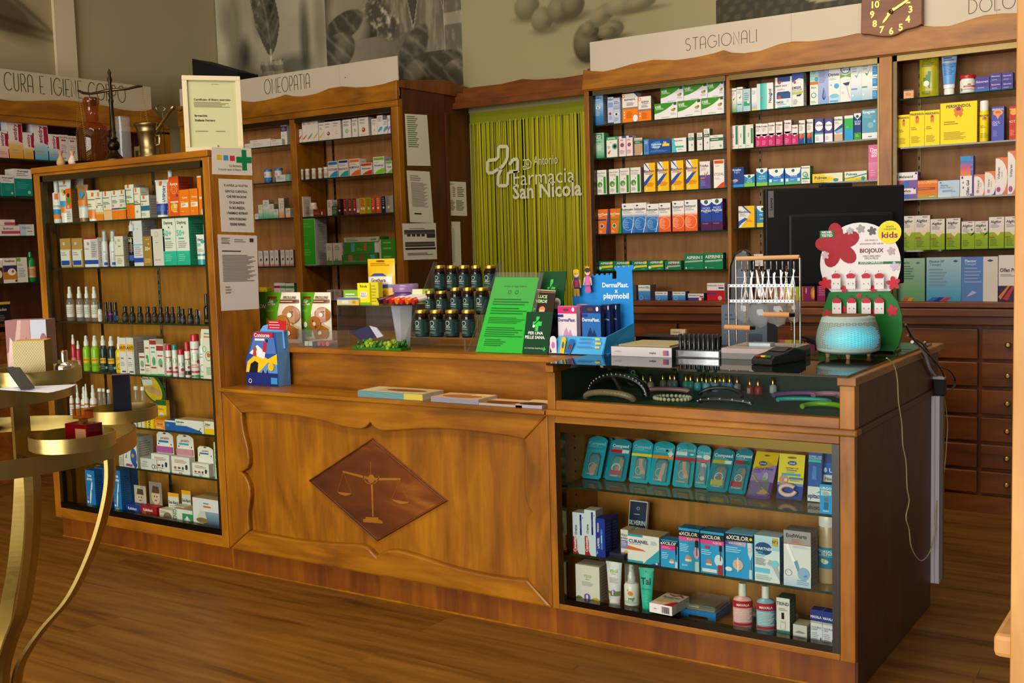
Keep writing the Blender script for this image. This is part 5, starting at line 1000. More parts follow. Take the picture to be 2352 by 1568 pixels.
row('C', 'bottom shelf, ' + B3, zb, 1800, 380, 4.127, '''
1065 1338 880|b|large sage green plaster carton|7aa884|r,0,0,100,100,5a9a6a,9abaa4;T,20,90,6,3a5a4a,Hepaparin;p,5a6a7a,68,89,76,92,84,89,76,86;n,10,50,64,84,6,4a7a5a;p,c8502a,20,0,36,0,46,8,30,8;p,d88a30,38,0,54,0,64,8,48,8|d=.05
1353 1683 870|b|large blue plaster carton with slanted stripes|8ab8d4|r,0,0,100,100,3a9ac8,a8c4d0;Tl,8,91,5.5,4a5a6a,Flector EP;tl,8,84,5.5,4a5a6a,Tissugel;p,4a5a7a,76,91,84,94,92,91,84,88;n,8,34,60,76,6,7a9aac;p,1f6ab8,2,0,18,0,34,9,18,9;p,20308a,20,0,36,0,52,9,36,9;p,c82a3a,38,0,54,0,74,9,58,9|d=.05
1685 2030 865|b|large blue and beige plaster carton|5a80c0|r,60,0,100,100,d8d0c8;Tl,9,91,6,e0e4f0,Flector;tl,9,84,5,c8d0e8,Tissugel;p,3a4a8a,70,91,79,94,88,91,79,88;n,8,40,56,78,5,8aa4d4;p,a8b8dc,14,10,30,24,44,20,30,14|d=.05
2035 2260 850|b|large white plaster carton with violet base|e0d8d2|r,0,0,100,34,3a2a50;p,d87830,0,10,40,34,50,34,10,4;p,b83a3a,20,6,60,34,70,34,40,2;Tl,6,68,8,3a3036,Olfen Patch;n,8,54,70,60,2,9a9490|d=.05
''')
# ---- homeopathy cabinet ----
N1, N2 = 'narrow homeopathy bay', 'wide homeopathy bay'
row('O', 'top shelf, ' + N1, BL[0], 550, 150, 4.238, '''
50 103 765|b|low white flat carton|d2cabc|n,10,30,80,70,2,a09a90
102 303 722|b|long white flat carton|d2cabc|n,14,24,60,60,3,a8a296;n,16,74,44,84,1,8a847a
305 414 720|b|white flat carton, shorter|d2cabc|n,10,24,80,50,3,a8a296;n,10,70,60,86,1,6a645c|d=.07
403 463 568|b|tall white carton with dark violet band|d6cec2|r,0,64,100,88,3a2a48;n,16,68,84,84,3,a89ab0;n,14,40,60,50,2,b0a89c|b=.03
''')
row('O', 'second shelf, ' + N1, BL[1], 550, 150, 4.238, '''
213 293 1010|j|white and blue supplement jar showing 5|d8d4cc|r,0,0,100,48,1f5aa0,2a7ac0;r,0,48,100,100,d8d4cc;T,20,74,18,2a3a5a,5;e,54,28,22,14,4a9ad8|cc=2a7ab8 lf=.17 lz=0:.95 rl=1.03
315 395 1000|j|white and blue supplement jar showing 10|d8d4cc|r,0,0,100,44,1f5aa0,2a7ac0;r,0,44,100,100,d8d4cc;T,26,72,18,2a3a5a,10;e,54,26,22,14,4a9ad8|cc=2a7ab8 lf=.16 lz=0:.95 rl=1.03
355 488 1065|b|flat aqua and white carton before the jars|cfd2c4|r,70,0,100,100,7ab8a8;T,20,72,20,3a4a4a,DHU;n,8,30,60,60,3,8a9a8a|b=-.012 d=.02
''')
row('O', 'third shelf, ' + N1, BL[2], 550, 150, 4.238, '''
148 185 1445|b|lowest white carton|d4d2c4|n,20,40,80,80,2,8a9a8a
185 228 1358/230 290 1312/290 335 1350/335 380 1400|b|white carton with green spray fade|d4d4c6|r,0,0,100,30,4aa878,9ac8a8;r,0,30,100,58,9ac8a8,d4d4c6;T,50,88,5,5a7a6a,Weleda;n,14,64,80,82,4,a0a898|sc=8a8a70
382 435 1293|b|white carton with orange spray fade|d6cebc|r,0,0,100,26,e88a30,d8b888;r,0,26,100,40,d8b888,d6cebc;V,36,60,14,8a7a68,Calendula;n,60,50,90,90,3,b0a898|sc=7a7260
448 495 1390|b|short white carton with orange foot|d6cebc|r,0,0,100,34,e8942a,d6cebc;T,50,76,9,7a6a58,Arnica;n,14,50,80,66,2,b0a898
''')
row('O', 'fourth shelf, ' + N1, BL[3], 550, 400, 3.484, '''
152 188 615/195 235 612/243 277 610/280 312 608/330 362 606/368 400 606/402 432 604|b|small white carton with red foot and drop|d2c6bc|r,0,0,100,22,b04a48,d2c6bc;e,56,44,18,8,3a302c;c,40,34,12,a89a90;n,20,66,84,90,4,b0a498|sc=7a6a5c
''')
row('O', 'bottom shelf, ' + N1, BL[4], 550, 400, 3.484, '''
165 190 905/190 220 905|b|small yellow carton|c8b414|n,10,30,90,80,4,8a7a1a
280 325 870|b|white carton with crimson stripe|d8cec4|r,0,70,100,84,a81c3c;n,10,10,80,60,5,a8a096
325 368 870/370 440 872|b|white carton with green stripe|d4d0c0|r,0,70,100,84,3a8a5a;n,10,10,80,60,5,8aa88a|sc=3a6a44
''')
row('O', 'top shelf, ' + N2, BR[0], 550, 150, 4.238, '''
512 560 632/558 608 625|b|short white carton with red leaf stroke|d6ccc0|p,c03a3a,8,12,40,16,86,40,94,56,40,34,10,26;T,50,90,6,5a5048,Similasan;n,12,62,70,80,2,8a8278
610 658 520|b|tall white carton with orange leaf stroke|d6ccc0|p,d06a30,8,10,40,13,86,26,94,34,40,22,10,16;T,50,90,5,5a5048,Similasan;n,12,72,70,82,2,8a8278
658 712 515|b|tall white carton with green leaf stroke|d6ccc0|p,6a9a3a,8,10,40,13,86,26,94,36,40,24,10,16;T,50,90,5,5a5048,Similasan;n,12,72,70,82,2,8a8278
712 765 507|b|tall white carton with yellow leaf stroke|d6ccc0|p,c8a83a,8,10,40,13,86,28,94,38,40,24,10,16;T,50,88,5,5a5048,Similasan;n,12,74,60,80,1,8a8278|d=.07
772 825 560|b|short white carton with yellow leaf stroke|d6ccc0|p,d0b040,8,12,40,16,86,38,94,50,40,32,10,22;T,50,88,6,5a5048,Similasan;n,12,60,70,74,2,8a8278
825 905 550/1158 1255 507|b|white carton with round red fruit|d6ccc0|c,50,34,18,a83018;c,46,36,7,d8c0a8;T,42,88,7,5a5048,Similasan;n,12,66,70,76,2,8a8278;n,20,6,80,12,1,a8a096|d=.06
905 985 540|b|white carton with pale yellow flower|d6ccc0|c,50,36,16,c8b870;c,52,36,7,e8e0b0;T,40,88,7,5a5048,Similasan;n,12,68,60,78,2,8a8278|d=.06
1005 1085 528/1095 1150 517|b|white carton with round green plant|d6ccc0|c,50,36,20,8aa870;c,52,36,9,b8c8a0;T,44,88,7,5a5048,Similasan;n,12,62,76,78,3,6a625a|d=.06
1285 1340 520|b|white carton with grey spray|d6ccc0|c,50,30,14,b0b090;T,50,88,6,5a5048,Similasan;n,12,60,80,78,3,8a8278|d=.05
1340 1395 487|b|tall white carton with blue wave|d6ccc4|p,4a9ac8,6,14,30,12,92,28,92,40,50,38,20,26;T,50,88,5,5a5048,Similasan;n,12,66,80,82,3,8a8278
1395 1445 530|b|short white carton with blue wave|d6ccc4|p,4a9ac8,6,18,30,14,92,36,92,54,50,50,20,34;T,50,86,6,5a5048,Similasan;n,12,64,80,76,2,8a8278
1440 1468 487|b|narrow white carton with violet wave|d6ccc4|p,9a7ab8,0,14,100,28,100,42,30,36,0,20;n,12,66,80,88,3,8a8278
''')
row('O', 'second shelf, ' + N2, BR[1], 550, 150, 4.238, '''
568 612 1012/625 670 1008/688 733 1003/750 795 998|j|small white tablet jar with plain label|ccc4b4|r,0,10,100,90,c8bca8;n,16,24,80,64,4,8a7a68|cc=d8d0c0 lf=.2 rl=1.04
798 857 990|j|wider white tablet jar with plain label|ccc4b4|r,0,10,100,90,c8bca8;n,16,24,80,64,4,8a7a68|cc=d8d0c0 lf=.2 rl=1.04
862 955 935|b|white carton with blue band and quarter disc|d8d2ca|r,4,78,96,96,2a6ab0;p,2a8ac0,10,2,100,2,100,38,74,36,46,26,24,14;T,48,50,14,3a3a40,COCCULINE;n,10,66,76,74,2,a0a0a0|d=.06
965 1058 920|b|white carton with navy band and teal quarter disc|d8d2ca|r,4,82,96,96,1f3a80;p,1fa0a0,10,2,100,2,100,34,74,32,46,24,24,12;T,48,46,11,3a3a40,SEDATIF PC;n,10,62,80,76,3,a0a0a0|d=.06
1070 1170 910|b|white carton with orange band and quarter disc|d8d2ca|r,4,80,96,95,e0602a;p,e0641c,10,2,100,2,100,34,74,32,46,24,24,12;T,46,50,12,3a3a40,HOMEOVOX;n,10,64,70,74,2,a0a0a0|d=.07
1180 1290 950|b|low white carton with red band and curve|d8d2ca|r,4,76,96,96,b83a1c;p,c8341c,10,2,100,2,100,40,74,36,40,22;T,50,54,14,3a3a40,Homeodent;n,10,64,60,72,1,a0a0a0|d=.06
1302 1410 890|b|white carton with lime band and curve|d8d6ca|r,4,80,96,95,6ab02a;p,7ac41c,10,2,100,2,100,32,74,30,46,22,24,12;T,50,50,11,4a5a8a,Rhinallergy;n,10,64,70,72,1,a0a0a0|d=.07
1425 1487 930|b|narrow white carton with green band and curve|d8d6ca|r,4,78,96,96,6ab02a;p,7ac41c,20,2,100,2,100,34,60,20;T,56,50,12,3a4a3a,Rubes;n,10,64,70,72,1,a0a0a0
''')
TD = '|d=.05 sc=8a8274'
row('O', 'third shelf, ' + N2, BR[2], 550, 150, 4.238, '''
562 622 1280|b|tall white carton with green panel and red square|d2ccbe|r,8,42,72,96,3a8a3a;r,8,22,72,40,b8382a;n,14,70,60,90,3,a8d0a0;n,20,6,80,14,1,8a847a|d=.08
650 735 1338|j|white bottle with cream cap|cfc6b2|r,0,0,100,100,c8c0ac;n,10,14,90,84,7,5a5448|cc=e0dac4 lf=.22 lz=.1:.8 rl=.78
720 845 1400|b|low dark red carton|7a2a1c|e,66,40,5,24,d8d0c4;n,10,24,50,60,3,a85a48|d=.06
855 902 1310|b|white carton with fine grey print|cfc8ba|n,16,50,80,88,5,6a645a;c,50,30,14,a8a296|d=.07
900 953 1370|b|small dark green carton|2f5a3a|T,50,80,12,a8c8a0,Valverde;n,10,14,90,60,4,7aa880
955 990 1300|b|narrow maroon and black carton|38181a|c,50,28,22,d8d0c4;n,20,44,80,90,4,8a4a40
1012 1042 1298/1058 1090 1297/1102 1136 1296|b|narrow brick red carton with white emblem|8a2418|c,50,30,26,d8d0c4;n,20,46,80,92,4,b86a54'''+TD+'''
1140 1168 1298|b|narrow beige carton|b8a898|r,0,10,100,28,d8d0c4;r,0,0,100,10,8a2418;n,20,40,80,90,4,8a7a6a
1170 1228 1290|b|amber yellow carton with white emblems|d0981c|c,32,32,16,e4dcc8;c,70,32,16,e4dcc8;n,16,46,84,94,5,8a5a14
1230 1282 1287|b|olive lime carton with white emblem|9a9a20|c,50,32,18,e0dcc0;n,16,46,84,94,5,6a6a14
1285 1318 1284|b|narrow vermilion carton with white emblem|c83a1c|c,50,32,26,e4dcd0;n,16,46,84,94,4,e88a70'''+TD+'''
1330 1372 1280|b|orange red carton with white emblem|d8481c|c,46,32,24,e4dcd0;n,16,46,84,94,4,f0a080'''+TD+'''
1385 1418 1276|b|narrow black carton with white emblem|1c1c20|c,50,32,26,d8d4cc;n,16,46,84,94,4,8a8a90
1422 1497 1270|b|silver grey carton|8a8a86|c,40,32,14,d8d4cc;n,16,50,40,92,4,5a5a58;r,60,0,100,100,9a9a94
''')
row('O', 'fourth shelf, ' + N2, BR[3], 550, 400, 3.484, '''
470 608 357|b|big tall green display carton|b8c4a8|r,18,1,98,99,2f9a1c,3aa824;n,26,80,80,92,2,5ab848;n,26,62,70,66,1,5ab848;n,26,44,70,48,1,5ab848;n,26,20,76,36,3,5ab848;n,3,10,14,70,9,8aa87a|d=.12 sc=b0aeb0
697 742 552/750 822 550|b|small white carton with leaf sprig|c4beb0|p,3a5a3a,16,16,34,44,30,20;p,4a6a44,30,14,50,36,46,16;r,0,0,100,20,5a7a50;n,20,66,80,90,3,9a9488|d=.06
820 1108 642|b|wide green multipack with test tubes, lower one|3a7a2c|r,18,30,30,96,a86a50;r,50,30,60,96,8a4a38;r,80,40,92,96,4a9ab0;n,6,20,90,40,2,6aaa54;r,0,0,100,10,2a5a20|d=.1
1118 1252 520|b|large green carton with pale margin|3a8a24|r,0,0,12,100,b8c0a8;n,26,80,90,92,1,7ab868;n,26,56,90,70,1,7ab868;n,26,20,90,36,1,7ab868|d=.1
''')
row('O', 'upper layer, fourth shelf, ' + N2, BR[3], 550, 400, 3.484, '''
838 1122 503 640|b|wide green multipack with white heading|3a8028|r,0,72,100,100,b4b4a4;r,20,14,30,66,4a9ab0;r,56,20,64,64,a8604a;r,86,8,98,66,c4ccbc;n,6,78,40,94,2,6a9a5a;T,84,86,12,4a8a3a,similia;n,36,20,52,40,2,6aaa54|d=.1
''')
row('O', 'bottom shelf, ' + N2, BR[4], 550, 400, 3.484, '''
700 735 925/755 812 924/828 880 924|b|pale pink carton partly hidden by counter goods|c0aca8|n,16,40,80,88,5,8a7a78|d=.06
''')
# ---- side wall cabinet ----
WA = 'side wall cabinet'
AD = '|b|%s|dcd4ca|r,0,0,100,34,%s,%s;r,0,34,100,50,%s,dcd4ca;p,a81838,72,46,96,42,96,92,72,92;V,50,70,24,8a1838,antidry;n,20,12,80,26,2,a89888|d=.07 sc=c4c0c0'
row('A', 'top shelf, ' + WA, AL[0], 0, 0, 3.92, '\n'.join([
 '-40 80 1180' + AD % ('white carton with pink foot', 'd89890', 'e0b8a8', 'e0b8a8'), '70 205 1090' + AD % ('tall white carton with amber foot', 'd08a18', 'd8b060', 'd8b060'), '205 310 1195' + AD % ('short white carton with amber foot', 'd08a18', 'd8b060', 'd8b060'),
 '295 435 1115' + AD % ('tall white carton with blue foot', '4a9ab8', '9ac0c8', '9ac0c8'), '430 540 1210' + AD % ('short white carton with blue foot', '4a9ab8', '9ac0c8', '9ac0c8'),
 '540 618 1215/620 695 1225|b|white carton with small red mark|d4cabc|T,50,90,6,5a2a3a,EKCIPIAL;r,20,76,70,82,a03040;n,16,30,80,64,5,a89a8c;n,30,8,70,14,1,8a3a44|d=.07']))
row('A', 'second shelf, ' + WA, AL[1], 0, 350, 3.92, '''
-100 10 200|b|white and teal lotion carton by the edge|d8d0c4|r,0,6,100,66,127a6a;r,0,0,100,6,1a2a3a
12 128 205|b|white and teal lotion carton, shorter|d8d0c4|r,0,4,100,64,127a6a;r,0,0,100,5,1a2a3a;T,50,88,9,3a3434,Pruri-med;n,14,70,80,80,2,8a847a;n,30,30,80,54,4,3a9a88;c,80,18,9,8ac8b8|d=.08 sc=c4bcb0
130 290 150|b|white and teal lotion carton, taller|d8d0c4|r,0,4,100,66,127a6a;r,0,0,100,5,1a2a3a;T,50,92,7,3a3434,Pruri-med;n,14,74,80,86,2,8a847a;n,14,30,80,54,4,3a9a88;c,80,18,9,8ac8b8|d=.1 sc=c4bcb0
''')
row('A', 'third shelf, ' + WA, AL[2], 0, 350, 3.92, '''
-60 180 660|b|white carton with crimson band, lower of two|d6cabc|r,30,20,100,48,b84058;T,56,72,20,5a5a5a,Bioliment;T,10,72,24,2a7a6a,zen|d=.06
183 308 648|b|white and pale blue carton with crimson line|d0ccc4|r,0,0,40,100,a8c0d0;n,50,30,96,46,1,b04058;n,12,60,80,80,2,6a8aa0|d=.06 sc=b4a898
''')
row('A', 'upper layer, third shelf, ' + WA, AL[2], 0, 350, 3.92, '''
-60 135 605 658|b|white carton with crimson band|d6cabc|r,50,6,100,54,b84058;n,46,64,90,84,1,c88a8a|d=.06
''')
row('A', 'fourth shelf, ' + WA, AL[3], 0, 350, 3.92, '''
-40 26 975|b|dark carton with pale flower at the edge|4a2a20|r,0,70,100,100,d8cab0;e,60,40,30,16,d8c8a0
28 152 950|b|white and gold carton with white flower|dcd2c2|r,0,36,100,70,3a2a58;r,0,14,100,44,b87a20;e,62,44,30,14,e4dcc8;c,70,46,10,a8601c;T,50,88,7,3a2a30,Kamillosan;r,84,4,96,12,2a1a1a
150 248 945|b|white carton with green edge and square|d6d2c2|r,0,0,5,100,5a8a1c;r,6,84,40,98,6ab018;n,14,66,60,76,2,6a9a6a;n,14,20,80,58,6,8a9a88|sc=5a7a2a
255 345 895|s|bright green bottle with peach label|0c7a34|r,18,20,100,76,c89a60;n,30,30,90,66,5,8a5a2a|cc=0f7a30 pump=0 rc=.36 bf=.82
''')
row('A', 'dark ledge, ' + WA, zl, 0, 350, 3.92, '''
-30 96 1345|b|black carton with gold top edge|1c1a18|r,0,88,100,100,b89a2a;T,36,66,14,a8a498,Hades;n,10,10,60,40,4,6a665e|d=.08
''')
row('A', 'lower ledge, ' + WA, zl2, 0, 700, 3.92, '''
-20 112 255|b|tall black carton with grey label|1a1716|r,4,24,96,60,4a4844;t,46,40,8,a8a49c,Dore+Pad;n,10,4,60,12,2,5a5650;n,10,80,50,94,2,6a665e|d=.08
''')
# ---- display cabinet with sun creams ----
SH = ['top shelf', 'second shelf', 'third shelf', 'fourth shelf', 'fifth shelf', 'sixth shelf']
WE = 'display cabinet'
row('E', 'top shelf, ' + WE, EL[0], 0, 350, 3.92, '''
440 525 250|s|white sun spray bottle with blue and orange bands|e2e0e2|r,0,44,100,100,e4e2e2;r,0,28,100,46,2a90d0;r,0,14,100,28,ea7a2a;r,28,78,56,98,e8661c;n,16,52,80,60,2,8a6a58|cc=dcdce4 pump=0 rc=.62 bf=.74 lz=0:.95
505 605 240|t|tall white sun tube with cartoon suns|e4e0dc|r,0,26,100,42,2a90d0;r,0,10,100,26,ea7a1c;r,44,86,58,98,e8661c;c,40,68,12,e8a838;c,62,66,12,3a3430;c,50,60,9,e8a838;n,10,80,90,84,1,6a645e|cp=.14 k=.38
605 717 238|t|grey translucent tube behind the front row|9a9490|r,44,80,58,92,c85a2a;n,16,66,84,76,2,5a5652|b=.06
595 645 325|b|narrow orange carton with toucan print|e86414|r,0,0,100,40,d8d4d0;e,50,66,30,12,3aa04a;c,50,80,24,2a2a30;T,40,46,8,w,50;n,10,8,80,34,4,a09a94|d=.06 sc=7a5034
675 765 290|t|bronze and white tube with blue heart|a0703a|r,0,0,100,36,d8d4d0;r,0,32,100,36,8ab8d8;r,0,36,100,54,e07a20;c,42,72,14,2a8ad0;c,60,72,14,2a8ad0;p,2a8ad0,28,70,74,70,51,58|cc=8a6430 k=.4
757 860 340|t|cream tube with orange base|e4dcc8|r,0,0,100,30,ec7416;r,0,30,100,33,8ac0d8;r,42,78,58,92,e8661c;n,8,64,92,70,1,5a544c;n,12,40,50,54,2,7a746a|cp=.08
860 930 355|b|white face cream carton with amber foot|e0dcd4|r,0,0,100,22,e8861c;r,0,22,100,30,e8b060;r,34,84,52,99,e8661c;n,6,74,94,80,1,5a544c;e,52,56,26,18,ece8e0;T,20,48,7,e07030,30;n,30,50,90,62,2,6a645c
925 1008 350|b|white face cream carton with peach foot|e0dcd4|r,0,0,100,32,e8b888;r,0,32,100,36,e0a83a;r,26,84,44,99,e8661c;n,6,74,94,80,1,5a544c;T,24,48,8,e07030,50;n,10,54,80,64,2,5a544c
1005 1075 343|b|white sun carton with violet stripe|e0dcd4|r,0,0,100,32,ec7c14;r,0,34,100,40,6a3a9a;r,30,86,52,99,e8661c;n,6,78,94,82,1,5a544c;T,20,48,8,e07030,50;n,10,56,80,68,3,5a544c
1075 1140 336|b|white sun carton with green stripe|e0dcd4|r,0,0,100,32,ec7c14;r,0,34,100,40,3a8a3a;r,30,86,52,99,e8661c;n,6,78,94,82,1,5a544c;T,24,48,8,e07030,50;n,10,56,80,68,3,5a544c
1130 1210 290|b|taller white and orange sun carton|e4e0d8|r,0,0,100,42,ee7010;r,0,42,100,46,3a8a3a;r,28,90,46,100,e8661c;T,30,52,7,e07030,50;n,8,60,80,68,2,5a544c;n,6,82,94,86,1,5a544c|d=.07 sc=a8a098
1205 1268 318|b|slim white lotion carton with brown bar|e2dcd2|r,0,44,100,48,6a5a20;r,26,86,46,99,e8661c;T,40,22,7,3a342c,10;n,6,78,94,82,1,5a544c;n,10,50,70,58,2,4a443c
1265 1345 387|b|white carton with petrol blue band|dedad4|r,0,32,100,54,1f6a88;r,30,84,50,99,e8661c;T,22,62,8,e0502a,50;n,8,70,94,78,1,5a544c;n,8,10,60,24,3,a09a94|d=.07 sc=a09894
1375 1485 247|t|white sport sun tube with navy base|e2e0e0|r,0,0,100,32,1c3a90;r,16,10,84,26,2a52b0;V,74,60,18,1c3a90,UVSPORT;r,34,84,52,96,e8661c;T,16,36,6,e0502a,50|cp=.06 k=.44
1475 1552 133|s|orange sun spray bottle with white cap|e8641c|r,6,5,94,98,ea6a20;e,30,86,12,4,3a8a6a;n,20,60,80,70,3,f8c8a0;T,50,36,8,f8d8b8,50|cc=e4e0e4 pump=0 rc=.62 bf=.72
1525 1613 218|b|tall vermilion carton with spiral|e05412|T,50,82,8,f4dcc8,Avene;o,50,68,32,5,f09a60;o,50,68,18,4,f09a60;r,10,34,90,38,e8d8c8;e,44,22,34,12,e8a830;T,60,26,10,f0e0d0,50;c,80,52,9,4a3a8a;n,40,8,90,14,1,f4c8a0|d=.09 sc=a03414 tc=8a2a14
1615 1705 335/1707 1790 325|b|orange carton with white 50 panel|ee7812|T,54,70,8,f4dcc0,Avene;r,16,32,88,50,f0e4d8;T,44,42,10,e0702a,50+;n,16,52,60,56,1,f8d0a0;n,20,14,50,18,1,f8d0a0
1780 1838 210|b|narrow orange carton with white lid|ee7812|r,0,96,100,100,e4e0dc;r,24,40,90,46,d8d0c8;r,50,0,100,14,e8e0d8
''')
row('E', 'second shelf, ' + WE, EL[1], 0, 350, 3.92, '''
545 640 775/650 745 772|b|tan and white carton with blue foot|b08a4a|r,0,6,86,58,dcd8d2;r,4,8,82,24,1c48a0;T,36,82,9,f0e8d8,50;n,8,40,60,54,2,9a948c;r,0,58,100,62,d8c8a0|d=.05 sc=9a7a44
760 882 768|b|white carton with crimson lid line|e0d8da|r,0,95,100,100,a81838;r,0,10,100,24,1c48a0;T,30,80,9,a82a58,30;r,50,30,96,92,c4bcc0;n,56,34,90,86,7,8a8288;n,8,60,44,64,1,8a3a58|d=.06
890 952 712/955 1030 712|s|white airless bottle with clear cap|dcdae0|r,30,4,70,18,2a50b0;r,0,0,30,100,d4d2da;T,40,70,8,a8a0b0,50;n,40,30,80,60,4,b8b4c0|cc=d8d6dc pump=0 rc=.6 bf=.74 oc=1
1035 1113 755|b|white carton with gold 50 and tan stripe|e0d8cc|r,0,34,100,38,c09a60;T,50,86,9,b8a468,50;V,12,80,10,8a8478,after;n,20,8,80,28,4,a8a094;n,40,64,80,70,1,6a645c|d=.06 sc=a8a098
1117 1203 615|s|dark brown oil spray bottle with white pump|3a1810|r,14,16,90,34,2a58b8;T,30,82,9,e8e0d8,50;n,16,44,80,70,5,8a6a58;r,10,90,90,93,b88a50|cc=e0dce0 bf=.76 rc=.66 bm=brown_glass lz=.02:.9
1200 1285 615|b|tall pale grey carton with blue foot|d6d2da|r,0,8,100,18,1c48a8;r,0,46,100,48,6ab0d8;V,12,86,9,5a5a6a,after sun;c,52,82,5,b8b82a;n,14,22,84,44,5,a8a4b0|d=.08 sc=8a8690 tc=9a96a0
1287 1380 755|b|bronze carton with white 50|a07a3c|T,46,58,12,f0e4c8,50+;c,58,74,6,f0d020;n,14,10,84,26,4,d8b878;n,30,86,80,92,1,d8b878|d=.05 sc=8a6830
1365 1485 690|b|pale pink carton with round crest|d8ccc8|c,40,86,14,c4b4b0;c,40,86,9,d8ccc8;n,30,60,60,66,1,b0a09c;n,20,12,80,20,1,b8aca8|d=.06
1467 1585 590/1587 1705 585|b|tall white and teal carton with 50+|e2deda|r,0,0,100,30,1fa890,2fb89c;T,46,90,6,3a3a3e,Daylong;c,50,80,5,2a7a5a;T,36,68,12,5ac0a8,50+;r,20,55,60,58,3ab09a;n,16,36,84,52,4,a09c98;n,16,8,70,24,4,7ad0bc|d=.12 sc=22987e tc=2aa88c
1750 1838 740|t|white cream tube with teal cap|e2dedc|r,0,14,100,22,1a9aa8;T,40,80,9,3a3a3e,Dayl;c,66,72,16,1a9aa8;T,30,60,12,7ad0c0,50;n,14,30,80,44,3,a09c98|cc=1aa0a8 cp=.18 k=.44 b=-.02
1838 1868 650|b|narrow white carton by the frame|e0dcd4|n,20,10,80,90,8,b0aaa4
''')
row('E', 'third shelf, ' + WE, EL[2], 0, 350, 3.92, '''
565 640 1210/655 725 1210/730 790 1210/790 860 1210|s|clear spray bottle with white label and pump|e4e0dc|r,0,14,100,78,dcd6d2;n,14,30,80,66,4,a8a29c|cc=e4e2e2 bm=clear_plastic bf=.66 rc=.66 lz=.05:.92
862 905 1345|s|white roller bottle with black cap|dcd6d0|r,0,10,100,80,e0dad4;n,20,20,80,70,5,b0a8a0|cc=1c1a1a pump=0 rc=.82 bf=.62
925 960 1350|s|dark slim bottle with black cap|1c2028|r,0,30,100,70,2a3850|cc=0c0c0e pump=0 rc=.85 bf=.6
960 1000 1350|s|dark slim bottle with violet band|20142c|r,0,0,100,72,2a1a4a;r,0,72,100,88,9a2ab0|cc=0c0c0e pump=0 rc=.85 bf=.6
1000 1045 1350|s|dark slim bottle with blue stripes|141c2c|r,0,10,100,70,1a2a50;r,60,14,90,66,3a9ac8|cc=0c0c0e pump=0 rc=.85 bf=.6
1075 1135 1388/1142 1198 1388/1212 1268 1390/1284 1340 1390/1346 1400 1392/1402 1456 1395/1462 1512 1390/1514 1560 1392/1576 1618 1388|o|small dark dropper bottle|1a1614|r,0,10,100,90,2a2826;n,16,30,84,70,3,5a5854|cc=12100f
1604 1654 1410/1660 1722 1405/1735 1780 1415|o|shorter dark dropper bottle|1a1614|r,0,10,100,90,2a2830;n,16,30,84,70,3,5a585c|cc=12100f b=-.03
1784 1804 1430|s|tiny white lip stick|dcd2c8||pump=0 rc=.9 bf=.6
1810 1870 1275|s|amber spray bottle with dark cap|3a1c10|r,20,10,60,30,5a3a2a|cc=18161a pump=0 rc=.62 bf=.6 bm=brown_glass
1875 1893 1345|b|narrow white carton by the frame|d8cfc2|V,50,50,50,5a5a54,AFTER BITE
''')
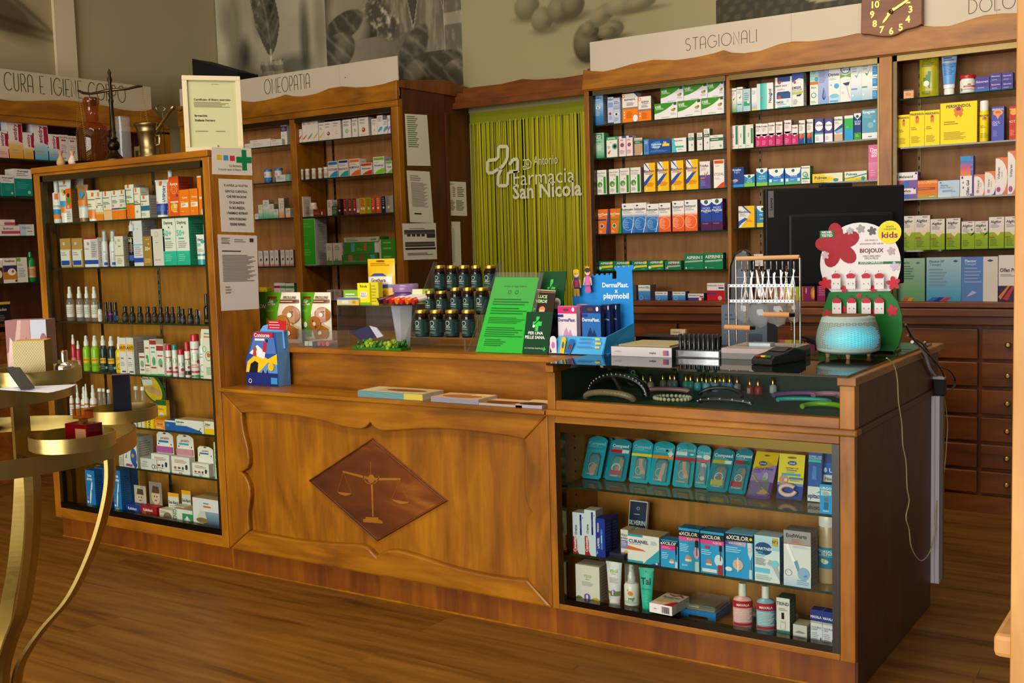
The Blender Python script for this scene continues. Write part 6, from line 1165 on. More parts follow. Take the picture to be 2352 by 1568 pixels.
row('E', 'fourth shelf, ' + WE, EL[3], 0, 700, 3.92, '''
622 668 270/670 712 325|s|red and pink insect spray|c8283a|r,0,0,100,60,d8808a;n,20,20,80,50,3,f0d0d0|cc=e4dfe0 bf=.72 rc=.7
716 788 280/785 868 280|s|lime green insect spray with yellow badge|8cc01c|r,8,40,70,66,e8b01c;T,38,56,9,2a2a1a,ANTI;n,16,24,60,36,2,5a8a1a;c,80,20,10,c8e08a|cc=e4e2e2 bf=.7 rc=.66
870 940 280/935 1015 285|s|dark petrol insect spray with yellow badge|1a2c34|r,8,40,66,66,e8b01c;T,36,56,9,2a2a1a,ANTI;n,16,10,60,36,3,5a7a84;c,70,18,12,d0d8d8|cc=e4e2e2 bf=.72 rc=.66
1007 1085 290|s|yellow insect spray with ring print|e8c410|r,4,66,50,84,e8a01c;o,50,32,28,4,3a3410|cc=e4e2e2 bf=.66 rc=.55
1075 1140 297/1142 1208 297|b|white lotion carton with amber ANTI badge|e0d8d6|r,10,62,90,82,f0a818;T,50,72,9,3a2a1a,ANTI;n,20,40,70,46,1,5a4a7a;n,14,20,70,34,3,a8a0a0;r,30,4,80,8,4a3a8a|d=.14 sc=a898a0 tc=d8c8b8
1255 1308 435|b|small white carton with red heading|e2dcd8|r,6,78,94,86,c03040;e,50,50,30,16,7aa888;r,20,20,80,26,b83040;r,0,0,100,5,3a9a4a
1302 1350 320|b|white repellent carton with green leaf|e2dcd2|r,16,76,84,80,c84040;c,46,52,26,3aa83a;e,60,42,18,8,5a9a6a;r,10,26,90,30,b83040;n,14,8,80,20,3,c88a8a;r,0,0,100,4,6ab03a
1352 1410 313|b|white repellent carton with crimson head|e2dcd2|r,0,86,100,98,a82a3c;r,16,76,84,79,3a8a6a;r,20,64,80,67,2a9aa0;e,56,40,26,12,5aa07a;r,10,20,90,24,b83040;r,0,0,100,4,3a9a4a
1412 1475 358|b|shorter white carton with crimson head|e2dcd8|r,0,80,100,96,a82a3c;r,14,62,86,66,c03a40;e,52,42,30,14,6aa88a;c,64,32,14,c03040;r,0,0,100,6,3a9a4a
1470 1528 360|a|white spray can with red cap and print|e6dfde|e,46,66,24,10,6aa87a;r,10,74,90,78,c03040;c,60,32,16,c03040;r,14,14,86,22,c03a40;r,0,0,100,5,3a9a4a|cc=c01830 cf=.18
1530 1583 362|a|white spray can with teal neck and red cap|e6dfde|e,46,62,24,10,6aa87a;c,60,34,16,c03040;r,14,14,86,22,c03a40|cc=1a8a8a cf=.16
1580 1640 402|a|short white spray can with red cap|e6dfde|e,50,60,26,10,4aa09a;c,60,34,18,c03040;n,14,8,80,22,2,d8888a|cc=c01830 cf=.2
1642 1695 335|a|white spray can with tall red cap|e6dfde|e,50,58,24,10,6aa87a;c,60,40,16,c03040;r,10,10,90,26,3a3436;r,10,70,90,74,c03040|cc=c01830 cf=.26
1682 1770 268|a|large white spray can with red cap|e6dfde|r,10,80,74,83,c03040;e,46,60,28,12,8ab89a;c,70,46,14,c03040;n,12,28,70,40,2,d06a6e;r,10,14,90,20,c03a40;r,0,2,100,8,3a9a4a|cc=c02030 cf=.16
1765 1838 235|s|tall white spray bottle with green foot|e4e2e0|r,0,4,100,9,3aa03a;o,40,32,34,6,6aa86a;r,10,66,80,69,d88a60;n,20,74,70,80,1,6a9a9a|cc=e4e0e0 bf=.7 rc=.55 lz=0:.95
1822 1922 220|b|tall white carton with green scroll and orange ring|e0dcd0|r,20,83,90,86,d8783a;n,24,88,84,94,1,4a9a8a;o,56,46,30,4,5a9a5a;c,56,48,15,d8662a;o,20,60,18,3,6aa86a;n,30,8,90,24,4,6a9a6a
''', .045)
row('E', 'fifth shelf, ' + WE, EL[4], 0, 700, 3.92, '''
608 650 730/663 705 722/700 768 740/745 784 715/780 850 725|s|white wound spray bottle with clear pump|e0dcdc|r,0,20,100,90,e4e0e0;r,0,84,100,92,c8603a;n,16,30,84,76,4,c89a98|cc=e0dee0 bf=.66 rc=.62
740 790 848/795 845 845/862 912 755/915 945 755/948 990 765/1190 1240 735/1250 1300 740|s|clear empty plastic cup|e0dcda||bm=clear_plastic pump=0 rc=.9 bf=.9
1140 1228 1035|b|white carton reading Pic|dcd4c8|T,60,50,26,b8602a,Pic;r,0,0,30,100,b8b0a0|d=.08
1242 1312 1035|b|white carton with sideways black name|e0d8c8|V,40,50,22,3a342c,Lauocin;r,80,0,100,100,e0b020|d=.06
1320 1390 1010|b|yellow carton with sideways name|e8c81c|V,36,46,30,3a3418,PARA;r,80,0,100,100,e0a81c|d=.06
1396 1484 1035|b|orange carton with navy name|e88420|r,0,40,100,74,e8a040;T,50,58,22,1f2f6a,Fenistil;n,10,10,80,30,2,f8d8a0|d=.05
1486 1582 1040|b|deep blue carton|1c56a4|r,0,84,100,100,dcd6d0;r,14,40,40,64,3a80c8|d=.06
1578 1838 1040|b|long white and blue lotion carton|e0dcd6|p,1c5aa8,0,0,100,0,100,8,40,50,0,50;p,14203a,76,20,80,20,90,46,86,40,82,14;Tl,4,80,16,3a3a3e,Solarcaine;n,4,56,30,62,1,8a8680;r,92,0,100,100,d8d4d0|d=.07 tc=c8a878
1842 1958 1052|b|white and yellow gel carton by the frame|e4dccc|r,0,0,100,44,e8b818;Tl,6,76,18,3a342c,Stilex;n,6,54,50,62,1,8a8680|d=.07 tc=c8a878
''', .05)
row('E', 'sixth shelf, ' + WE, EL[5], 0, 700, 3.92, '''
1072 1110 1330|b|low grey white carton|c8c0b8|n,10,10,90,70,5,8a8278
1112 1232 1190|b|large white carton with blue figure|d8d2cc|e,74,36,24,28,2a5a9a;c,68,40,10,c88a5a;e,84,10,14,10,2a4a9a;p,8a4a8a,10,4,60,2,66,10,20,12;V,20,56,12,4a5a8a,Pic Solution;n,30,70,70,90,3,a8a29c|d=.1 sc=c0bab4
1265 1410 1385|b|small white patch carton lying down|d8d2ce|T,30,70,14,8a7a8a,moskito;n,8,20,50,56,2,a8a0a0;o,80,34,10,3,6a6468;o,92,34,7,2,6a6468|d=.06 sc=c8c2be
''')
# white band cards on the sixth shelf: card with rounded hang tab and box foot
def band_card(x0, x1, yt, yb, lab, c1, mid):
    z = EL[5]; Yp = ES + .04; P = lambda a, b: PY(a/3.92, 700 + b/3.92, Yp); a, b = P(x0, yb), P(x1, yb); w = b.x - a.x; h = P((x0 + x1)/2, yt).z - z; c = Vector(((a.x + b.x)/2, Yp, z + .0006))
    t = thing('band_card', lab, 'card pack', c, 'wristband cards on the sixth shelf, display cabinet')
    m = M('card'); pts = [(-w*.45, 0, 0), (w*.42, 0, 0), (w*.40, 0, h*.9)] + [(w*.36 - .36*w*(1 - math.cos(k)), 0, h*(.9 + .1*math.sin(k))) for k in (.5, 1.1)] + [(-w*.30, 0, h*.99), (-w*.42, 0, h*.92)]
    m.prism(pts, (0, .002, 0), 'e4ded8'); mp = flatmap((-w*.45, -.0002, 0), XA, ZA)
    deco(m, 'T,50,84,7,b0583a,parakito;r,14,72,70,77,%s;c,86,68,3,3a3430;c,14,68,3,3a3430;e,50,96,9,2,4a4038' % c1, mp, w*.87, h); m.build('backing_card', t)
    if mid: m = M('plastic'); m.box(-w*.42, -.006, h*.46, w*.38, .0, h*.62, mid); m.build('wristband', t)
    m = M('card'); m.box(-w/2, -.03, 0, w*.40, -.001, h*.44, {'f': 'e2dcd8', '': 'd8d0cc'}); deco(m, 'n,16,62,86,84,3,a86a50;c,82,46,7,3a3836;e,20,34,7,8,b0583a;e,42,34,8,6,8a2a2a;e,62,34,5,9,3a4a5a;e,82,34,6,7,3a3836;n,14,14,86,24,1,8a8480;T,50,6,7,8a3a2a,bandes', flatmap((-w/2, -.03, 0), XA, ZA), w*.9, h*.44); o_ = m.build('box_foot', t)
band_card(1415, 1592, 1145, 1505, 'white hang card with plain violet band, the tallest of three', '2a6ab8', 'a8589a')
band_card(1595, 1775, 1170, 1520, 'white hang card with pink patterned band, beside the violet one', '3aa8c8', 'c8889a')
band_card(1780, 1945, 1275, 1535, 'short white hang card without band, near the cabinet frame', '2a6ab8', None)
row('E', 'sixth shelf, ' + WE, EL[5], 0, 700, 3.92, '''
1930 1965 1238|b|narrow mint carton reading ASPIVENIN|b8d0b0|V,50,55,50,2a3a3a,ASPIVENIN
''')
row('E', 'cabinet floor, ' + WE, EZ0, 0, 1000, 2.76, '''
547 604 222/720 768 222|b|blue carton with white stick device, front row|1f78c0|p,e4e6ea,34,22,44,20,76,70,66,74,40,40;r,60,44,70,54,2a5a9a;T,46,88,7,dff0f8,bite;T,46,80,7,dff0f8,away;r,0,0,100,5,e0b818;c,20,34,9,d86a3a;c,20,24,9,e4e6ea;e,46,16,28,3,c8c82a|d=.06 sc=145a9a
606 662 205/770 818 205|b|blue carton with white stick device, set back|1f6ab0|p,e4e6ea,40,20,56,20,56,62,48,70,40,62;r,44,44,54,54,2a7ac8;o,50,84,20,4,8ac8e8;r,0,0,100,5,e0b818|b=.05 d=.06 sc=145a9a
1225 1416 405|b|large white carton picturing a lamp at night|dcd6dc|r,34,24,96,62,3a4a6a,8aa0b8;p,c8c8c0,14,36,22,62,40,62,46,36;e,30,34,20,8,8a6a3a;r,8,17,96,20,3a9a3a;r,36,74,60,79,d8662a;n,36,82,60,90,1,4a9a7a;n,8,6,96,14,3,a8a0a8|d=.11 sc=c8c2c8 tc=b89a70
1102 1222 470|b|white and green carton with bulb picture|d8dad0|r,46,12,100,80,3a8a5a;c,72,34,18,c4b8cc;e,72,54,6,14,d8d4d8;V,8,50,18,5a6a62,ALIENO;r,0,0,40,10,c4c8bc|d=.11 sc=9ab0a0 tc=b89a70
''')
def hang_pack(x0, x1, yt, yb, ym, lab, box, ops, card, cops):
    """small carton with a printed card rising behind it"""
    Yp = ES + .03; P = lambda a, b: PY(a/2.76, 1000 + b/2.76, Yp); a, b = P(x0, yb), P(x1, yb); w = b.x - a.x; cx = (a.x + b.x)/2; h = P((x0 + x1)/2, yt).z - EZ0; hb = P((x0 + x1)/2, ym).z - EZ0
    t = thing('denture_pack' if box in ('1c3a90', 'a81c2c') else 'wristband_pack', lab, 'pack', (cx, Yp, EZ0 + .0006), 'hanging packs on the cabinet floor, display cabinet')
    m = M('card'); m.box(-w/2, 0, 0, w/2, .045, hb, box); deco(m, ops, flatmap((-w/2, 0, 0), XA, ZA), w, hb); m.build('carton', t)
    m = M('card'); m.box(-w*.36, .046, hb*.6, w*.42, .048, h, card); deco(m, cops, flatmap((-w*.36, .046, hb*.6), XA, ZA), w*.78, h - hb*.6); m.build('hang_card', t)
FC = 'e,50,50,34,30,d8b8a0;p,5a4434,20,60,80,60,76,84,30,86;e,40,48,4,3,2a201c;e,60,48,4,3,2a201c;e,50,34,10,3,a05a50'
hang_pack(800, 893, 330, 525, 440, 'blue denture cream pack with face card', '1c3a90', 'T,46,70,20,e8e0e8,Kukident;r,10,10,60,40,d8503a;r,0,0,100,8,6ac0e0;r,64,20,90,60,2a5ac0', 'c8b0a4', FC)
hang_pack(895, 996, 308, 545, 450, 'red denture cream pack with two face cards', 'a81c2c', 'T,46,74,20,f0e4e0,Kukident;r,0,0,100,8,6ac0e0;r,10,20,34,60,d86a20;r,50,20,64,56,8a5a2a', '9a8a80', FC)
hang_pack(1015, 1100, 378, 562, 470, 'white and yellow wristband pack in front', 'd8ccc0', 'r,0,0,100,16,e89820;e,60,48,30,34,8a6a50;n,8,70,60,90,2,8a8078', 'd8d0c0', 'r,0,82,100,100,f0a81c;T,50,54,16,2a3a50,Sea-Band;n,14,20,80,40,2,a8a298;r,0,14,100,18,e8a020')
hang_pack(1100, 1172, 362, 500, 450, 'white and yellow wristband pack behind the green box', 'c8bcb0', 'r,0,0,100,16,e89820', 'd0c8b8', 'r,0,82,100,100,f0a81c;T,50,54,14,2a3a50,Sea-Band;n,14,20,80,40,2,a8a298')
# leaf shaped standing card on the fifth shelf
t = wthing('display_card', 'oval yellow and green standing card with a hand drawing', 'display card', (-4.55, ES + .12, EL[4]))
P = lambda a, b: PY(a/3.92, 700 + b/3.92, ES + .12); m = M('card'); o4 = lambda px, py, rx, ry, rot, k, cl, dz: m.prism([tuple(P(px + rx*math.cos(q)*math.cos(rot) - ry*math.sin(q)*math.sin(rot), py + rx*math.cos(q)*math.sin(rot) + ry*math.sin(q)*math.cos(rot)) - Vector((0, dz, 0))) for q in [i*math.pi/12 for i in range(24)]], (0, .002, 0), cl)
o4(1378, 745, 165, 85, 1.05, 0, '1f5a2a', 0); o4(1372, 745, 140, 68, 1.05, 0, 'e8c028', .002)
m.poly([P(*q) - Vector((0, .0035, 0)) for q in ((1310, 735), (1380, 742), (1440, 775), (1460, 815), (1430, 822), (1400, 800), (1330, 780), (1335, 765), (1312, 750))], 'd8a878')
m.poly([P(*q) - Vector((0, .0034, 0)) for q in ((1272, 655), (1365, 650), (1385, 720), (1300, 725))], 'e4e0d8'); m.box(-4.57, ES + .122, EL[4], -4.53, ES + .14, EL[4] + .12, '1f5a2a')
q = P(1290, 690); sh, tw = text_shapes('Laucon Pic', .012, 1)
for vs, fs in sh: m.add([(q.x - .01 + v[0], ES + .116, q.z + v[1] + .012) for v in vs], fs, 'k')
m.build('card', t)
row('E', 'fifth shelf back row, ' + WE, EL[4], 0, 700, 3.92, '''
1408 1500 860|b|yellow card box with green top and white splash|e8b81c|r,0,80,100,100,1f5a2a;e,50,36,34,16,dcd4c4;T,52,36,9,8a5a2a,Pic;n,16,60,80,70,2,8a6a1a|b=.09 d=.02
''')
# ================= foot care case =================
WF = 'foot care case'
def card_outline(w, h, r0=.008, arch=.06):
    pts = [(r0, 0), (w - r0, 0), (w, r0)] + [(w, h*(1 - arch*1.6))]
    for i in range(1, 10): a = i/10; pts.append((w*(1 - a), h*(1 - arch*1.6 + arch*1.6*math.sin(math.pi*a)**.6)))
    return pts + [(0, h*(1 - arch*1.6)), (0, r0)]
def lean(name, lab, z, bl, br, tl, cl, ops, blister=None, arch=.06, ox=1240, oy=800, s=3.267, group='blister packs leaning on the top shelf, foot care case', th=.004, extra=None, dx=0, yy=None):
    C_ = lambda q: (ox + q[0]/s, oy + q[1]/s)
    p0, p1 = PZ(*C_(bl), z), PZ(*C_(br), z); y = yy or (p0.y + p1.y)/2 + dx; p0 = PY(*C_(bl), y); p1 = PY(*C_(br), y); p0.z = z + .003
    w = p1.x - p0.x; T = PX(*C_(tl), p0.x); V = T - p0; h = V.length; V.normalize(); N = Vector((0, -V.z, V.y))
    t = wthing(name, lab, 'pack', p0, group); mp = lambda u, v, off: p0 + XA*u + V*v + N*off
    m = M('card'); m.prism([mp(u, v, 0) for u, v in card_outline(w, h, min(.008, w*.1), arch)], -N*th, cl); deco(m, ops, mp, w, h); m.build('backing_card', t)
    if blister:
        u0, v0, u1, v1, d = blister; m = M('clear_plastic'); a = [mp(w*u0, h*v0, .001), mp(w*u1, h*v0, .001), mp(w*u1, h*v1*.92, .001), mp(w*(u1*.8 + u0*.2), h*v1, .001), mp(w*(u0*.8 + u1*.2), h*v1, .001), mp(w*u0, h*v1*.92, .001)]
        m.prism(a, N*d); m.build('blister', t)
    if extra: extra(t, mp, w, h)
FOOT = 'p,d8a888,%s'
CB = 'e,50,93.5,11,1.2,8a5a20;T,50,83,7.5,%s,Compeed;n,10,73,80,78,2,7ac8d4;%s;p,0a5a6c,22,8,82,8,82,52,72,60,32,60,22,52;p,1892a8,26,9,78,9,78,48,66,56,38,56,26,48;o,46,28,20,3,a8dce4;%s;T,40,12,3.5,d8eef0,Compeed'
cl = '16a0b8'; BLI = (.24, .07, .84, .58, .008)
leg = 'p,d8a484,40,56,58,56,60,40,76,26,78,20,58,22,44,34;e,62,24,12,4,dcb090'
hand = 'p,d8a484,44,8,62,8,66,22,72,36,66,36,62,28,58,34,48,34,36,26,34,20'
heel = 'p,c09078,62,54,78,50,76,36,58,24,42,22,40,30,54,36;o,46,30,21,4,e4eef0'
W_ = 'e8f0f0'; G_ = '9accd4'
for i, (bl, br, tl, lc, band, pic, lab) in enumerate([
 ((310, 975), (452, 990), (375, 652), G_, 'r,6,62,94,68,3aa8bc', hand, 'teal pack picturing a raised finger, at the case frame'),
 ((483, 990), (640, 1005), (540, 672), W_, 'r,6,66,62,74,c01c30;r,62,66,94,74,d8e0e4', heel + ';r,20,14,76,24,b81c2c', 'teal pack with white lettering, red bar and red foot note'),
 ((665, 1005), (815, 1020), (705, 677), G_, 'r,0,61,100,67,f0d810', leg, 'teal pack with bright yellow band picturing a foot'),
 ((812, 1022), (972, 1038), (862, 690), G_, 'r,0,60,100,67,f08a1c;p,dce4e0,70,72,84,80,98,72,84,64;c,66,79,5,101820', 'p,dcb094,44,10,60,8,62,24,70,44,66,52,54,48,50,34,42,20', 'teal pack with orange band and white diamond'),
 ((990, 1040), (1140, 1053), (1032, 697), G_, 'r,0,58,100,66,c81828;r,4,70,58,78,dce0e4;e,82,73,10,2,dce8e4', leg, 'teal pack with full red band and white label'),
 ((1155, 1046), (1262, 1056), (1182, 722), G_, 'r,0,60,100,66,d04a5c;r,0,70,40,75,dce0e4;e,74,72,26,6,d4e4e0', 'p,c8a080,44,58,58,58,58,48,44,48;e,50,36,14,12,8a98a8;c,54,22,15,e0dcd0', 'teal pack with rose band and white oval'),
 ((1245, 1072), (1405, 1088), (1312, 742), W_, 'r,6,64,62,72,c8b01c;r,62,64,94,72,d8e4e8', 'p,a87058,44,54,66,56,58,40,58,26,40,26,44,40;o,48,33,21,4,e8ecec;r,16,14,72,26,d8c82c', 'teal pack with white lettering and yellow foot note'),
 ((1412, 1086), (1540, 1104), (1482, 745), W_, 'r,6,64,54,72,b81c2c;r,54,64,94,72,1f6a3a', 'p,b07860,68,56,80,48,70,36,56,22,40,24,44,34;o,44,33,22,4,e8ecec;r,6,14,70,26,b01c2c', 'teal pack with red and green bar')]):
    lean('blister_pack', lab, FL[0], bl, br, tl, cl if i not in (1, 6, 7) else '0f86a0', CB % (lc, band, pic), BLI)
lean('blister_pack', 'plain edge of a teal pack behind the first two', FL[0], (452, 982), (492, 986), (512, 668), cl, 'r,10,10,40,60,1a90a4', dx=.02)
lean('blister_pack', 'teal pack half hidden at the back beside the violet one', FL[0], (1530, 1075), (1590, 1082), (1578, 735), cl, 'n,10,70,80,80,3,7ac8d4', dx=.025)
def gel(t, mp, w, h):
    m = M('plastic'); m.tube([mp(w*(.45 + .3*math.cos(a)), h*(.2 + .11*math.sin(a)), .008) for a in [(.6 + 5.6*i/20) for i in range(21)]], .008, 8, 'dcb8b4'); m.build('gel_ring', t)
lean('insole_pack', 'violet and yellow insole pack with script lettering', FL[0], (1548, 1115), (1722, 1137), (1628, 770), '9a80c0', 'r,0,0,100,34,6a3a98;p,e8c80c,0,62,40,68,100,72,100,100,0,100;e,50,92,12,2,8a5a20;p,d8a80c,0,62,20,66,60,80,90,72,60,66,30,62;e,40,74,18,5,1f4a9a;T,40,74,3.6,w,Scholl;t,50,63,6,3a2a5a,Party Feet;n,8,52,44,60,3,6a58a0;p,a8b81c,4,46,10,47,60,22,96,10,92,9,50,22;e,64,46,12,9,b8a8d4;e,60,40,9,4,7ab82a;e,60,12,26,5,d89868;e,36,20,20,12,7a58a8', (.08, .03, .92, .34, .012), .05)
lean('toe_protector_pack', 'yellow and navy pack holding a pink gel ring', FL[0], (1775, 1130), (1968, 1146), (1800, 785), '1c3a9a', 'r,0,38,100,100,ecd418;r,0,34,100,40,d8e0e0,ecd418;r,0,30,100,36,5a90c0;e,50,92,18,2.5,8a5a20;e,52,80,18,5,1f4a9a;T,52,80,3.8,w,Scholl;T,52,69,3.2,3a4a8a,Gel Finger- und;T,52,64.5,3.2,3a4a8a,Zehenschutz;n,30,58,74,61,1,8a8a4a;r,14,52,88,57,3aa0dc;c,24,42,18,c09080;c,32,42,6,e0d0c8;r,44,44,98,49,5a78b0;n,48,40,96,43,1,3a5aa0;r,0,0,100,8,16308a', None, .02, extra=gel)
lean('toe_separator_box', 'blue and white standing pack picturing toes', FL[0], (2008, 1152), (2110, 1157), (2018, 772), '1f56b0', 'r,0,0,100,30,e4e4ea;r,0,68,100,82,2050a0;p,2ac0b0,0,79,98,79,90,84,0,84;T,50,91,3.4,c8d8f0,HAMMER- UND;T,50,87,3.4,c8d8f0,KRALLENZEHEN;p,3a80d0,34,72,60,72,64,44,28,44;c,44,48,4,e87a6a;T,50,12,10,2a4a8a,epitact;p,3ac0b0,60,18,100,24,100,18', None, .0)
lean('film_plaster_box', 'blue pack with white panel behind the small light blue one', FL[0], (2118, 1150), (2215, 1156), (2128, 778), '1c58b8', 'r,0,78,100,100,16408a;r,4,34,100,54,e0dcd8;p,e8562a,10,34,100,28,100,32,10,38;T,52,46,6,2a2a34,Filmo;T,64,64,9,e4ecf4,U;e,20,64,12,5,d4e4f4', None, .0)
row('F', 'top shelf, ' + WF, FL[0], 1240, 800, 3.267, '''
2100 2196 1022|b|small light blue treatment carton in front|2a96d4|T,50,87,9,w,URGO;p,c8d0d4,10,62,90,64,90,78,10,80;n,20,64,80,76,3,5a6a74;r,34,44,66,56,6a6e74;r,34,16,66,40,1f6aa4;T,50,10,5,dcecf4,FILMO|d=.04 sc=16387a tc=1c3a6a
''')
CAN = '|b|%s|c8d4e0|r,60,46,76,96,2a2a80;p,a81c28,0,0,0,42,26,42,34,30,34,10,50,0;V,16,24,22,w,Canesten;V,26,58,18,3a3a44,Creme;n,66,50,72,94,1,6a70b0;n,84,86,92,92,1,5a5a64|d=%s sc=a8aab0 tc=a89a94'
row('F', 'second shelf, ' + WF, FL[1], 1280, 1130, 5.228, '\n'.join(['186 330 248' + CAN % ('white and red cream carton, front of a short row', '.05'), '328 466 218' + CAN % ('white and red cream carton beside the navy ones', '.055'),
 '462 575 318|b|navy cream carton with slanted white name|20309a|V,26,36,22,w,LAMISIL;V,26,76,16,w,PEDISAN;r,52,20,74,72,3a80d0;n,58,24,70,70,1,a8ccf0;p,6ab0f0,4,4,24,10,14,18|d=.05 sc=1a2674 tc=16206a',
 '585 660 292|b|navy cream carton behind the first|20309a|n,20,10,80,40,4,8a90c0|b=.065 d=.05 sc=1a2060 tc=16206a',
 '762 852 452|b|white and violet wart carton|dcd4d0|T,46,82,9,4a4450,Warz-;T,50,72,9,4a4450,ab Extor;r,0,34,100,64,8a80b8;n,10,44,80,60,3,c8c4e0;e,70,20,30,8,e0a868|tc=a89478 d=.06 b=.03',
 '848 1225 522|b|wide white and teal nail lacquer carton|e4e0de|r,0,92,48,100,2a9ab4;p,2aa0b8,50,0,100,0,100,56,80,34,62,16;p,3a3a90,70,0,100,0,100,12;Tl,3,76,12,3a2a6a,CURANEL;n,4,64,54,68,1,8a8890;p,e0682a,0,58,46,50,58,44,0,44;r,0,0,48,8,2a98b0;n,74,70,94,84,3,8ab4d8;e,92,6,4,3,d8d8e8|d=.085 sc=a8b4c4 tc=a88a68',
 '1242 1450 578|b|small blue nail pen carton|2a9ad8|r,0,80,100,96,1c1c24;T,46,88,11,w,eXCILOR;r,0,64,88,80,d83a8a;n,6,68,60,76,2,f0a8cc;c,64,24,13,d0a090;r,50,18,78,24,e8d8cc;r,86,50,94,90,16181c;r,87,30,90,50,2a2a30;r,84,2,98,24,c8d0d8;n,8,30,48,56,4,a8dcf4|d=.05 tc=1f6a94 sc=1f7ab8',
 '1462 1708 440|b|blue nail pen carton with pink FORTE band|2a9ad8|r,0,80,100,94,1c1c24;T,46,87,8,w,eXCILOR;r,0,70,100,80,d85a9a;T,62,75,5,f4c8dc,FORTE;c,46,28,16,c89080;r,30,22,62,27,e8d8cc;e,86,44,14,14,e0a0c8;r,80,58,96,74,16181c;r,86,38,90,58,2a2a30;r,78,0,98,24,c0d0dc;n,6,44,50,64,5,a8dcf4;T,28,13,4,dcecf4,Quick|d=.055 tc=1f5a80 sc=1f7ab8']), .05)
row('F', 'second shelf, ' + WF + ' end', FL[1], 1600, 1170, 4.753, '''
42 300 245|b|blue nail pen carton with pink band and red bottle|2a9ad8|r,0,80,100,94,1c1c24;T,46,87,8,w,eXCILOR;r,0,69,100,80,d84a94;T,72,74,5,f4c8dc,FORTE;c,36,28,12,c87a6a;r,24,20,48,24,e8d8cc;e,78,34,18,14,c8e0ec;r,80,56,92,70,16181c;r,84,34,88,56,7a2018;r,74,0,94,24,a82a2a;r,8,4,70,12,dcdce4;r,20,60,40,66,c03050;n,4,44,50,58,3,a8dcf4|d=.07 tc=1f4a68 sc=1f6aa8
315 618 265|b|blue wart pen carton with violet band|2a9ad8|r,0,82,100,98,1c1c24;T,44,90,9,w,eXCILOR;c,92,90,5,e8d81c;h,0,72,74,82,4a3a90,b8a8d8;T,36,77,3.5,w,DUO POWER;p,d0d4dc,80,82,96,82,98,58,90,42,82,58;o,88,66,7,1,8a909a;r,86,2,96,22,c0d4e0;r,88,22,94,40,6a8ab0;c,46,30,19,d8b0a0;r,44,14,48,46,e4e4e4;e,12,18,13,5,e4e4ee;n,2,56,60,70,3,a8dcf4|d=.075 tc=6a9ab8 sc=1a6aa8
632 908 292|b|white and blue wart spray carton with oval emblem|d4e0e4|r,0,70,100,100,9ac4dc,b8d8e8;e,36,72,34,14,1c4a86;T,36,72,6,e8eef0,WARTNER;r,72,80,94,97,c8a83a;T,83,89,6,3a3020,N°1;n,4,54,44,66,3,5ab0d8;n,4,36,46,52,6,6a7074;r,0,20,60,30,6ac0e4;p,b0b4b8,50,40,70,36,100,6,100,24,84,44,60,50;c,82,42,14,7ac8e0;n,6,4,70,16,3,a8aeb2|d=.07 tc=9ab0ba sc=5a90b8
950 1248 237|b|silver and white wart carton with pen picture|dcdce0|r,0,76,100,100,9a989c;r,0,75,100,76.5,c86a4a;Tl,9,91,6.5,2a2a30,EndWarts;n,30,78,70,86,3,c86050;p,f0f0f4,6,74,18,76,60,28,50,26;p,6a98c8,38,44,50,48,66,20,58,18;r,0,0,100,20,a8c4e0,dcdce0;e,74,24,22,12,8ab0d4;o,18,24,13,2,7a98c8;T,80,21,4,5a80b8,-80;n,34,70,96,74,2,b0b8d0;n,50,4,96,14,3,7a9ac8|d=.07 tc=6a6460 sc=9a9498
''', .06)
m_ = row('F', 'second shelf, far end, ' + WF, FL[1], 1600, 1170, 4.753, '''
1288 1520 75|j|big jar of beige bath salt with white lid|b89c74|r,0,10,100,64,2a80a4;T,36,54,7,e0ecf0,MOORSALZ;T,44,47,6,e0ecf0,DS-PAR;c,30,30,8,d8c83a;e,38,28,12,6,c8e0ec;n,8,40,70,45,2,8ac0d4|cc=dcd8d4 lf=.17 lz=.2:.9 rl=.92 b=.07
''')
row('F', 'case floor, ' + WF, FZ0, 1280, 1130, 5.228, '''
222 508 885|b|white bath salt carton with flowers and violet disc|dcd4cc|T,50,72,8,8ab83a,YEGI;t,50,64,3.5,6a6460,Relax;n,26,46,76,58,4,a8a098;r,0,0,100,10,7a8a3a;e,14,12,14,6,5a7a3a;e,84,12,16,7,c8a81c;e,70,8,12,6,7a8a2a;e,30,8,14,5,d8b02a;c,48,18,13,7a5ab8;e,48,18,4,6,e8e0f0|d=.075 sc=b0a494 tc=c8bca8
562 752 848|t|white foot cream tube with violet disc|dcd8dc|r,0,12,100,24,6a8a44;T,50,76,8,8ab83a,YEGI;t,50,69,3.5,6a6460,Cream;n,20,46,80,60,5,a8a4a8;c,48,22,16,7a5ab8;e,48,22,5,6,e8e0f0;e,20,16,12,4,d8b82a|cp=.16 k=.36
757 948 890|s|white foot spray bottle with orange footprint|e0dcdc|e,42,66,12,9,e88a3a;c,30,78,4,e88a3a;T,46,48,11,3a8a2a,yegi;r,10,4,90,20,7a6a44;e,30,14,16,6,8a5a3a;e,70,12,16,6,a8662a;n,14,30,70,38,2,8ab08a|cc=e0dcdc bf=.62 rc=.52 oc=1 lz=0:.95
958 1138 922|t|mint green cream tube with tall black name|2ab8a0|T,48,70,15,1a2a2a,Tal;r,44,90,50,93,8a4a4a;n,14,50,90,54,2,1f7a70;n,16,24,80,40,5,5ad0bc|cc=2ab8a0 cp=.03 k=.3
1672 1700 1380|b|blue narrow strip carton at the back|2a6a9a||b=.12
''', .06)
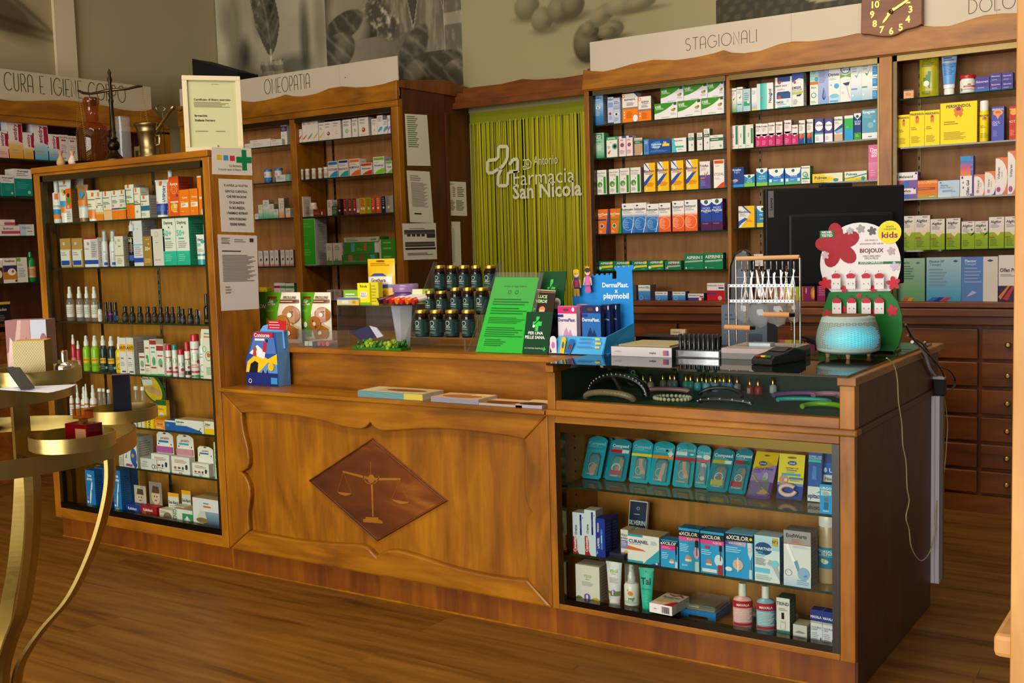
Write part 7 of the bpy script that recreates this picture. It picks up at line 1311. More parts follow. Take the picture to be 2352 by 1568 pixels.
row('F', 'case floor, ' + WF + ' end', FZ0, 1600, 1170, 4.753, '''
365 588 822|s|pink nail varnish remover bottle with white cap|d8a0a0|r,6,76,94,99,b01c30;T,50,86,8,w,MAVALA;r,12,16,88,24,b01c30;n,14,28,86,72,9,f0d8d8;n,14,4,80,14,2,f0d8d8|cc=dcd8d4 pump=0 rc=.42 bf=.72 sy=.7 lz=.02:.9 span=3.0 bm=plastic
624 838 852|s|blue nail varnish remover bottle with white cap|7aa4b8|r,6,76,94,99,b01c30;T,50,86,8,w,MAVALA;r,12,16,88,24,b01c30;n,14,28,86,72,9,d4e4ec;n,14,4,80,14,2,d4e4ec|cc=dcd8d4 pump=0 rc=.42 bf=.74 sy=.7 lz=.02:.9 span=3.0
872 1018 968|b|tall white nail repair carton with green foot|dcd6d4|r,0,4,100,20,2f7060;T,48,86,8,2a2420,TRIND;n,16,68,84,76,2,8a847e;r,38,48,58,64,14130f;p,c0bcb8,28,22,70,22,68,44,30,44;r,36,24,62,38,dcd8d0|d=.06 sc=3a5a4a tc=1f4a34
1052 1205 1262|b|small grey white cream carton|c8c6c0|p,8a8a88,10,50,40,66,80,58,92,52,60,48;r,0,0,90,20,20183a;T,46,9,12,w,MAVALA|d=.06 tc=a89c84 sc=9a988e
1244 1372 1098|b|white and navy lash carton, nearer the grey one|d4d2dc|r,0,68,100,100,20308a;T,46,80,8,w,MAVALA;r,0,62,100,68,a8a8a4;tl,8,50,5,5a5a80,DOUBLE-;tl,8,44,5,5a5a80,LASH;n,10,14,70,36,4,a0a0b4;r,84,4,92,22,20308a|d=.04 tc=1a2060
1374 1500 1122|b|white and navy lash carton at the frame|d4d2dc|r,0,68,100,100,20308a;T,50,80,8,w,MAVALA;r,0,62,100,68,a8a8a4;tl,8,50,5,5a5a80,DOUBLE-;tl,8,44,5,5a5a80,CILS;n,10,14,70,36,4,a0a0b4;r,84,4,92,22,20308a|d=.04 tc=1a2060
''', .05)
def flatbox(name, lab, cat, z, pts, h, cl, ops='', top='', s=(0, 0, 1), grp=None):
    """lying box: pts = picture points of its front-left, front-right and back-right base corners"""
    a, b, c = [PZ(*p, z) for p in pts]; U = b - a; w = U.length; U.normalize(); V = Vector((-U.y, U.x, 0)); d = max(.02, (c - b).dot(V)); o = a + Vector((0, 0, .0008))
    m = M('card'); rot = Matrix((U, V, ZA)).transposed(); m.box(0, 0, 0, w, d, h, cl, None); m.v = [tuple(o + rot @ Vector(p)) for p in m.v]
    deco(m, ops, flatmap(o, U, ZA), w, h); deco(m, top, flatmap(o + ZA*h, U, V), w, d)
    return tag(m.build(name, None, tuple(o)), lab, cat, grp)
Q5 = lambda x, y: (1280 + x/5.228, 1130 + y/5.228); Q6 = lambda x, y: (1600 + x/4.753, 1170 + y/4.753)
FT = 'e,50,30,40,20,d8b078;p,a81c30,60,0,100,0,100,40,80,30;p,a8202c,20,90,50,84,70,96,92,80,90,74,70,86,50,76,24,84;t,50,66,12,4a3a34,footner;n,20,50,70,58,2,a8a098'
for k, lab in ((0, 'lower white foot mask carton of the lying pair'), (1, 'upper white foot mask carton of the lying pair')):
    flatbox('medicine_box', lab, 'box', FZ0 + k*.0345, (Q5(1108, 1437), Q5(1378, 1490), Q5(1600, 1365)) if k == 0 else (Q5(1108, 1437), Q5(1378, 1490), Q5(1600, 1365)), .0335, {'f': 'd8d4d0', 't': 'c8b8a8', '': 'c0bab8'}, 'r,52,14,92,86,d4d0cc;' + ';'.join('r,%.1f,14,%.1f,84,4a4848' % (54 + i*3, 54 + i*3 + (1.2, 2, 1.6)[i % 3]) for i in range(12)) + ';n,20,40,36,60,1,8a8680', FT)
a, b, c = PZ(*Q5(1410, 1500), FZ0), PZ(*Q6(190, 1245), FZ0), PZ(*Q6(350, 1000), FZ0)
t = wthing('foot_tool_pack', 'flat blue tray pack with clear lid and foot file, lying on the case floor', 'pack', (a + b)/2)
x0, x1, y0, y1 = a.x + .015, b.x, a.y + .02, a.y + .16
m = M('plastic'); m.box(x0, y0, FZ0 + .012, x1, y1, FZ0 + .03, '1f78c4').box(x0, y0, FZ0 + .001, x0 + .03, y1, FZ0 + .012, '1f78c4').box(x1 - .03, y0, FZ0 + .001, x1, y1, FZ0 + .012, '1f78c4'); m.build('tray', t)
m = M('card'); m.box(x0 + .01, y0 + .01, FZ0 + .031, x1 - .01, y1 - .01, FZ0 + .033, 'a88a64'); m.box(x0 + .02, y0 + .02, FZ0 + .034, x0 + .06, y0 + .035, FZ0 + .037, 'd8ccb0').box(x0 + .07, y0 + .03, FZ0 + .034, x1 - .02, y0 + .05, FZ0 + .042, '2a4a40'); m.build('foot_file', t)
m = M('clear_plastic'); m.box(x0 + .004, y0 + .004, FZ0 + .0305, x1 - .004, y1 - .004, FZ0 + .052); m.build('clear_lid', t)
flatbox('medicine_box', 'long flat white and blue carton behind the remover bottles', 'box', FZ0, (Q6(500, 1190), Q6(1060, 1290), Q6(1100, 1235)), .03, {'f': '1f6a9a', '': 'd0ccc8'}, 'r,0,50,100,100,d4d0cc')
lean('silver_stick_pack', 'navy and white upright pack of silver sticks', FL[1], (830, 475), (1045, 490), (872, 92), 'e0dcd8', 'r,3,2,97,98,1c2448;o,50,84,8,2,c8ccd8;n,28,70,72,73,1,c8ccd8;T,48,54,9,d8dce4,SILVERIN;T,48,40,9,d8dce4,STICKS;T,46,25,9,d8dce4,50 %', None, .0, 1280, 1130, 5.228, None, .016, yy=3.63)
a = PZ(*Q5(615, 792), FL[1]); m = M('plastic'); b = PZ(*Q5(840, 800), FL[1]); w = b.x - a.x
t = wthing('tin_box', 'small dark navy tin with rounded corners', 'tin', a)
rr_ = lambda g, z: [((a.x + w/2) + sx*(w/2 - g) , a.y + .035 + sy*(.03 - g), z) for sx, sy in ((-.9, -1), (.9, -1), (1, -.8), (1, .8), (.9, 1), (-.9, 1), (-1, .8), (-1, -.8))]
m.prism(rr_(0, FL[1] + .001), (0, 0, .012), '1c1830'); m.build('base', t); m = M('plastic'); m.prism(rr_(-.001, FL[1] + .0135), (0, 0, .008), '2a2644'); m.build('lid', t)
# ================= vitrine =================
polish = [(1478, 892, 'b8d4cc'), (1495, 895, 'd0b8a4'), (1523, 891, '8a9a8c'), (1540, 889, '7a8a90'), (1550, 886, '7a9a9c'), (1576, 893, '1fae94'), (1587, 886, '2a9a9a'), (1603, 896, '5ab4d0'), (1613, 890, '3aa0b4'), (1623, 898, '7ac0d0'), (1633, 893, '8abcc4'), (1644, 899, '6aa8cc'), (1654, 895, '4a9ac0'), (1663, 892, '4a90c0'), (1677, 888, '5a90c4'), (1694, 900, 'a8949c'), (1723, 905, 'c83a34'), (1742, 906, 'c8342c'), (1776, 892, 'c8ccd8')]
PNM = ['mint', 'beige', 'grey green', 'steel grey', 'grey teal', 'emerald', 'dark teal', 'sky blue', 'petrol blue', 'pale aqua', 'misty aqua', 'soft blue', 'mid blue', 'deep blue', 'cornflower blue', 'mauve', 'coral red', 'scarlet', 'white labelled']
proto = None
for (px, py, cl), nm in zip(polish, PNM):
    p = PZ(px, py, VZ); p.y = min(p.y, 4.0); p = PY(px, py, p.y); p.z = VZ + .0008
    t = thing('nail_polish', '%s nail polish bottle with gold cap in the glass vitrine' % nm, 'nail polish', p, 'nail polish bottles in the vitrine')
    m = M('plastic'); m.lathe([(.0135, 0), (.0145, .003), (.0135, .026), (.008, .031), (.006, .033)], (0, 0, 0), 16, cl); 
    if px in (1694, 1723, 1776): m.box(-.006, -.0152, .004, .006, -.0143, .024, 'd8d4d4')
    m.build('bottle', t); m = M('mirror_metal'); m.lathe([(.008, .032), (.0078, .058), (.006, .06)], (0, 0, 0), 14, 'd0a848'); m.build('cap', t)
def fin(b): m, Q, lab, nm = b; return tag(m.build(nm, None, tuple(Q[0])), lab + ' in the vitrine', 'hairband', 'hairbands in the glass vitrine')
def band3(name, lab, px, py, rx, rz, r, cl, ry=.05, z=VZ, tilt=0, a0=0, a1=180, mat='plastic'):
    c = PZ(px, py, z); P = [c + Vector((rx*math.cos(math.radians(a)), ry*math.cos(math.radians(a)) + tilt*math.sin(math.radians(a)), r + rz*math.sin(math.radians(a)))) for a in [a0 + (a1-a0)*i/20 for i in range(21)]]
    m = M(mat); m.tube(P, r, 10, cl); return m, P, lab, name
b = band3('hairband', 'black hairband edged with glittering beads', 1420, 915, .12, .07, .016, '0c0c0e', .0)
for p in b[1][::1]: b[0].ball(p + Vector((0, -.014, .008)), .0035, 'c8c8d0', 6, 4)
fin(b)
b = band3('hairband', 'beige and dark jewelled hairband in front of the black one', 1400, 922, .10, .025, .012, '8a7050', .0, tilt=-.02)
for p in b[1]: b[0].ball(p + Vector((0, -.011, .004)), .003, '9a8a9a', 6, 4)
fin(b)
b = band3('hairband', 'pink sequinned hairband', 1530, 903, .085, .008, .009, 'b8848a', .02); fin(b)
c = PZ(1545, 918, VZ)
t = wthing('pearl_necklace', 'string of cream pearls curled on the vitrine floor', 'necklace', c)
for i in range(26): a = 2*math.pi*i/26; m = M('plastic'); m.ball(c + Vector((.07*math.cos(a), .05*math.sin(a), .0075)), .0075, 'dcd0b4', 10, 7); m.build('pearl', t)
for lab, x, y, rx, rz, r, cl, ry, ti in (('wide black hairband with small crystals', 1665, 932, .10, .012, .010, '101014', 0, .0), ('tan and black hairband behind the crystal one', 1655, 914, .085, .028, .008, '1a1a1c', 0, .02), ('violet fabric hairband', 1850, 914, .11, .006, .009, '8a5a9a', .03, .03), ('lime green hairband with black tag', 1850, 900, .085, .03, .009, '7aa81c', -.03, .03), ('turquoise hairband', 1845, 925, .09, .004, .008, '2ab4a8', .012, .02), ('pink fabric hairband', 1905, 916, .06, .006, .010, 'c888a8', .0, .03), ('bright lime hairband lying in front', 1890, 943, .075, .006, .009, '7ab414', -.01, .06)):
    b = band3('hairband', lab, x, y, rx, rz, r, cl, ry, VZ, ti)
    if 'crystal' in lab and 'behind' not in lab:
        for p in b[1][2::3]: b[0].ball(p + Vector((0, -.008, .004)), .0035, 'e0e0e8', 6, 4)
    if 'tag' in lab: p = b[1][13]; b[0].box(p.x - .02, p.y - .012, p.z - .004, p.x + .02, p.y - .0095, p.z + .006, '14140f')
    fin(b)
p = PZ(1461, 886, VZ); p.y = min(p.y, 3.98); t = wthing('perfume_charm', 'round green glass charm with a loop', 'charm', (p.x, p.y, VZ)); m = M('plastic'); m.ball((p.x, p.y, VZ + .028), .027, '4a9a4a', 16, 10); m.build('ball', t); m = M('plastic'); m.tube([(p.x + .008*math.cos(a), p.y, VZ + .058 + .008*math.sin(a)) for a in [i*.6283 for i in range(10)]], .0025, 6, '8acaa8', True); m.build('loop', t)
# ================= on the counter =================
Z0, Z1 = ZT + .0006, ZG + .0006
def sbox(name, lab, cat, z, pl, pr, top, d, cl, ops='', grp=None, y=None, mat='card', so=''):
    """upright box: base-left and base-right picture points, picture height of its top"""
    if y is None: a, b = PZ(*pl, z), PZ(*pr, z)
    else: a, b = PY(*pl, y), PY(*pr, y); a.z = b.z = z
    U = b - a; w = U.length; U.normalize(); V = Vector((-U.y, U.x, 0)); h = PY(pl[0], top, a.y).z - z
    m = M(mat); m.box(0, 0, 0, w, d, h, cl); rot = Matrix((U, V, ZA)).transposed(); m.v = [tuple(a + rot @ Vector(p)) for p in m.v]
    deco(m, ops, flatmap(a, U, ZA), w, h)
    if so: deco(m, so, flatmap(b, V, ZA), d, h)
    return tag(m.build(name, None, tuple(a)), lab, cat, grp)
def rpx(n, P): d = Vector(P) - Vector((0, 0, EYE)); return n/2*(RM[0].z*d.x + RM[1].z*d.y + RM[2].z*d.z)/F
FR = 'r,0,0,48,100,5aa41c;T,24,78,6,w,ZONA;e,24,84,18,7,3a7a1a;T,24,83,5,f0f0d8,Ener;r,10,88,38,92,8a2a1c;t,22,64,4,a8d06a,BALANCE;c,14,42,8,c8d84a;c,30,36,7,e4e8d4;T,74,90,5.5,5a4a34,FROLLINI;r,50,79,98,86,6a3018;n,52,81,96,84,1,e8d8c0;c,82,56,19,a8682a;c,82,56,5,e8dcc4;c,62,38,19,b0702c;c,62,38,5,e8dcc4;c,78,20,19,a8682a;c,78,20,5,e8dcc4;p,d8b878,84,40,98,30,96,28,84,36;c,58,44,2,4a2a10;c,68,32,2,4a2a10;c,86,62,2,4a2a10;c,74,24,2,4a2a10;r,50,0,100,8,e4dcc8'
for lab, a, b, y in (('green and cream biscuit bag by the cabinet', 602, 682, 3.80), ('second green and cream biscuit bag, by the plastic box', 684, 752, 3.86)):
    p, q = PY(a, 770, y), PY(b, 770, y); w = q.x - p.x; h = PY(a, 672, y).z - Z0; place(g_pouch(w, h, .07, 'e4dcc4', FR, {}), 'biscuit_bag', lab, 'bag', ((p.x + q.x)/2, y + .035, Z0), 0, 'biscuit bags on the counter')
p, q = PY(590, 770, 3.9), PY(612, 770, 3.9); place(g_pouch(.10, .24, .05, '3a8a2a', 'T,50,70,8,w,ZONA', {}), 'biscuit_bag', 'dark green biscuit bag half hidden behind the others', 'bag', (p.x + .03, 3.94, Z0), 0, 'biscuit bags on the counter')
# competition leaflet box on the worktop
zw = ZW + .0006; a, b = PZ(567, 882, zw), PZ(641, 885, zw); a.y = b.y = (a.y + b.y)/2 - .02; a = PY(567, 882, a.y); b = PY(641, 885, a.y); a.z = b.z = zw; w = b.x - a.x; h = PY(590, 762, a.y).z - zw
t = wthing('leaflet_box', 'blue and yellow competition box of leaflets reading Concorso', 'leaflet box', a)
m = M('card'); ins = w*.12
m.prism([(a.x, a.y, zw), (b.x, a.y, zw), (b.x, a.y, zw + h*.62), (b.x - ins*.2, a.y, zw + h), (a.x + w*.30, a.y, zw + h), (a.x + w*.10, a.y, zw + h*.62), (a.x, a.y, zw + h*.45)], (0, .075, 0), '2a4a9a', '5a94d0'); mp = flatmap((a.x, a.y - .0004, zw), XA, ZA)
deco(m, 'r,0,0,98,24,1f2a70;p,e8c01c,0,24,98,26,98,60,70,50,40,62,6,44;p,5a90c8,40,24,98,24,98,40,70,44;p,1c1a20,10,24,16,40,30,46,40,42,36,24;p,1c1a20,50,24,54,30,58,24;p,1c1a20,64,24,67,31,70,24;p,4a70b8,14,60,97,60,92,90,30,90;p,e4e4ec,14,60,40,76,64,62,60,50,30,56;p,b83a2a,24,56,36,54,36,66,28,66;c,32,68,6,8a5a3a;p,b8243a,56,64,66,62,70,80,60,82;c,70,84,4,2a2a30;p,c01c2c,30,90,90,90,90,99,30,99;T,56,94.5,7,w,Concorso;r,34,84,64,88,e8dce0;r,78,4,98,16,3a8ac8;c,80,36,9,e8b818;o,14,8,5,1.4,dce4f0', mp, w, h); m.build('box', t)
bk = a.y + .04; P = lambda px, py: PY(px, py, bk); m = M('card'); pts = [(592, 800), (594, 765), (604, 748), (622, 742), (650, 752), (655, 800)]; m.prism([P(*q) for q in pts], (0, .003, 0), '6aa0d8')
pts = [(617, 735), (657, 737), (656, 758), (615, 756)]; pp = [P(*q) - Vector((0, .002, 0)) for q in pts]; m.prism(pp, (0, .002, 0), 'c0202c'); mp2 = flatmap(pp[3], XA, ZA); deco(m, 'n,12,70,80,88,1,f0d0d0;n,10,40,90,58,1,f0d0d0;n,14,12,86,28,1,f0d0d0', mp2, pp[2].x - pp[3].x, pp[0].z - pp[3].z); m.build('header_card', t)
# leaflets and magazines along the worktop edge
for nm, lab, l, r_, dp, th, fc, tops in (
  ('leaflet_stack', 'thick stack of teal and yellow edged leaflets', (822, 906), (972, 921), .14, .026, '4a9098', 'r,0,0,100,100,c8b890;r,20,20,100,90,b8a070;e,60,50,30,20,7a4a20;r,72,0,100,8,d8c84a'),
  ('magazine_stack', 'stack of grey edged magazines in the middle of the ledge', (990, 920), (1100, 929), .13, .02, '8a8a98', 'r,0,0,100,100,c0a070;e,50,40,40,30,a8642a;r,60,60,100,100,d0b888'),
  ('magazine_stack', 'thin stack of brown magazines beside the glass case', (1100, 927), (1200, 934), .12, .008, 'b0aaa8', 'r,0,0,100,100,a8682a;e,40,40,36,34,6a3a18;r,0,60,100,100,c8a878'),
  ('magazine_stack', 'last magazine stack touching the case post', (1184, 934), (1246, 938), .13, .012, 'a8a8b8', 'r,0,0,100,100,c09a68;e,50,24,50,26,4a2a18;r,0,50,100,100,d0b088')):
    p, q = PZ(*l, zw), PZ(*r_, zw); p.y = q.y = YF + .01; p = PY(*l, p.y); q = PY(*r_, p.y); m = M('paper'); w = q.x - p.x - .002; m.box(p.x, p.y, zw, p.x + w, p.y + dp, zw + th, {'f': fc, '': 'b8b0a0'})
    for k in range(1, int(th/.002)): m.box(p.x - .0004, p.y - .0006, zw + k*.002, p.x + w, p.y, zw + k*.002 + .0005, 'd0ccc8' if k % 2 else hexmix(fc))
    if 'yellow' in lab: m.box(p.x + w*.72, p.y - .001, zw + .001, p.x + w + .0005, p.y, zw + th - .001, 'c8b84a')
    deco(m, tops, flatmap((p.x, p.y, zw + th), XA, (0, 1, 0)), w, dp); tag(m.build(nm, None, tuple(p)), lab, 'magazine', 'printed matter along the counter ledge')
# plastic riser with sweets
YR = 3.74; rx0, rx1 = PY(775, 750, YR).x, PY(921, 750, YR).x; rz = PY(850, 703, YR).z
t = wthing('acrylic_riser', 'clear plastic box riser carrying sweets and tins', 'display riser', (rx0, YR, Z0)); m = M('acrylic')
m.box(rx0, YR, Z0, rx0 + .003, YR + .2, rz).box(rx1 - .003, YR, Z0, rx1, YR + .2, rz).box(rx0, YR, rz, rx1, YR + .2, rz + .003).box(rx0 + .003, YR + .197, Z0, rx1 - .003, YR + .2, rz); m.build('shell', t)
p = PY(683, 775, 3.68); q = PY(776, 775, 3.68); zt_ = PY(700, 757, 3.68).z
t = wthing('acrylic_tray', 'low clear plastic tray of lip balms', 'tray', (p.x, 3.68, Z0)); m = M('acrylic'); m.box(p.x, 3.68, Z0, q.x - .004, 3.683, zt_).box(p.x, 3.683, Z0, p.x + .003, 3.76, zt_).box(q.x - .007, 3.683, Z0, q.x - .004, 3.76, zt_).box(p.x + .003, 3.683, Z0, q.x - .007, 3.76, Z0 + .003); m.build('shell', t)
for i, (c_, nm) in enumerate((('d8d4d0', 'white square'), ('d0ccc8', 'second white square'), ('3a3a40', 'dark'), ('b05a5a', 'rosy round'), ('c03040', 'red round'), ('c86a70', 'pink round'))):
    x = p.x + .035 + i*.026; m = M('plastic'); m.box(x, 3.69, Z0 + .0035, x + .022, 3.75, Z0 + .024, c_) if i < 3 else m.lathe([(.011, 0), (.011, .06)], (x + .011, 3.69, Z0 + .0155), 14, c_, ax=Matrix.Rotation(-math.pi/2, 3, 'X'))
    tag(m.build('lip_balm', None, (x, 3.72, Z0)), nm + ' lip balm lying in the plastic tray', 'lip balm', 'lip balms in the plastic tray')
zr = rz + .0036
def onr(px0, px1, top, kd, base, ops, nm, lab, cat, y=YR + .03, d=.05, **o):
    a, b = PY(px0, 690, y), PY(px1, 690, y); h = PY(px0, top, y).z - zr; fn = KIND[kd][0]; w = b.x - a.x
    if kd == 'p': d = min(d, .05)
    place(fn(w, h, d, base, ops, o), nm, lab, cat, ((a.x + b.x)/2, y + d/2, zr), 0)
onr(840, 902, 595, 'p', 'e0b010', 'r,6,44,94,60,e4dcd4;T,50,53,8,4a2a14,Grethers;r,6,36,94,43,1f4aa0;p,1f4aa0,20,62,80,62,66,68,34,68;n,14,84,86,92,2,a87a10;e,50,95,16,2,6a4a08;n,20,10,80,26,4,b8860c', 'sweet_pouch', 'golden yellow pastille pouch standing tall', 'pouch', YR + .1)
onr(822, 850, 650, 'b', 'e4d81c', 'T,50,86,12,2a2a1c,Ricola;p,e4e4e0,22,30,78,30,78,60,22,60;t,50,52,9,2a3a1c,EASY;t,50,40,9,2a3a1c,PEASY;r,0,0,100,12,7aa81c', 'sweet_box', 'yellow herb sweet carton with white panel', 'box', YR + .02, .03)
onr(850, 870, 648, 'b', 'd0c428', 'n,20,10,80,90,6,a89a1c', 'sweet_box', 'yellow sweet carton turned sideways', 'box', YR + .03, .03)
onr(774, 812, 684, 'b', 'c8b890', 'r,0,76,100,100,4a6a9a;r,30,20,70,66,d8d0c0', 'pastille_tin', 'flat gold and blue pastille tin at the riser edge', 'tin', YR + .02, .06)
onr(806, 824, 684, 'b', 'd0b04a', 'r,0,76,100,100,4a6a9a;r,20,20,60,60,b09030', 'pastille_tin', 'small gold pastille tin beside the herb carton', 'tin', YR + .01, .03)
onr(893, 940, 653, 'j', '5a3a78', '', 'sweet_tub', 'purple plastic sweet tub', 'tub', YR + .09, .1, cc='8a6a9a', lf=.4)
onr(790, 826, 666, 'b', '7ab02a', 'n,10,20,90,80,3,d8e4c8', 'snack_bar', 'green and white snack bar behind the flat tins', 'snack bar', YR + .1, .04)
onr(938, 985, 664, 'b', '8aa83a', 'r,20,0,70,100,d0d4b0', 'snack_bar', 'green snack bar propped at the riser end', 'snack bar', YR + .12, .04)
for i, (px, py, c_, b_) in enumerate(((868, 696, '3a1420', '6a2030'), (884, 694, '6a1c20', 'a83030'), (897, 698, 'c0181c', 'd8d0cc'), (910, 690, 'e0700c', 'd8d4d0'), (921, 697, 'c82010', 'd0c8c4'), (934, 690, 'd8660c', 'd8ccc0'), (948, 696, 'b8201c', 'd0c4bc'))):
    a = PY(px, py, YR + .03); m = M('plastic'); ax = Matrix.Rotation(math.radians(-80), 3, 'X') @ Matrix.Rotation(math.radians(18), 3, 'Y'); a.z = zr + .017
    t = wthing('sweet_tube', '%s capped sweet tube in the lying heap on the riser' % ('blackcurrant', 'dark red', 'crimson', 'orange', 'scarlet', 'amber', 'cherry')[i], 'sweet tube', a, 'sweet tubes on the riser')
    m.lathe([(.0145, 0), (.015, .02)], a, 12, c_, ax=ax); m.build('cap', t); m = M('plastic'); m.lathe([(.013, .021), (.013, .1)], a, 12, b_, ax=ax); m.build('body', t)
a = PY(899, 740, YR + .1); b = PY(948, 740, YR + .1); m = M('paper'); m.prism([(a.x, YR + .1, rz - .002), (b.x, YR + .1, rz - .002), (b.x - .02, YR + .1, Z0), (a.x + .03, YR + .1, Z0)], (0, .01, 0), '9c9ca6'); tag(m.build('paper_bag', None, (a.x, YR + .1, Z0)), 'white paper bag standing inside the clear riser', 'bag')
# broccoli shaped bag and lanyard in front of the riser
a = PY(808, 800, 3.64); b = PY(920, 800, 3.64); t = wthing('broccoli_bag', 'green broccoli printed bags lying before the riser', 'bag', ((a.x + b.x)/2, 3.66, Z0)); m = M('plastic'); random.seed(3)
for i in range(70):
    u = random.random(); x = a.x + .02 + u*(b.x - a.x - .03); y = 3.645 + random.random()*.06; z = Z0 + random.random()*.028 + .008; k = abs(((u*2) % 1) - .5)
    m.ball((x, y, z), .006 + random.random()*.008, mixc('9ab81c', '1c5a10', min(1, k*2.4 + random.random()*.3)), 7, 5)
m.build('print', t); m = M('plastic'); m.box(a.x, 3.642, Z0, b.x, 3.71, Z0 + .012, '1f6a14'); m.build('bag', t)
m = M('plastic'); p = [PY(*q, 3.74) for q in ((803, 762), (848, 748), (872, 772), (830, 782))]; m.prism(p, (0, .01, 0), '2a2a50'); p = [PY(*q, 3.735) for q in ((848, 748), (864, 752), (880, 772), (866, 776))]; m.prism(p, (0, .006, 0), 'b8bcc8'); tag(m.build('foil_pouch', None, tuple(p[0])), 'navy and silver foil pouch leaning on the green bags', 'pouch')
# jar stand: stepped clear plastic
def jar_at(zx0, zx1, top, bot, y, lab):
    P = lambda a, b: PY(900 + a/3.92, 560 + b/3.92, y); a, b = P(zx0, (top + bot)/2), P(zx1, (top + bot)/2); z = P((zx0 + zx1)/2, bot).z; h = P((zx0 + zx1)/2, top).z - z
    w = 2*rpx((zx1 - zx0)/3.92, a)
    place(g_jar(w, h, w, '3a1806', 'r,0,0,100,100,16302e;o,24,76,13,3,a8c4b8;o,24,76,8,2,16302e;T,26,54,7,c8d8d0,%s;n,8,36,46,46,2,8aa8a0;n,8,14,44,28,3,6a8880;n,62,20,96,84,9,3a5a54' % lab[0], dict(bm='brown_glass', lm='metal', cc='c8a448', lf=.13, lz=(.06, .76), rl=.92)), 'supplement_jar', lab[1], 'jar', ((a.x + b.x)/2, y + w/2, z + .0005), .62, 'amber supplement jars on the clear stepped stand')
    return z
q5 = ['first', 'second', 'third', 'fourth', 'fifth']
yb, ym, yt = 3.74, 3.83, 3.92
for i, (a, b) in enumerate(((165, 297), (300, 430), (440, 570), (590, 715))): za = jar_at(a, b, 597, 843, yb, ('ZINCO', 'amber jar with gold lid, %s on the lowest step' % q5[i]))
for i, (a, b, t_) in enumerate(((270, 364, 425), (366, 475, 425), (492, 604, 395), (607, 713, 395), (718, 845, 395))): zm = jar_at(a, b, t_, 636, ym, ('VITAMINA', 'amber jar with gold lid, %s on the middle step' % q5[i]))
for i, (a, b) in enumerate(((352, 457), (462, 565), (570, 675), (685, 785), (792, 918))): zc = jar_at(a, b, 195, 424, yt, ('OMEGA 3', 'amber jar with gold lid, %s on the top step' % q5[i]))
xa, xb = PY(922, 790, yb - .03).x, PY(1075, 790, yb - .03).x; xc = PY(1136, 650, yt).x
t = wthing('jar_stand', 'clear plastic stepped stand for amber jars', 'display stand', (xa, yb, Z0)); m = M('acrylic')
for (z, y0, y1) in ((za, yb - .02, ym - .002), (zm, ym - .001, yt - .002), (zc, yt - .001, yt + .08)): m.box(xa + .004, y0, z - .003, xc, y1, z)
m.box(xa + .004, ym - .001, za, xc, ym + .001, zm - .004).box(xa + .004, yt - .001, zm, xc, yt + .001, zc - .004); m.build('steps', t)
for x in (xa, xb): m = M('acrylic'); m.prism([(x, yb - .04, Z0), (x, yt + .06, Z0), (x, yt + .06, zc + .13), (x, yt + .04, zc + .13)], (.003, 0, 0)); m.build('side_panel', t)
for x in (xa + .03, xb - .03): m = M('acrylic'); m.box(x, yb - .018, Z0, x + .006, yb - .012, za - .004); m.build('foot', t)
# green flyer and leaflet holder
BL_, BR_ = PZ(1092, 803, Z0), PZ(1200, 811, Z0); BL_.y = BR_.y = 3.70; BL_ = PY(1092, 803, 3.70); BR_ = PY(1200, 811, 3.70); BL_.z = BR_.z = Z0 + .002
TL_, TR_ = PY(1138, 636, 3.80), PY(1238, 637, 3.80)
paper('flyer', 'bright green typed flyer leaning in a clear holder', [TL_, TR_, BR_, BL_], 'T,52,88,2,1a4a1a,Farmacia da Viaggio Pediatrica;o,42,80,4,1.4,1a5a20;o,58,80,4,1.4,1a5a20;n,10,62,92,72,3,1f6a24;n,10,50,92,60,3,1f6a24;n,10,38,92,47,4,1f6a24;n,10,20,92,34,5,1f6a24;n,14,8,60,18,4,1f6a24', None, 'paper', '2fae3a', .001, 'flyer')
m = M('acrylic'); mid = [TL_ + Vector((0, .004, .02)), TR_ + Vector((.02, .004, .02)), BR_ + Vector((.02, .004, 0)), BL_ + Vector((0, .004, 0))]; m.prism(mid, (0, .003, 0)); f = PY(1100, 760, 3.74); m.box(BL_.x - .0, 3.78, Z0, BR_.x, 3.86, Z0 + .003); m.build('sheet', wthing('flyer_holder', 'clear plastic holder behind the green flyer', 'holder', BL_))
t = wthing('leaflet_holder', 'dark green skin care leaflet dispenser with glowing cross', 'leaflet holder', PZ(1230, 812, Z0))
def panel(nm, pts, ys, d, cl, ops, mat='card'):
    P = [PY(px, py, y) for (px, py), y in zip(pts, ys)]; U = P[2] - P[3]; V = P[0] - P[3]; N = U.cross(V).normalized(); m = M(mat); m.prism([P[3], P[2], P[1], P[0]], -N*d, cl); w, h = U.length, V.length
    mp = lambda u, v, off: P[3] + (P[2]-P[3])*(u/w) + (P[0]-P[3])*(v/h) + (P[1]-P[0]-P[2]+P[3])*(u/w)*(v/h) + N*off
    deco(m, ops, mp, w, h); m.build(nm, t); return mp, w, h
CX = 'e,%d,%d,%d,%d,4aea5a;'; CROSS = lambda u, v, s: 'p,3ac84a,{0},{1},{2},{1},{2},{3},{4},{3},{4},{5},{2},{5},{2},{6},{0},{6},{0},{5},{7},{5},{7},{3},{0},{3}'.format(u - s*.35, v - s, u + s*.35, v - s*.3, u + s, v + s*.3, v + s, u - s) + ';p,0c3a14,{},{},{},{},{},{},{},{}'.format(u - s, v - s*.4, u + s*.6, v + s*.6, u + s*.5, v + s*.8, u - s*.9, v - s*.2) + ';c,%d,%d,%d,d8f0d8' % (u - s*.7, v - s*.3, s*.35)
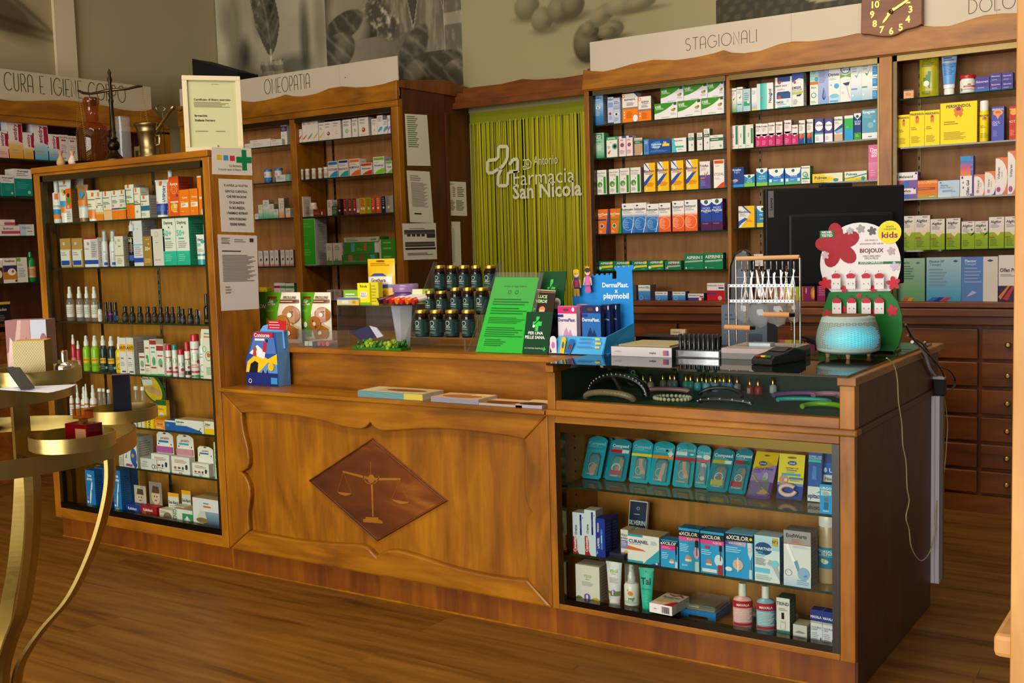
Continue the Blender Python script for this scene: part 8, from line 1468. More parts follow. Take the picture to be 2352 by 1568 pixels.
panel('back_panel', [(1240, 623), (1301, 623), (1283, 790), (1222, 790)], [3.86, 3.86, 3.82, 3.82], .004, '0f4420', CROSS(50, 74, 15) + ';c,74,56,18,d8d4cc;n,64,54,88,60,3,8a9a8a;r,52,10,90,36,14140f')
panel('pocket', [(1210, 716), (1270, 716), (1257, 815), (1199, 812)], [3.74, 3.74, 3.70, 3.70], .006, '0a3c22', CROSS(46, 72, 17) + ';T,44,50,7,e8ece8,PER UNA;T,44,40,7,e8ece8,PELLE SANA.;tl,8,14,3.5,c8d8c8,LA VOSTRA FARMACIA;' + CROSS(86, 13, 5))
t = wthing('leaflet', 'brown and black leaflet in front of the green dispenser', 'leaflet', PZ(1240, 800, Z0))
panel('cover', [(1219, 661), (1277, 665), (1271, 716), (1212, 716)], [3.79, 3.79, 3.765, 3.765], .004, '2c1c10', 'r,0,92,100,96,c8b8a0;r,0,84,100,88,8a6a4a;T,52,66,13,b8e8a8,LUCE;T,50,46,13,b8e8a8,VERDE;' + CROSS(20, 12, 10) + ';e,56,10,12,14,c88a5a;r,46,0,66,8,d8b090')
# plaster display with castle card
yC = 3.95; K2 = lambda zx, zy, y=yC: PY(900 + zx/3.92, 560 + zy/3.92, y)
t = wthing('plaster_display', 'blue castle shaped counter display for plasters', 'display', PZ(1340, 816, Z1))
out = [(1640, 900), (1630, 470), (1700, 380), (1815, 270), (1815, 285), (1835, 284), (1837, 270), (1856, 269), (1858, 282), (1878, 281), (1880, 267), (1902, 266), (1904, 280), (1926, 279), (1928, 265), (1950, 264), (1952, 278), (1964, 277), (1966, 263), (1984, 263), (1984, 315), (2022, 313), (2022, 250), (2006, 225), (2004, 198), (2024, 197), (2026, 209), (2046, 208), (2048, 196), (2070, 195), (2072, 207), (2094, 206), (2096, 194), (2120, 193), (2122, 205), (2142, 204), (2144, 190), (2176, 189), (2174, 215), (2162, 245), (2166, 300), (2184, 880)]
m = M('card'); P = [K2(*q) for q in out]; P[0].z = P[-1].z = Z1; m.prism(P, (0, .004, 0), '1f88d8'); mp = lambda u, v, off: Vector((u, yC - off, v))
def lay(s, a, h, bold=1, cl='e8eef4', wd=None):
    q = K2(*a); sh, tw = text_shapes(s, h, bold); k = wd/tw if wd else 1
    for vs, fs in sh: m.add([mp(q.x + v[0]*k, q.z + v[1], .0006) for v in vs], fs, cl)
lay('DermaPlast.', (1893, 390), .019, 1, 'e8eef4', .122); lay('x', (2008, 440), .018, 1); lay('playmobil', (1905, 490), .022, 1, 'f0f4f8', .118); m.build('castle_card', t)
y1 = 3.72; a, b = K2(1390, 1000, y1), K2(1890, 1005, y1); hz = K2(1700, 838, y1).z; m = M('card')
m.prism([(a.x, y1, Z1), (b.x, y1, Z1), (b.x + .01, y1 + .02, hz), (a.x + .05, y1 + .02, hz)], (0, .005, 0), '4aa8e4'); m.box(a.x, y1 + .025, Z1, b.x + .02, yC, Z1 + .003, '2a80c0')
m.prism([(b.x, y1 + .004, Z1), (b.x + .02, yC, Z1), (b.x + .02, yC, hz + .04), (b.x + .008, y1 + .02, hz)], (.004, 0, 0), '2f98dc'); mp = flatmap((a.x, y1 - .0006, Z1), XA, (0, .12, 1))
deco(m, 'n,60,82,88,94,2,2a6aa8;n,58,60,88,72,2,2a6aa8;n,56,36,88,48,2,2a6aa8;r,88,84,96,95,f0c828;r,88,60,98,71,f0c828;r,88,37,96,48,f0c828', mp, b.x - a.x, hz - Z1); m.build('tray', t)
for nm, a0, w_, h_, an, cl in (('plaster', (1455, 1003), .03, .062, 0, 'e4d8e4'), ('plaster', (1530, 1003), .02, .066, -.2, 'e8c020'), ('plaster', (1580, 1003), .024, .06, -.42, '1f6ab8'), ('plaster', (1425, 1003), .018, .045, .38, 'dcd4e0')):
    q = K2(*a0, y1 - .004); q.z = Z1 + .002; m = M('card'); c, s = math.cos(an), math.sin(an); R = lambda u, v: (q.x + u*c - v*s, q.y, q.z + u*s + v*c)
    m.prism([R(-w_/2, 0), R(w_/2, 0), R(w_/2, h_*.85)] + [R(w_/2*math.cos(k), h_*.85 + w_/2*math.sin(k)) for k in (.5, 1.0, 1.57, 2.1, 2.6)] + [R(-w_/2, h_*.85)], (0, .002, 0), cl)
    m.poly([Vector(R(w_*.3*math.cos(k), h_*.5 + h_*.22*math.sin(k))) - Vector((0, .0004, 0)) for k in [i*.7 for i in range(9)]], {'e4d8e4': 'b878b0', 'e8c020': '3a7a6a', '1f6ab8': '7a3a2a'}.get(cl, 'c8a8c0')); m.build(nm, t)
PKO = 'r,0,84,100,100,%s;e,44,92,16,3,6a3a1a;e,82,93,7,5,e8e4ec;r,0,76,30,82,1f3a8a;T,48,70,7,%s,DermaPlast.;p,%s,20,6,30,40,44,54,56,40,64,50,80,30,84,6;e,30,16,12,10,%s;e,76,18,10,12,%s'
for i, (x0, x1, yt_, yb_, yy, th, lab) in enumerate(((1495, 1665, 560, 832, 3.77, 0, 'white plaster pack with pink top and castle print'), (1665, 1740, 545, 832, 3.83, 1, 'pink plaster pack behind the white one'), (1712, 1882, 555, 832, 3.77, 2, 'blue plaster pack with knights, in front'), (1884, 1965, 545, 832, 3.83, 3, 'navy plaster pack, middle of the blue row'), (1968, 2030, 540, 832, 3.88, 4, 'navy plaster pack, last of the blue row'))):
    p, q = K2(x0, 700, yy), K2(x1, 700, yy); w = q.x - p.x; h = K2(x0, yt_, yy).z - Z1 - .004
    base = ('e0d4dc', 'c83a80', '1f6ab4', '1c3a78', '1c3470')[i]; ops = PKO % (('d02a78', '3a3a80', 'c890b8', 'b86a90', 'd8a0b8') if i == 0 else ('b82a70', 'e8c8dc', 'a83070', 'c86a98', 'd890b0') if i == 1 else ('1c2a60', 'e4ecf4', '16305a', 'a83a24', '9aa4ac'))
    place(g_box(w - .001, h, .03, base, ops, dict(sc='1a2a5a' if i > 1 else 'd8ccd4')), 'plaster_pack', lab, 'plasters', ((p.x + q.x)/2, yy + .015, Z1 + .0036), 0, 'plaster packs in the castle display')
# two printed toy figures standing on the card, plain stand-ins
def figure(zx, zy, s, hair, top, low, lab, crown=False):
    q = K2(zx, zy, yC - .03); t = wthing('card_figure', lab, 'cardboard figure', q); k = s
    R = lambda pts, d=0: [q + Vector((u*k, -d, v*k)) for u, v in pts]; el = lambda cx, cy, rx, ry: [(cx + rx*math.cos(a*.5236), cy + ry*math.sin(a*.5236)) for a in range(12)]
    m = M('card'); m.prism(R([(-.5, 1.3), (.5, 1.3), (.62, 2.9), (.35, 3.2), (-.35, 3.2), (-.62, 2.9)]), (0, .004, 0), top); m.prism(R([(.5, 3.0), (.8, 2.8), (.95, 1.5), (.75, 1.4)], .001), (0, .003, 0), 'd8b080' if crown else 'b8862a').prism(R([(-.5, 3.0), (-.75, 1.4), (-.95, 1.5), (-.8, 2.8)], .001), (0, .003, 0), 'd8c0b0' if crown else 'b8862a'); m.build('torso', t)
    m = M('card'); m.prism(R([(-.5, 0), (.5, 0), (.7, .3), (.45, 1.4), (-.45, 1.4), (-.6, .3)] if crown else [(-.55, 0), (-.1, 0), (0, 1.0), (.1, 0), (.55, 0), (.5, 1.4), (-.5, 1.4)]), (0, .004, 0), low); m.build('skirt' if crown else 'legs', t)
    m = M('card'); m.prism(R(el(0, 3.9, .55, .6)), (0, .004, 0), 'e0b89c'); m.prism(R(el(0, 4.3, .62, .42), .001), (0, .003, 0), hair); m.poly(R(el(-.2, 3.9, .06, .1), .002), 'k').poly(R(el(.2, 3.9, .06, .1), .002), 'k')
    if crown: m.prism(R([(-.4, 4.6), (.4, 4.6), (.5, 5.1), (.2, 4.85), (0, 5.2), (-.2, 4.85), (-.5, 5.1)], .001), (0, .003, 0), 'c8a02a')
    m.build('head', t)
    if not crown: m = M('card'); m.prism(R([(-.3, 1.6), (.3, 1.6), (.3, 2.8), (-.3, 2.8)], .0012), (0, .001, 0), 'b82a2a'); m.build('tabard', t)
figure(1665, 470, .0235, 'd8b01c', '2a3a8a', 'a8843a', 'cardboard knight figure with yellow hair and blue tabard')
figure(1765, 440, .0215, '3a3230', 'c870a8', 'b45a98', 'cardboard princess figure in a violet dress with crown', True)
# tray of business cards, eyeliner rack, scanner and card terminal
a, b = PY(1404, 817, 3.71), PY(1543, 821, 3.71); mz = PY(1470, 797, 3.71).z
t = wthing('paper_tray', 'grey and silver paper dispenser lettered mepha', 'paper tray', (a.x, 3.71, Z1)); m = M('card'); m.box(a.x, 3.71, Z1, b.x, 3.95, mz, {'f': 'c8c4c6', 't': '6a6450', '': '3a3a42'})
deco(m, 'T,69,44,20,2a2428,mepha;h,86,18,95,72,d8662a,2a58b0;tl,6,52,9,5a5458,www.mepha.ch', flatmap((a.x, 3.7096, Z1), XA, ZA), b.x - a.x, mz - Z1); m.build('body', t)
m = M('paper'); [m.box(a.x + .02, 3.735, mz + k*.0012, b.x - .02, 3.94, mz + k*.0012 + .001, 'a89c74') for k in range(5)]; m.build('paper_block', t)
a, b = PY(1553, 821, 3.73), PY(1652, 822, 3.73); w = b.x - a.x; hz = PY(1600, 805, 3.73).z
t = wthing('liner_stand', 'clear plastic stand holding black make-up pencils', 'stand', (a.x, 3.73, Z1)); m = M('clear_plastic'); m.box(a.x, 3.73, Z1, b.x, 3.79, hz); m.build('block', t)
m = M('mirror_metal'); m.box(a.x + .006, 3.736, Z1 + .004, b.x - .006, 3.78, hz - .003, 'b8b8bc'); m.build('foil_insert', t)
hb = PY(1600, 767, 3.75).z
for i in range(8):
    for j in range(2):
        x = a.x + .012 + (i + .5*j)*(w - .02)/8.2; m = M('plastic'); m.lathe([(.0068, 0), (.007, .002), (.007, hb - hz - .002), (.005, hb - hz)], (x, 3.745 + j*.022, hz + .0006), 10, '17181c'); tag(m.build('make_up_pencil', None, (x, 3.745 + j*.022, hz)), 'black make-up pencil, %s in the %s row of the clear stand' % (ORD[i], ('front', 'back')[j]), 'pencil', 'black pencils in the clear stand')
a, b = PY(1657, 823, 3.74), PY(1742, 830, 3.74); z1_ = PY(1700, 812, 3.74).z; z2_ = PY(1700, 800, 3.74).z
for nm, z0_, z3_, c_ in (('dark grey lower slab under the metal rack', Z1, z1_, '7a7a76'), ('pale grey upper slab under the metal rack', z1_ + .0006, z2_, 'a89c96')): m = M('card'); m.box(a.x, 3.74, z0_, a.x + .25, 3.98, z3_, c_); tag(m.build('base_slab', None, (a.x, 3.74, z0_)), nm, 'slab')
zs = z2_ + .0008
# metal jewellery rack
yf, ybk = 3.80, 3.93; t = wthing('jewellery_rack', 'small metal rack with wooden rods for bracelets', 'rack', (-1.55, 3.85, zs))
def bar(nm, p0, p1, r, mat, cl): m = M(mat); m.tube([p0, p1], r, 10, cl); m.build(nm, t)
A_ = lambda px, py, y: PY(px, py, y)
for px in (1690, 1837): p = A_(px, 592, ybk); bar('upright', Vector((p.x, ybk, zs)), p, .004, 'metal', 'a8a4a0')
for px in (1673, 1824): p = A_(px, 652, yf); bar('upright', Vector((p.x, yf, zs)), p, .003, 'metal', 'a8a4a0')
bar('wooden_rod', A_(1691, 594, ybk), A_(1836, 590, ybk), .0085, 'satin', 'c89a68'); bar('crossbar', A_(1690, 637, ybk), A_(1836, 636, ybk), .002, 'metal', '8a8684')
for i in range(10): p = A_(1704 + i*13.3, 600, ybk - .008); m = M('metal'); m.tube([p, p - Vector((0, 0, .028)), p + Vector((.002, -.006, -.034)), p + Vector((.004, -.012, -.028))], .003, 8, '8a8a8e'); m.build('hook', t)
for py in (656, 691):
    p, q = A_(1672, py, yf), A_(1824, py, yf); m = M('metal'); m.box(p.x, yf - .001, p.z - .005, q.x, yf + .001, p.z + .005, 'b0aca8')
    for i in range(18): x = p.x + (i + .5)*(q.x - p.x)/18; m.poly([(x + .0026*math.cos(k), yf - .0014, p.z + .0026*math.sin(k)) for k in [j*.785 for j in range(8)]], '2a2826')
    m.build('hole_bar', t)
for (p0, p1) in (((1665, 751), (1724, 753)), ((1755, 722), (1814, 723))): bar('wooden_rod', A_(*p0, yf - .03), A_(*p1, yf - .03), .0095, 'satin', 'c08a54'); p = A_(*p1, yf - .03); bar('rod_end', p, p + Vector((.012, .01, 0)), .008, 'metal', '3a3a38')
random.seed(11)
for i, (px, py) in enumerate(((1712, 640), (1726, 640), (1740, 638), (1752, 640), (1766, 636), (1778, 640), (1794, 638), (1806, 640), (1822, 636))):
    t2 = wthing('bracelet', '%s silver white cord bracelet on the metal rack' % ORD[i], 'bracelet', A_(px, py, ybk - .02), 'cord bracelets on the metal rack'); m = M('plastic')
    for k in range(5):
        p = A_(px + random.uniform(-4, 4), py - 16 + random.uniform(-3, 3), ybk - .02); q = A_(px + random.uniform(-2, 2), py, ybk - .02); r2 = A_(px + random.uniform(-9, 9), py + random.uniform(40, 60), ybk - .025); m.tube([p, q, q.lerp(r2, .5) + Vector((random.uniform(-.006, .006), 0, 0)), r2], .002, 5, 'e4e8ec')
    m.build('cord', t2)
for i, (px, py, h_) in enumerate(((1712, 614, 190), (1806, 612, 60), (1816, 700, 60), (1668, 765, 40))):
    m = M('mirror_metal'); p = A_(px, py, yf + .05); q = A_(px + (4, 0, 2, 12)[i], py + h_, yf + .05); n = int((p - q).length/.006)
    for k in range(n): m.ball(p.lerp(q, k/n), .0024, 'c8963a', 6, 4)
    tag(m.build('gold_chain', None, tuple(p)), ('longest thin gold chain hanging by the upright', 'short gold chain looped at the top hooks', 'gold chain with small pendant low on the rack', 'gold chain on the low wooden rod')[i], 'chain', 'gold chains on the metal rack')
for i, (px, py, rx, rz) in enumerate(((1705, 712, .04, .045), (1742, 722, .05, .045), (1782, 716, .055, .05), (1822, 712, .03, .045))):
    q = A_(px, py, ybk + .0 - .03); m = M('clear_plastic'); pts = []
    m.lathe([(.2, -1), (.7, -.8), (1, -.1), (.85, .6), (.3, 1), (.12, 1.1)], (0, 0, 0), 12, 'd8d8dc'); m.v = [(q.x + v[0]*rx*(1 + .15*math.sin(v[2]*9)), q.y + v[1]*.012, q.z + v[2]*rz*(1 + .1*math.sin(v[0]*11))) for v in m.v]
    tag(m.build('plastic_bag', None, tuple(q)), 'crumpled clear bag, %s hanging on the metal rack' % ORD[i], 'bag', 'clear bags on the metal rack')
m = M('plastic'); q = PZ(1720, 800, zs); m.box(q.x - .03, 3.82, zs, q.x + .05, 3.87, zs + .012, 'a8c0c8'); tag(m.build('earring_card', None, tuple(q)), 'pale blue tagged card lying at the rack foot', 'card')
# card terminal
a, b = PY(1730, 838, 3.62), PY(1776, 842, 3.62); t = wthing('card_terminal', 'black card payment terminal with coloured keys', 'card terminal', (a.x, 3.6, Z1)); rot = Matrix.Rotation(math.radians(-14), 3, 'Z'); c_ = Vector((a.x, 3.6, Z1)); T_ = lambda m: setattr(m, 'v', [tuple(c_ + rot @ Vector(v)) for v in m.v])
m = M('rubber'); m.prism([(0, 0, 0), (0, .21, 0), (0, .21, .035), (0, .14, .05), (0, .08, .036), (0, .02, .03), (0, 0, .018)], (.085, 0, 0), '16161a'); T_(m); m.build('body', t, bevel=.004)
m = M('plastic'); [m.box(.012 + i*.022, .008, .0255 + .001, .03 + i*.022, .018, .032, k) for i, k in enumerate(('8a1c14', 'd8b01c', '2a6a2a'))]; T_(m); m.build('keypad', t)
m = M('plastic'); m.prism([(.01, .088, .040), (.075, .088, .040), (.075, .135, .0505), (.01, .135, .0505)], (0, 0, .001), '050508'); T_(m); m.build('screen', t)
# aroma diffuser
c = PY(1948, 815, 3.93); c.z = Z1; t = wthing('aroma_diffuser', 'rounded pale diffuser with glowing turquoise slots on wooden legs', 'diffuser', c)
Rk = lambda v: .092 + .019*math.sin(math.pi*min(1, v*.72 + .3))
zb_, zt_ = .014, PY(1948, 728, 3.93).z - Z1
m = M('satin'); n = 34; prof = [(.06, zb_), (.088, zb_ + .003), (.101, zb_ + .008)]
for i in range(n + 1): v = i/n; prof.append((Rk(v), zb_ + .012 + (zt_ - zb_ - .012)*v))
prof += [(.07, zt_ + .006)]; m.lathe(prof, c, 40, '9ab0a8'); m.build('shell', t)
m = M('satin'); m.lathe([(.074, zt_ + .0005), (.07, zt_ + .0085), (.02, zt_ + .011)], c, 32, '6a4028'); m.build('wooden_lid', t)
ms, mg = M('satin'), M('cyan_glow')
for r_ in range(3, 30):
    v = (r_ + .5)/n; z = zb_ + .012 + (zt_ - zb_ - .012)*v; nb = 30
    for k in range(nb):
        a0 = 2*math.pi*(k + .5*(r_ % 2))/nb; a1 = a0 + 2*math.pi/nb*.78; rr_ = Rk(v) + .0006; dz_ = .0011; dv = dz_/(zt_ - zb_)
        f = [(c.x + rr_*math.cos(q), c.y + rr_*math.sin(q), c.z + z + s) for q, s in ((a0, -dz_), (a1, -dz_), (a1, dz_), (a0, dz_))]
        d = abs(((a0 + 1.15 + math.pi) % (2*math.pi)) - math.pi); q_ = max(0, 1 - d/1.15)*max(0, 1 - abs(r_ - 14)/14); (mg if q_ > .08 else ms).poly(f, mixc('4a7a80', '20d0f0', min(1, q_*1.6)) if q_ > .08 else '707a72')
ms.build('slots', t); mg.build('lit_slots', t)
for an in (.5, 2.3, 3.7, 5.0): m = M('satin'); m.lathe([(.006, 0), (.0095, .018)], c + Vector((.072*math.cos(an), .072*math.sin(an), 0)), 10, 'b88a58'); m.build('leg', t)
# earring display board
yB = 4.12; Kb = lambda zx, zy, y=yB: PY(1800 + zx/4.127, 380 + zy/4.127, y)
t = wthing('earring_display', 'white and green earring board with a big red flower', 'display', Vector((Kb(720, 1500).x, yB, Z1))); cc = Kb(720, 930); rb = Kb(1110, 930).x - cc.x
m = M('card'); el = lambda cx, cz, rx, rz, n=36, a0=0, a1=360: [(cx + rx*math.cos(math.radians(a0 + (a1-a0)*i/n)), cz + rz*math.sin(math.radians(a0 + (a1-a0)*i/n))) for i in range(n)]
top_ = Kb(720, 540).z - cc.z; m.prism([(x, yB, z) for x, z in el(cc.x, cc.z, rb, top_)], (0, .005, 0), 'dcd8d8'); mp = lambda u, v, off: Vector((u, yB - .0004 - off, v))
def petal(cx, cz, s, off, cl):
    for k in range(5): a = math.radians(100 + 72*k); m.poly([mp(cx + s*.55*math.cos(a) + s*.45*(math.cos(q)*math.cos(a)*1.0 - .72*math.sin(q)*math.sin(a)), cz + s*.55*math.sin(a) + s*.45*(math.cos(q)*math.sin(a)*1.0 + .72*math.sin(q)*math.cos(a)), off + k*.00008) for q in [j*.4488 for j in range(14)]], cl)
    m.poly([mp(cx + s*.4*math.cos(q), cz + s*.4*math.sin(q), off + .0005) for q in [j*.5236 for j in range(12)]], cl)
f = Kb(515, 760); petal(f.x, f.z, .087, .001, '9a081c'); y_ = Kb(1005, 632); m.prism([(x, yB - .003, z) for x, z in el(y_.x, y_.z, .042, .042, 24)], (0, .003, 0), 'e0d41c')
def tx(s, a, b, h, cl, bold=0, off=.001):
    p, q = Kb(*a), Kb(*b); sh, tw = text_shapes(s, h, bold); k = (q.x - p.x)/tw
    for vs, fs in sh: m.add([mp(p.x + v[0]*k, p.z + v[1], off) for v in vs], fs, cl)
tx('kids', (928, 685), (1085, 665), .021, '8a1c5a', 1, .004); tx('NOVITÀ', (972, 588), (1045, 585), .006, '4a5a2a', 0, .004); tx('COLLEZIONE', (950, 612), (1070, 605), .006, '4a5a2a', 0, .004)
p, q = Kb(345, 685), Kb(478, 615); m.poly([mp(p.x, p.z, .002), mp(q.x, p.z, .002), mp(q.x, q.z, .002), mp(p.x, q.z, .002)], '1f6a3a'); tx('NICHEL', (362, 645), (462, 645), .009, 'e8ece8', 1, .003); tx('TESTED', (360, 676), (466, 676), .009, 'e8ece8', 1, .003)
tx('con amore e', (770, 715), (890, 712), .007, 'a82a3a'); tx('attenzione alla salute', (720, 750), (945, 745), .007, 'a82a3a'); tx('BIOJOUX', (720, 826), (945, 822), .015, '6a1c2a', 1); tx('ORECCHINI AMICI', (750, 868), (918, 864), .0065, '5a5458'); tx('DELLA PELLE', (768, 888), (898, 886), .0065, '5a5458')
p, q = Kb(708, 936), Kb(1110, 906); m.poly([mp(p.x, p.z, .001), mp(q.x, p.z, .001), mp(q.x, q.z, .001), mp(p.x, q.z, .001)], '1f6a3a'); tx('ACCIAIO CHIRURGICO', (725, 930), (945, 928), .0075, 'd8e4d8', 1, .002)
for (a, b, s, cl) in ((630, 620, .012, 'a8a4b4'), (730, 600, .014, '9a988e'), (838, 620, .014, '5a5a58'), (1020, 810, .013, 'b89aa8'), (1055, 955, .015, 'c0b4cc'), (395, 850, .014, 'c0a8b0')): p = Kb(a, b); petal(p.x, p.z, s*1.2, .0022, cl)
m.build('board', t)
m = M('card'); gp = [(430, 1200), (1000, 1190), (1080, 1290), (1120, 1420), (1125, 1560), (1090, 1700), (1040, 1760), (330, 1760), (345, 1560), (370, 1380)]; P = [Kb(*q, yB - .012) for q in gp]; zmn = min(p.z for p in P)
for p in P: p.z = max(p.z, Z1)
P[6].z = P[7].z = Z1; m.prism(P, (0, .012, 0), '126a24'); m.box(P[7].x, yB - .012, Z1, P[6].x, yB + .1, Z1 + .006, '126a24'); m.build('green_base', t)
mp = lambda u, v, off: Vector((u, yB - .014 - off, v))
for a, b, s in ((395, 1120, .026), (1040, 1115, .026), (1030, 1375, .022), (415, 1410, .02), (715, 1235, .011), (570, 1170, .014), (575, 1365, .014), (845, 1170, .014), (850, 1390, .014)): p = Kb(a, b, yB - .014); m = M('card'); petal(p.x, p.z, s, .0, 'b8182c'); m.build('flower_sticker', t)
for r_, (cy_, xs_) in enumerate(((1095, (495, 635, 780, 905)), (1330, (503, 643, 782, 905)))):
    for i, cx_ in enumerate(xs_):
        p = Kb(cx_, cy_, yB - .03); w_, h_ = .034, .058; t3 = wthing('earring_card', 'white and red earring card, %s on the %s row of the flower board' % (ORD[i], ('upper', 'lower')[r_]), 'earrings', p, 'earring cards on the flower board'); m = M('card'); z_ = p.z - h_*.5
        m.prism([(p.x - w_/2, p.y, z_), (p.x + w_/2, p.y, z_), (p.x + w_/2, p.y, z_ + h_*.72), (p.x + w_*.3, p.y, z_ + h_*.86), (p.x - w_*.3, p.y, z_ + h_*.86), (p.x - w_/2, p.y, z_ + h_*.72)], (0, .0015, 0), 'dcd6d6'); m.prism([(p.x - w_*.4, p.y - .0008, z_ + h_*.68), (p.x + w_*.4, p.y - .0008, z_ + h_*.68), (p.x + w_*.5, p.y - .0008, z_ + h_*.88), (p.x + w_*.15, p.y - .0008, z_ + h_), (p.x - w_*.15, p.y - .0008, z_ + h_), (p.x - w_*.5, p.y - .0008, z_ + h_*.88)], (0, .001, 0), 'b8182c'); m.build('card', t3)
        m = M('mirror_metal'); [m.ball((p.x + s*w_*.25, p.y - .002, z_ + h_*.34), .0022, ('c8a048', 'b090c0', 'd8b0c0', 'c8ccd0')[i], 8, 5) for s in (-1, 1)]; m.build('earring', t3)
        m = M('metal'); m.tube([p + Vector((-.004, 0, h_*.56)), p + Vector((0, -.004, h_*.62)), p + Vector((-.006, yB - p.y - .013, h_*.66))], .0012, 5, 'c0bcb4'); m.build('peg', t3)
# monitor seen from behind
k = 4.62; mc = PD(1914, 545, k); rz_ = math.atan2(.551, .834); t = thing('monitor', 'large black computer monitor seen from behind', 'monitor', mc, None, rz_); sw, sh_ = .29, .2
m = M('rubber'); m.box(-sw, -.025, -sh_, sw, .02, sh_ + .01, '09090a'); m.build('housing', t, bevel=.006); m = M('rubber'); m.box(-.20, -.05, -.2, .24, -.026, .10, '070708'); m.build('rear_cover', t, bevel=.012)
m = M('rubber'); m.box(-.06, -.02, sh_ + .01, .075, .005, sh_ + .026, '101012'); m.build('handle', t, bevel=.004); m = M('plastic'); m.box(-sw + .012, -.027, .09, -sw + .035, -.0255, .2, '6a6668'); deco(m, 'V,50,50,52,16161a,Lenovo', flatmap((-sw + .012, -.0272, .09), XA, ZA), .023, .11); m.build('badge', t)
m = M('rubber'); m.box(-.05, -.1, -mc.z + Z1 + .01, .05, -.051, -.02, '121214').box(-.12, -.16, -mc.z + Z1, .12, .06, -mc.z + Z1 + .01, '121214'); m.build('stand', t)
# till equipment behind the rack
sbox('receipt_printer', 'blue grey metal housing behind the metal rack', 'printer', Z1, (1658, 800), (1762, 800), 700, .12, '56606e', 'r,60,10,90,30,3a424e;n,8,60,30,80,2,3a424e', y=4.22)
t = wthing('desk_mirror', 'black rounded device standing behind the metal rack', 'device', (PY(1700, 700, 4.4).x, 4.4, Z1)); m = M('plastic'); q = lambda px, py: PY(px, py, 4.4); P = [q(*p) for p in ((1672, 720), (1674, 610), (1684, 582), (1702, 572), (1718, 577), (1726, 590), (1728, 640), (1722, 720))]; m.prism(P, (0, .05, 0), '0e0d0c'); m.build('body', t, bevel=.012)
m = M('plastic'); m.prism([Vector((P[3].x + .022*math.cos(k), 4.397, P[0].z + .15 + .045*math.sin(k))) for k in [j*.5236 for j in range(12)]], (0, .003, 0), '3a4660'); m.build('lens', t); m = M('rubber'); m.box(P[0].x, 4.38, Z1, P[-1].x, 4.46, P[0].z, '121212'); m.build('foot', t)
sbox('price_card', 'small cream card lying behind the pencil stand', 'card', Z1 + .03, (1540, 765), (1574, 765), 756, .02, 'c8b48c', 'n,20,40,80,60,1,4a3a2a', y=4.3)
m = M('rubber'); m.box(PY(1460, 770, 4.2).x, 4.2, Z1, PY(1640, 770, 4.2).x, 4.35, Z1 + .03, '141210'); tag(m.build('keyboard_box', None, (-2, 4.2, Z1)), 'dark flat box behind the pencil stand', 'box')
# cables at the counter side
def cable(lab, pts, r, cl, X=-.975, nm='cable'):
    P = [PX(px, py, X if len(q) < 1 else q[0]) for px, py, *q in pts]; Q = []
    for i in range(len(P) - 1):
        for j in range(4): t_ = j/4; a, b, c, d = P[max(0, i-1)], P[i], P[i+1], P[min(len(P)-1, i+2)]; Q.append(.5*((2*b) + (c - a)*t_ + (2*a - 5*b + 4*c - d)*t_**2 + (-a + 3*b - 3*c + d)*t_**3))
    Q.append(P[-1]); m = M('plastic'); m.tube(Q, r, 7, cl); tag(m.build(nm, None, tuple(Q[0])), lab, 'cable')
S7 = lambda L_: [(1880 + a/2.042, 800 + b/2.042) for a, b in L_]
cable('thin cream cord hanging in a loop down the counter side', S7([(320, 45), (355, 80), (370, 150), (375, 250), (390, 350), (395, 450), (410, 530), (415, 650), (425, 715), (410, 790), (425, 850), (435, 930), (472, 992), (505, 980), (530, 930), (545, 860), (555, 720), (580, 640), (595, 520), (600, 450), (605, 350), (590, 230)]), .0022, 'c8bc90')
cable('thick grey white cable pair at the counter corner', [(2095, 785), (2110, 792), (2125, 815), (2135, 845), (2147, 862)], .006, 'a8a8b0', -.985)
cable('black cable looping above the socket', [(2085, 770), (2120, 790), (2150, 835), (2180, 850), (2194, 872), (2188, 892), (2170, 898)], .004, '141416', -.965)
cable('second black cable running to the socket', [(2080, 745), (2100, 780), (2135, 815), (2160, 845), (2172, 875)], .004, '101012', -.96)
t = wthing('power_socket', 'black socket block with plugs on the counter corner', 'socket', PX(2130, 890, -.985)); a, b = PY(2096, 905, 4.46), PY(2170, 872, 4.46); m = M('rubber'); m.box(-.996, 4.46, a.z, b.x, 4.5, b.z, '15161a'); m.build('block', t, bevel=.004); m = M('plastic'); m.box(b.x - .05, 4.465, b.z, b.x - .004, 4.495, b.z + .01, 'c0b8b0'); m.build('plug', t)
# ================= on top of the display cabinet =================
zE = ZE + .0006; yT = 3.55
t = wthing('picture_frame', 'white framed certificate standing on the display cabinet', 'picture frame', (-4.0, 3.55, zE)); a, b = Vector((-4.063, 3.45, zE)), Vector((-3.902, 3.655, zE)); U = (b - a); w = U.length; U.normalize(); hF = PY(416, 173, 3.45).z - zE
V = Vector((-U.y*.04, U.x*.04, 1)).normalized(); N = U.cross(V); mp = lambda u, v, off: a + U*u + V*v + N*off; fw = .022; m = M('satin')
for r0, r1, r2, r3 in ((0, 0, w, fw), (0, hF - fw, w, hF), (0, fw, fw, hF - fw), (w - fw, fw, w, hF - fw)): m.prism([mp(r0, r1, 0), mp(r2, r1, 0), mp(r2, r3, 0), mp(r0, r3, 0)], N*.018, 'ccc09c')
m.build('frame', t, bevel=.002); m = M('paper'); m.poly([mp(fw, fw, .006), mp(w - fw, fw, .006), mp(w - fw, hF - fw, .006), mp(fw, hF - fw, .006)], 'c8c098'); mq = lambda u, v, off: mp(fw + u, fw + v, .0062 + off)
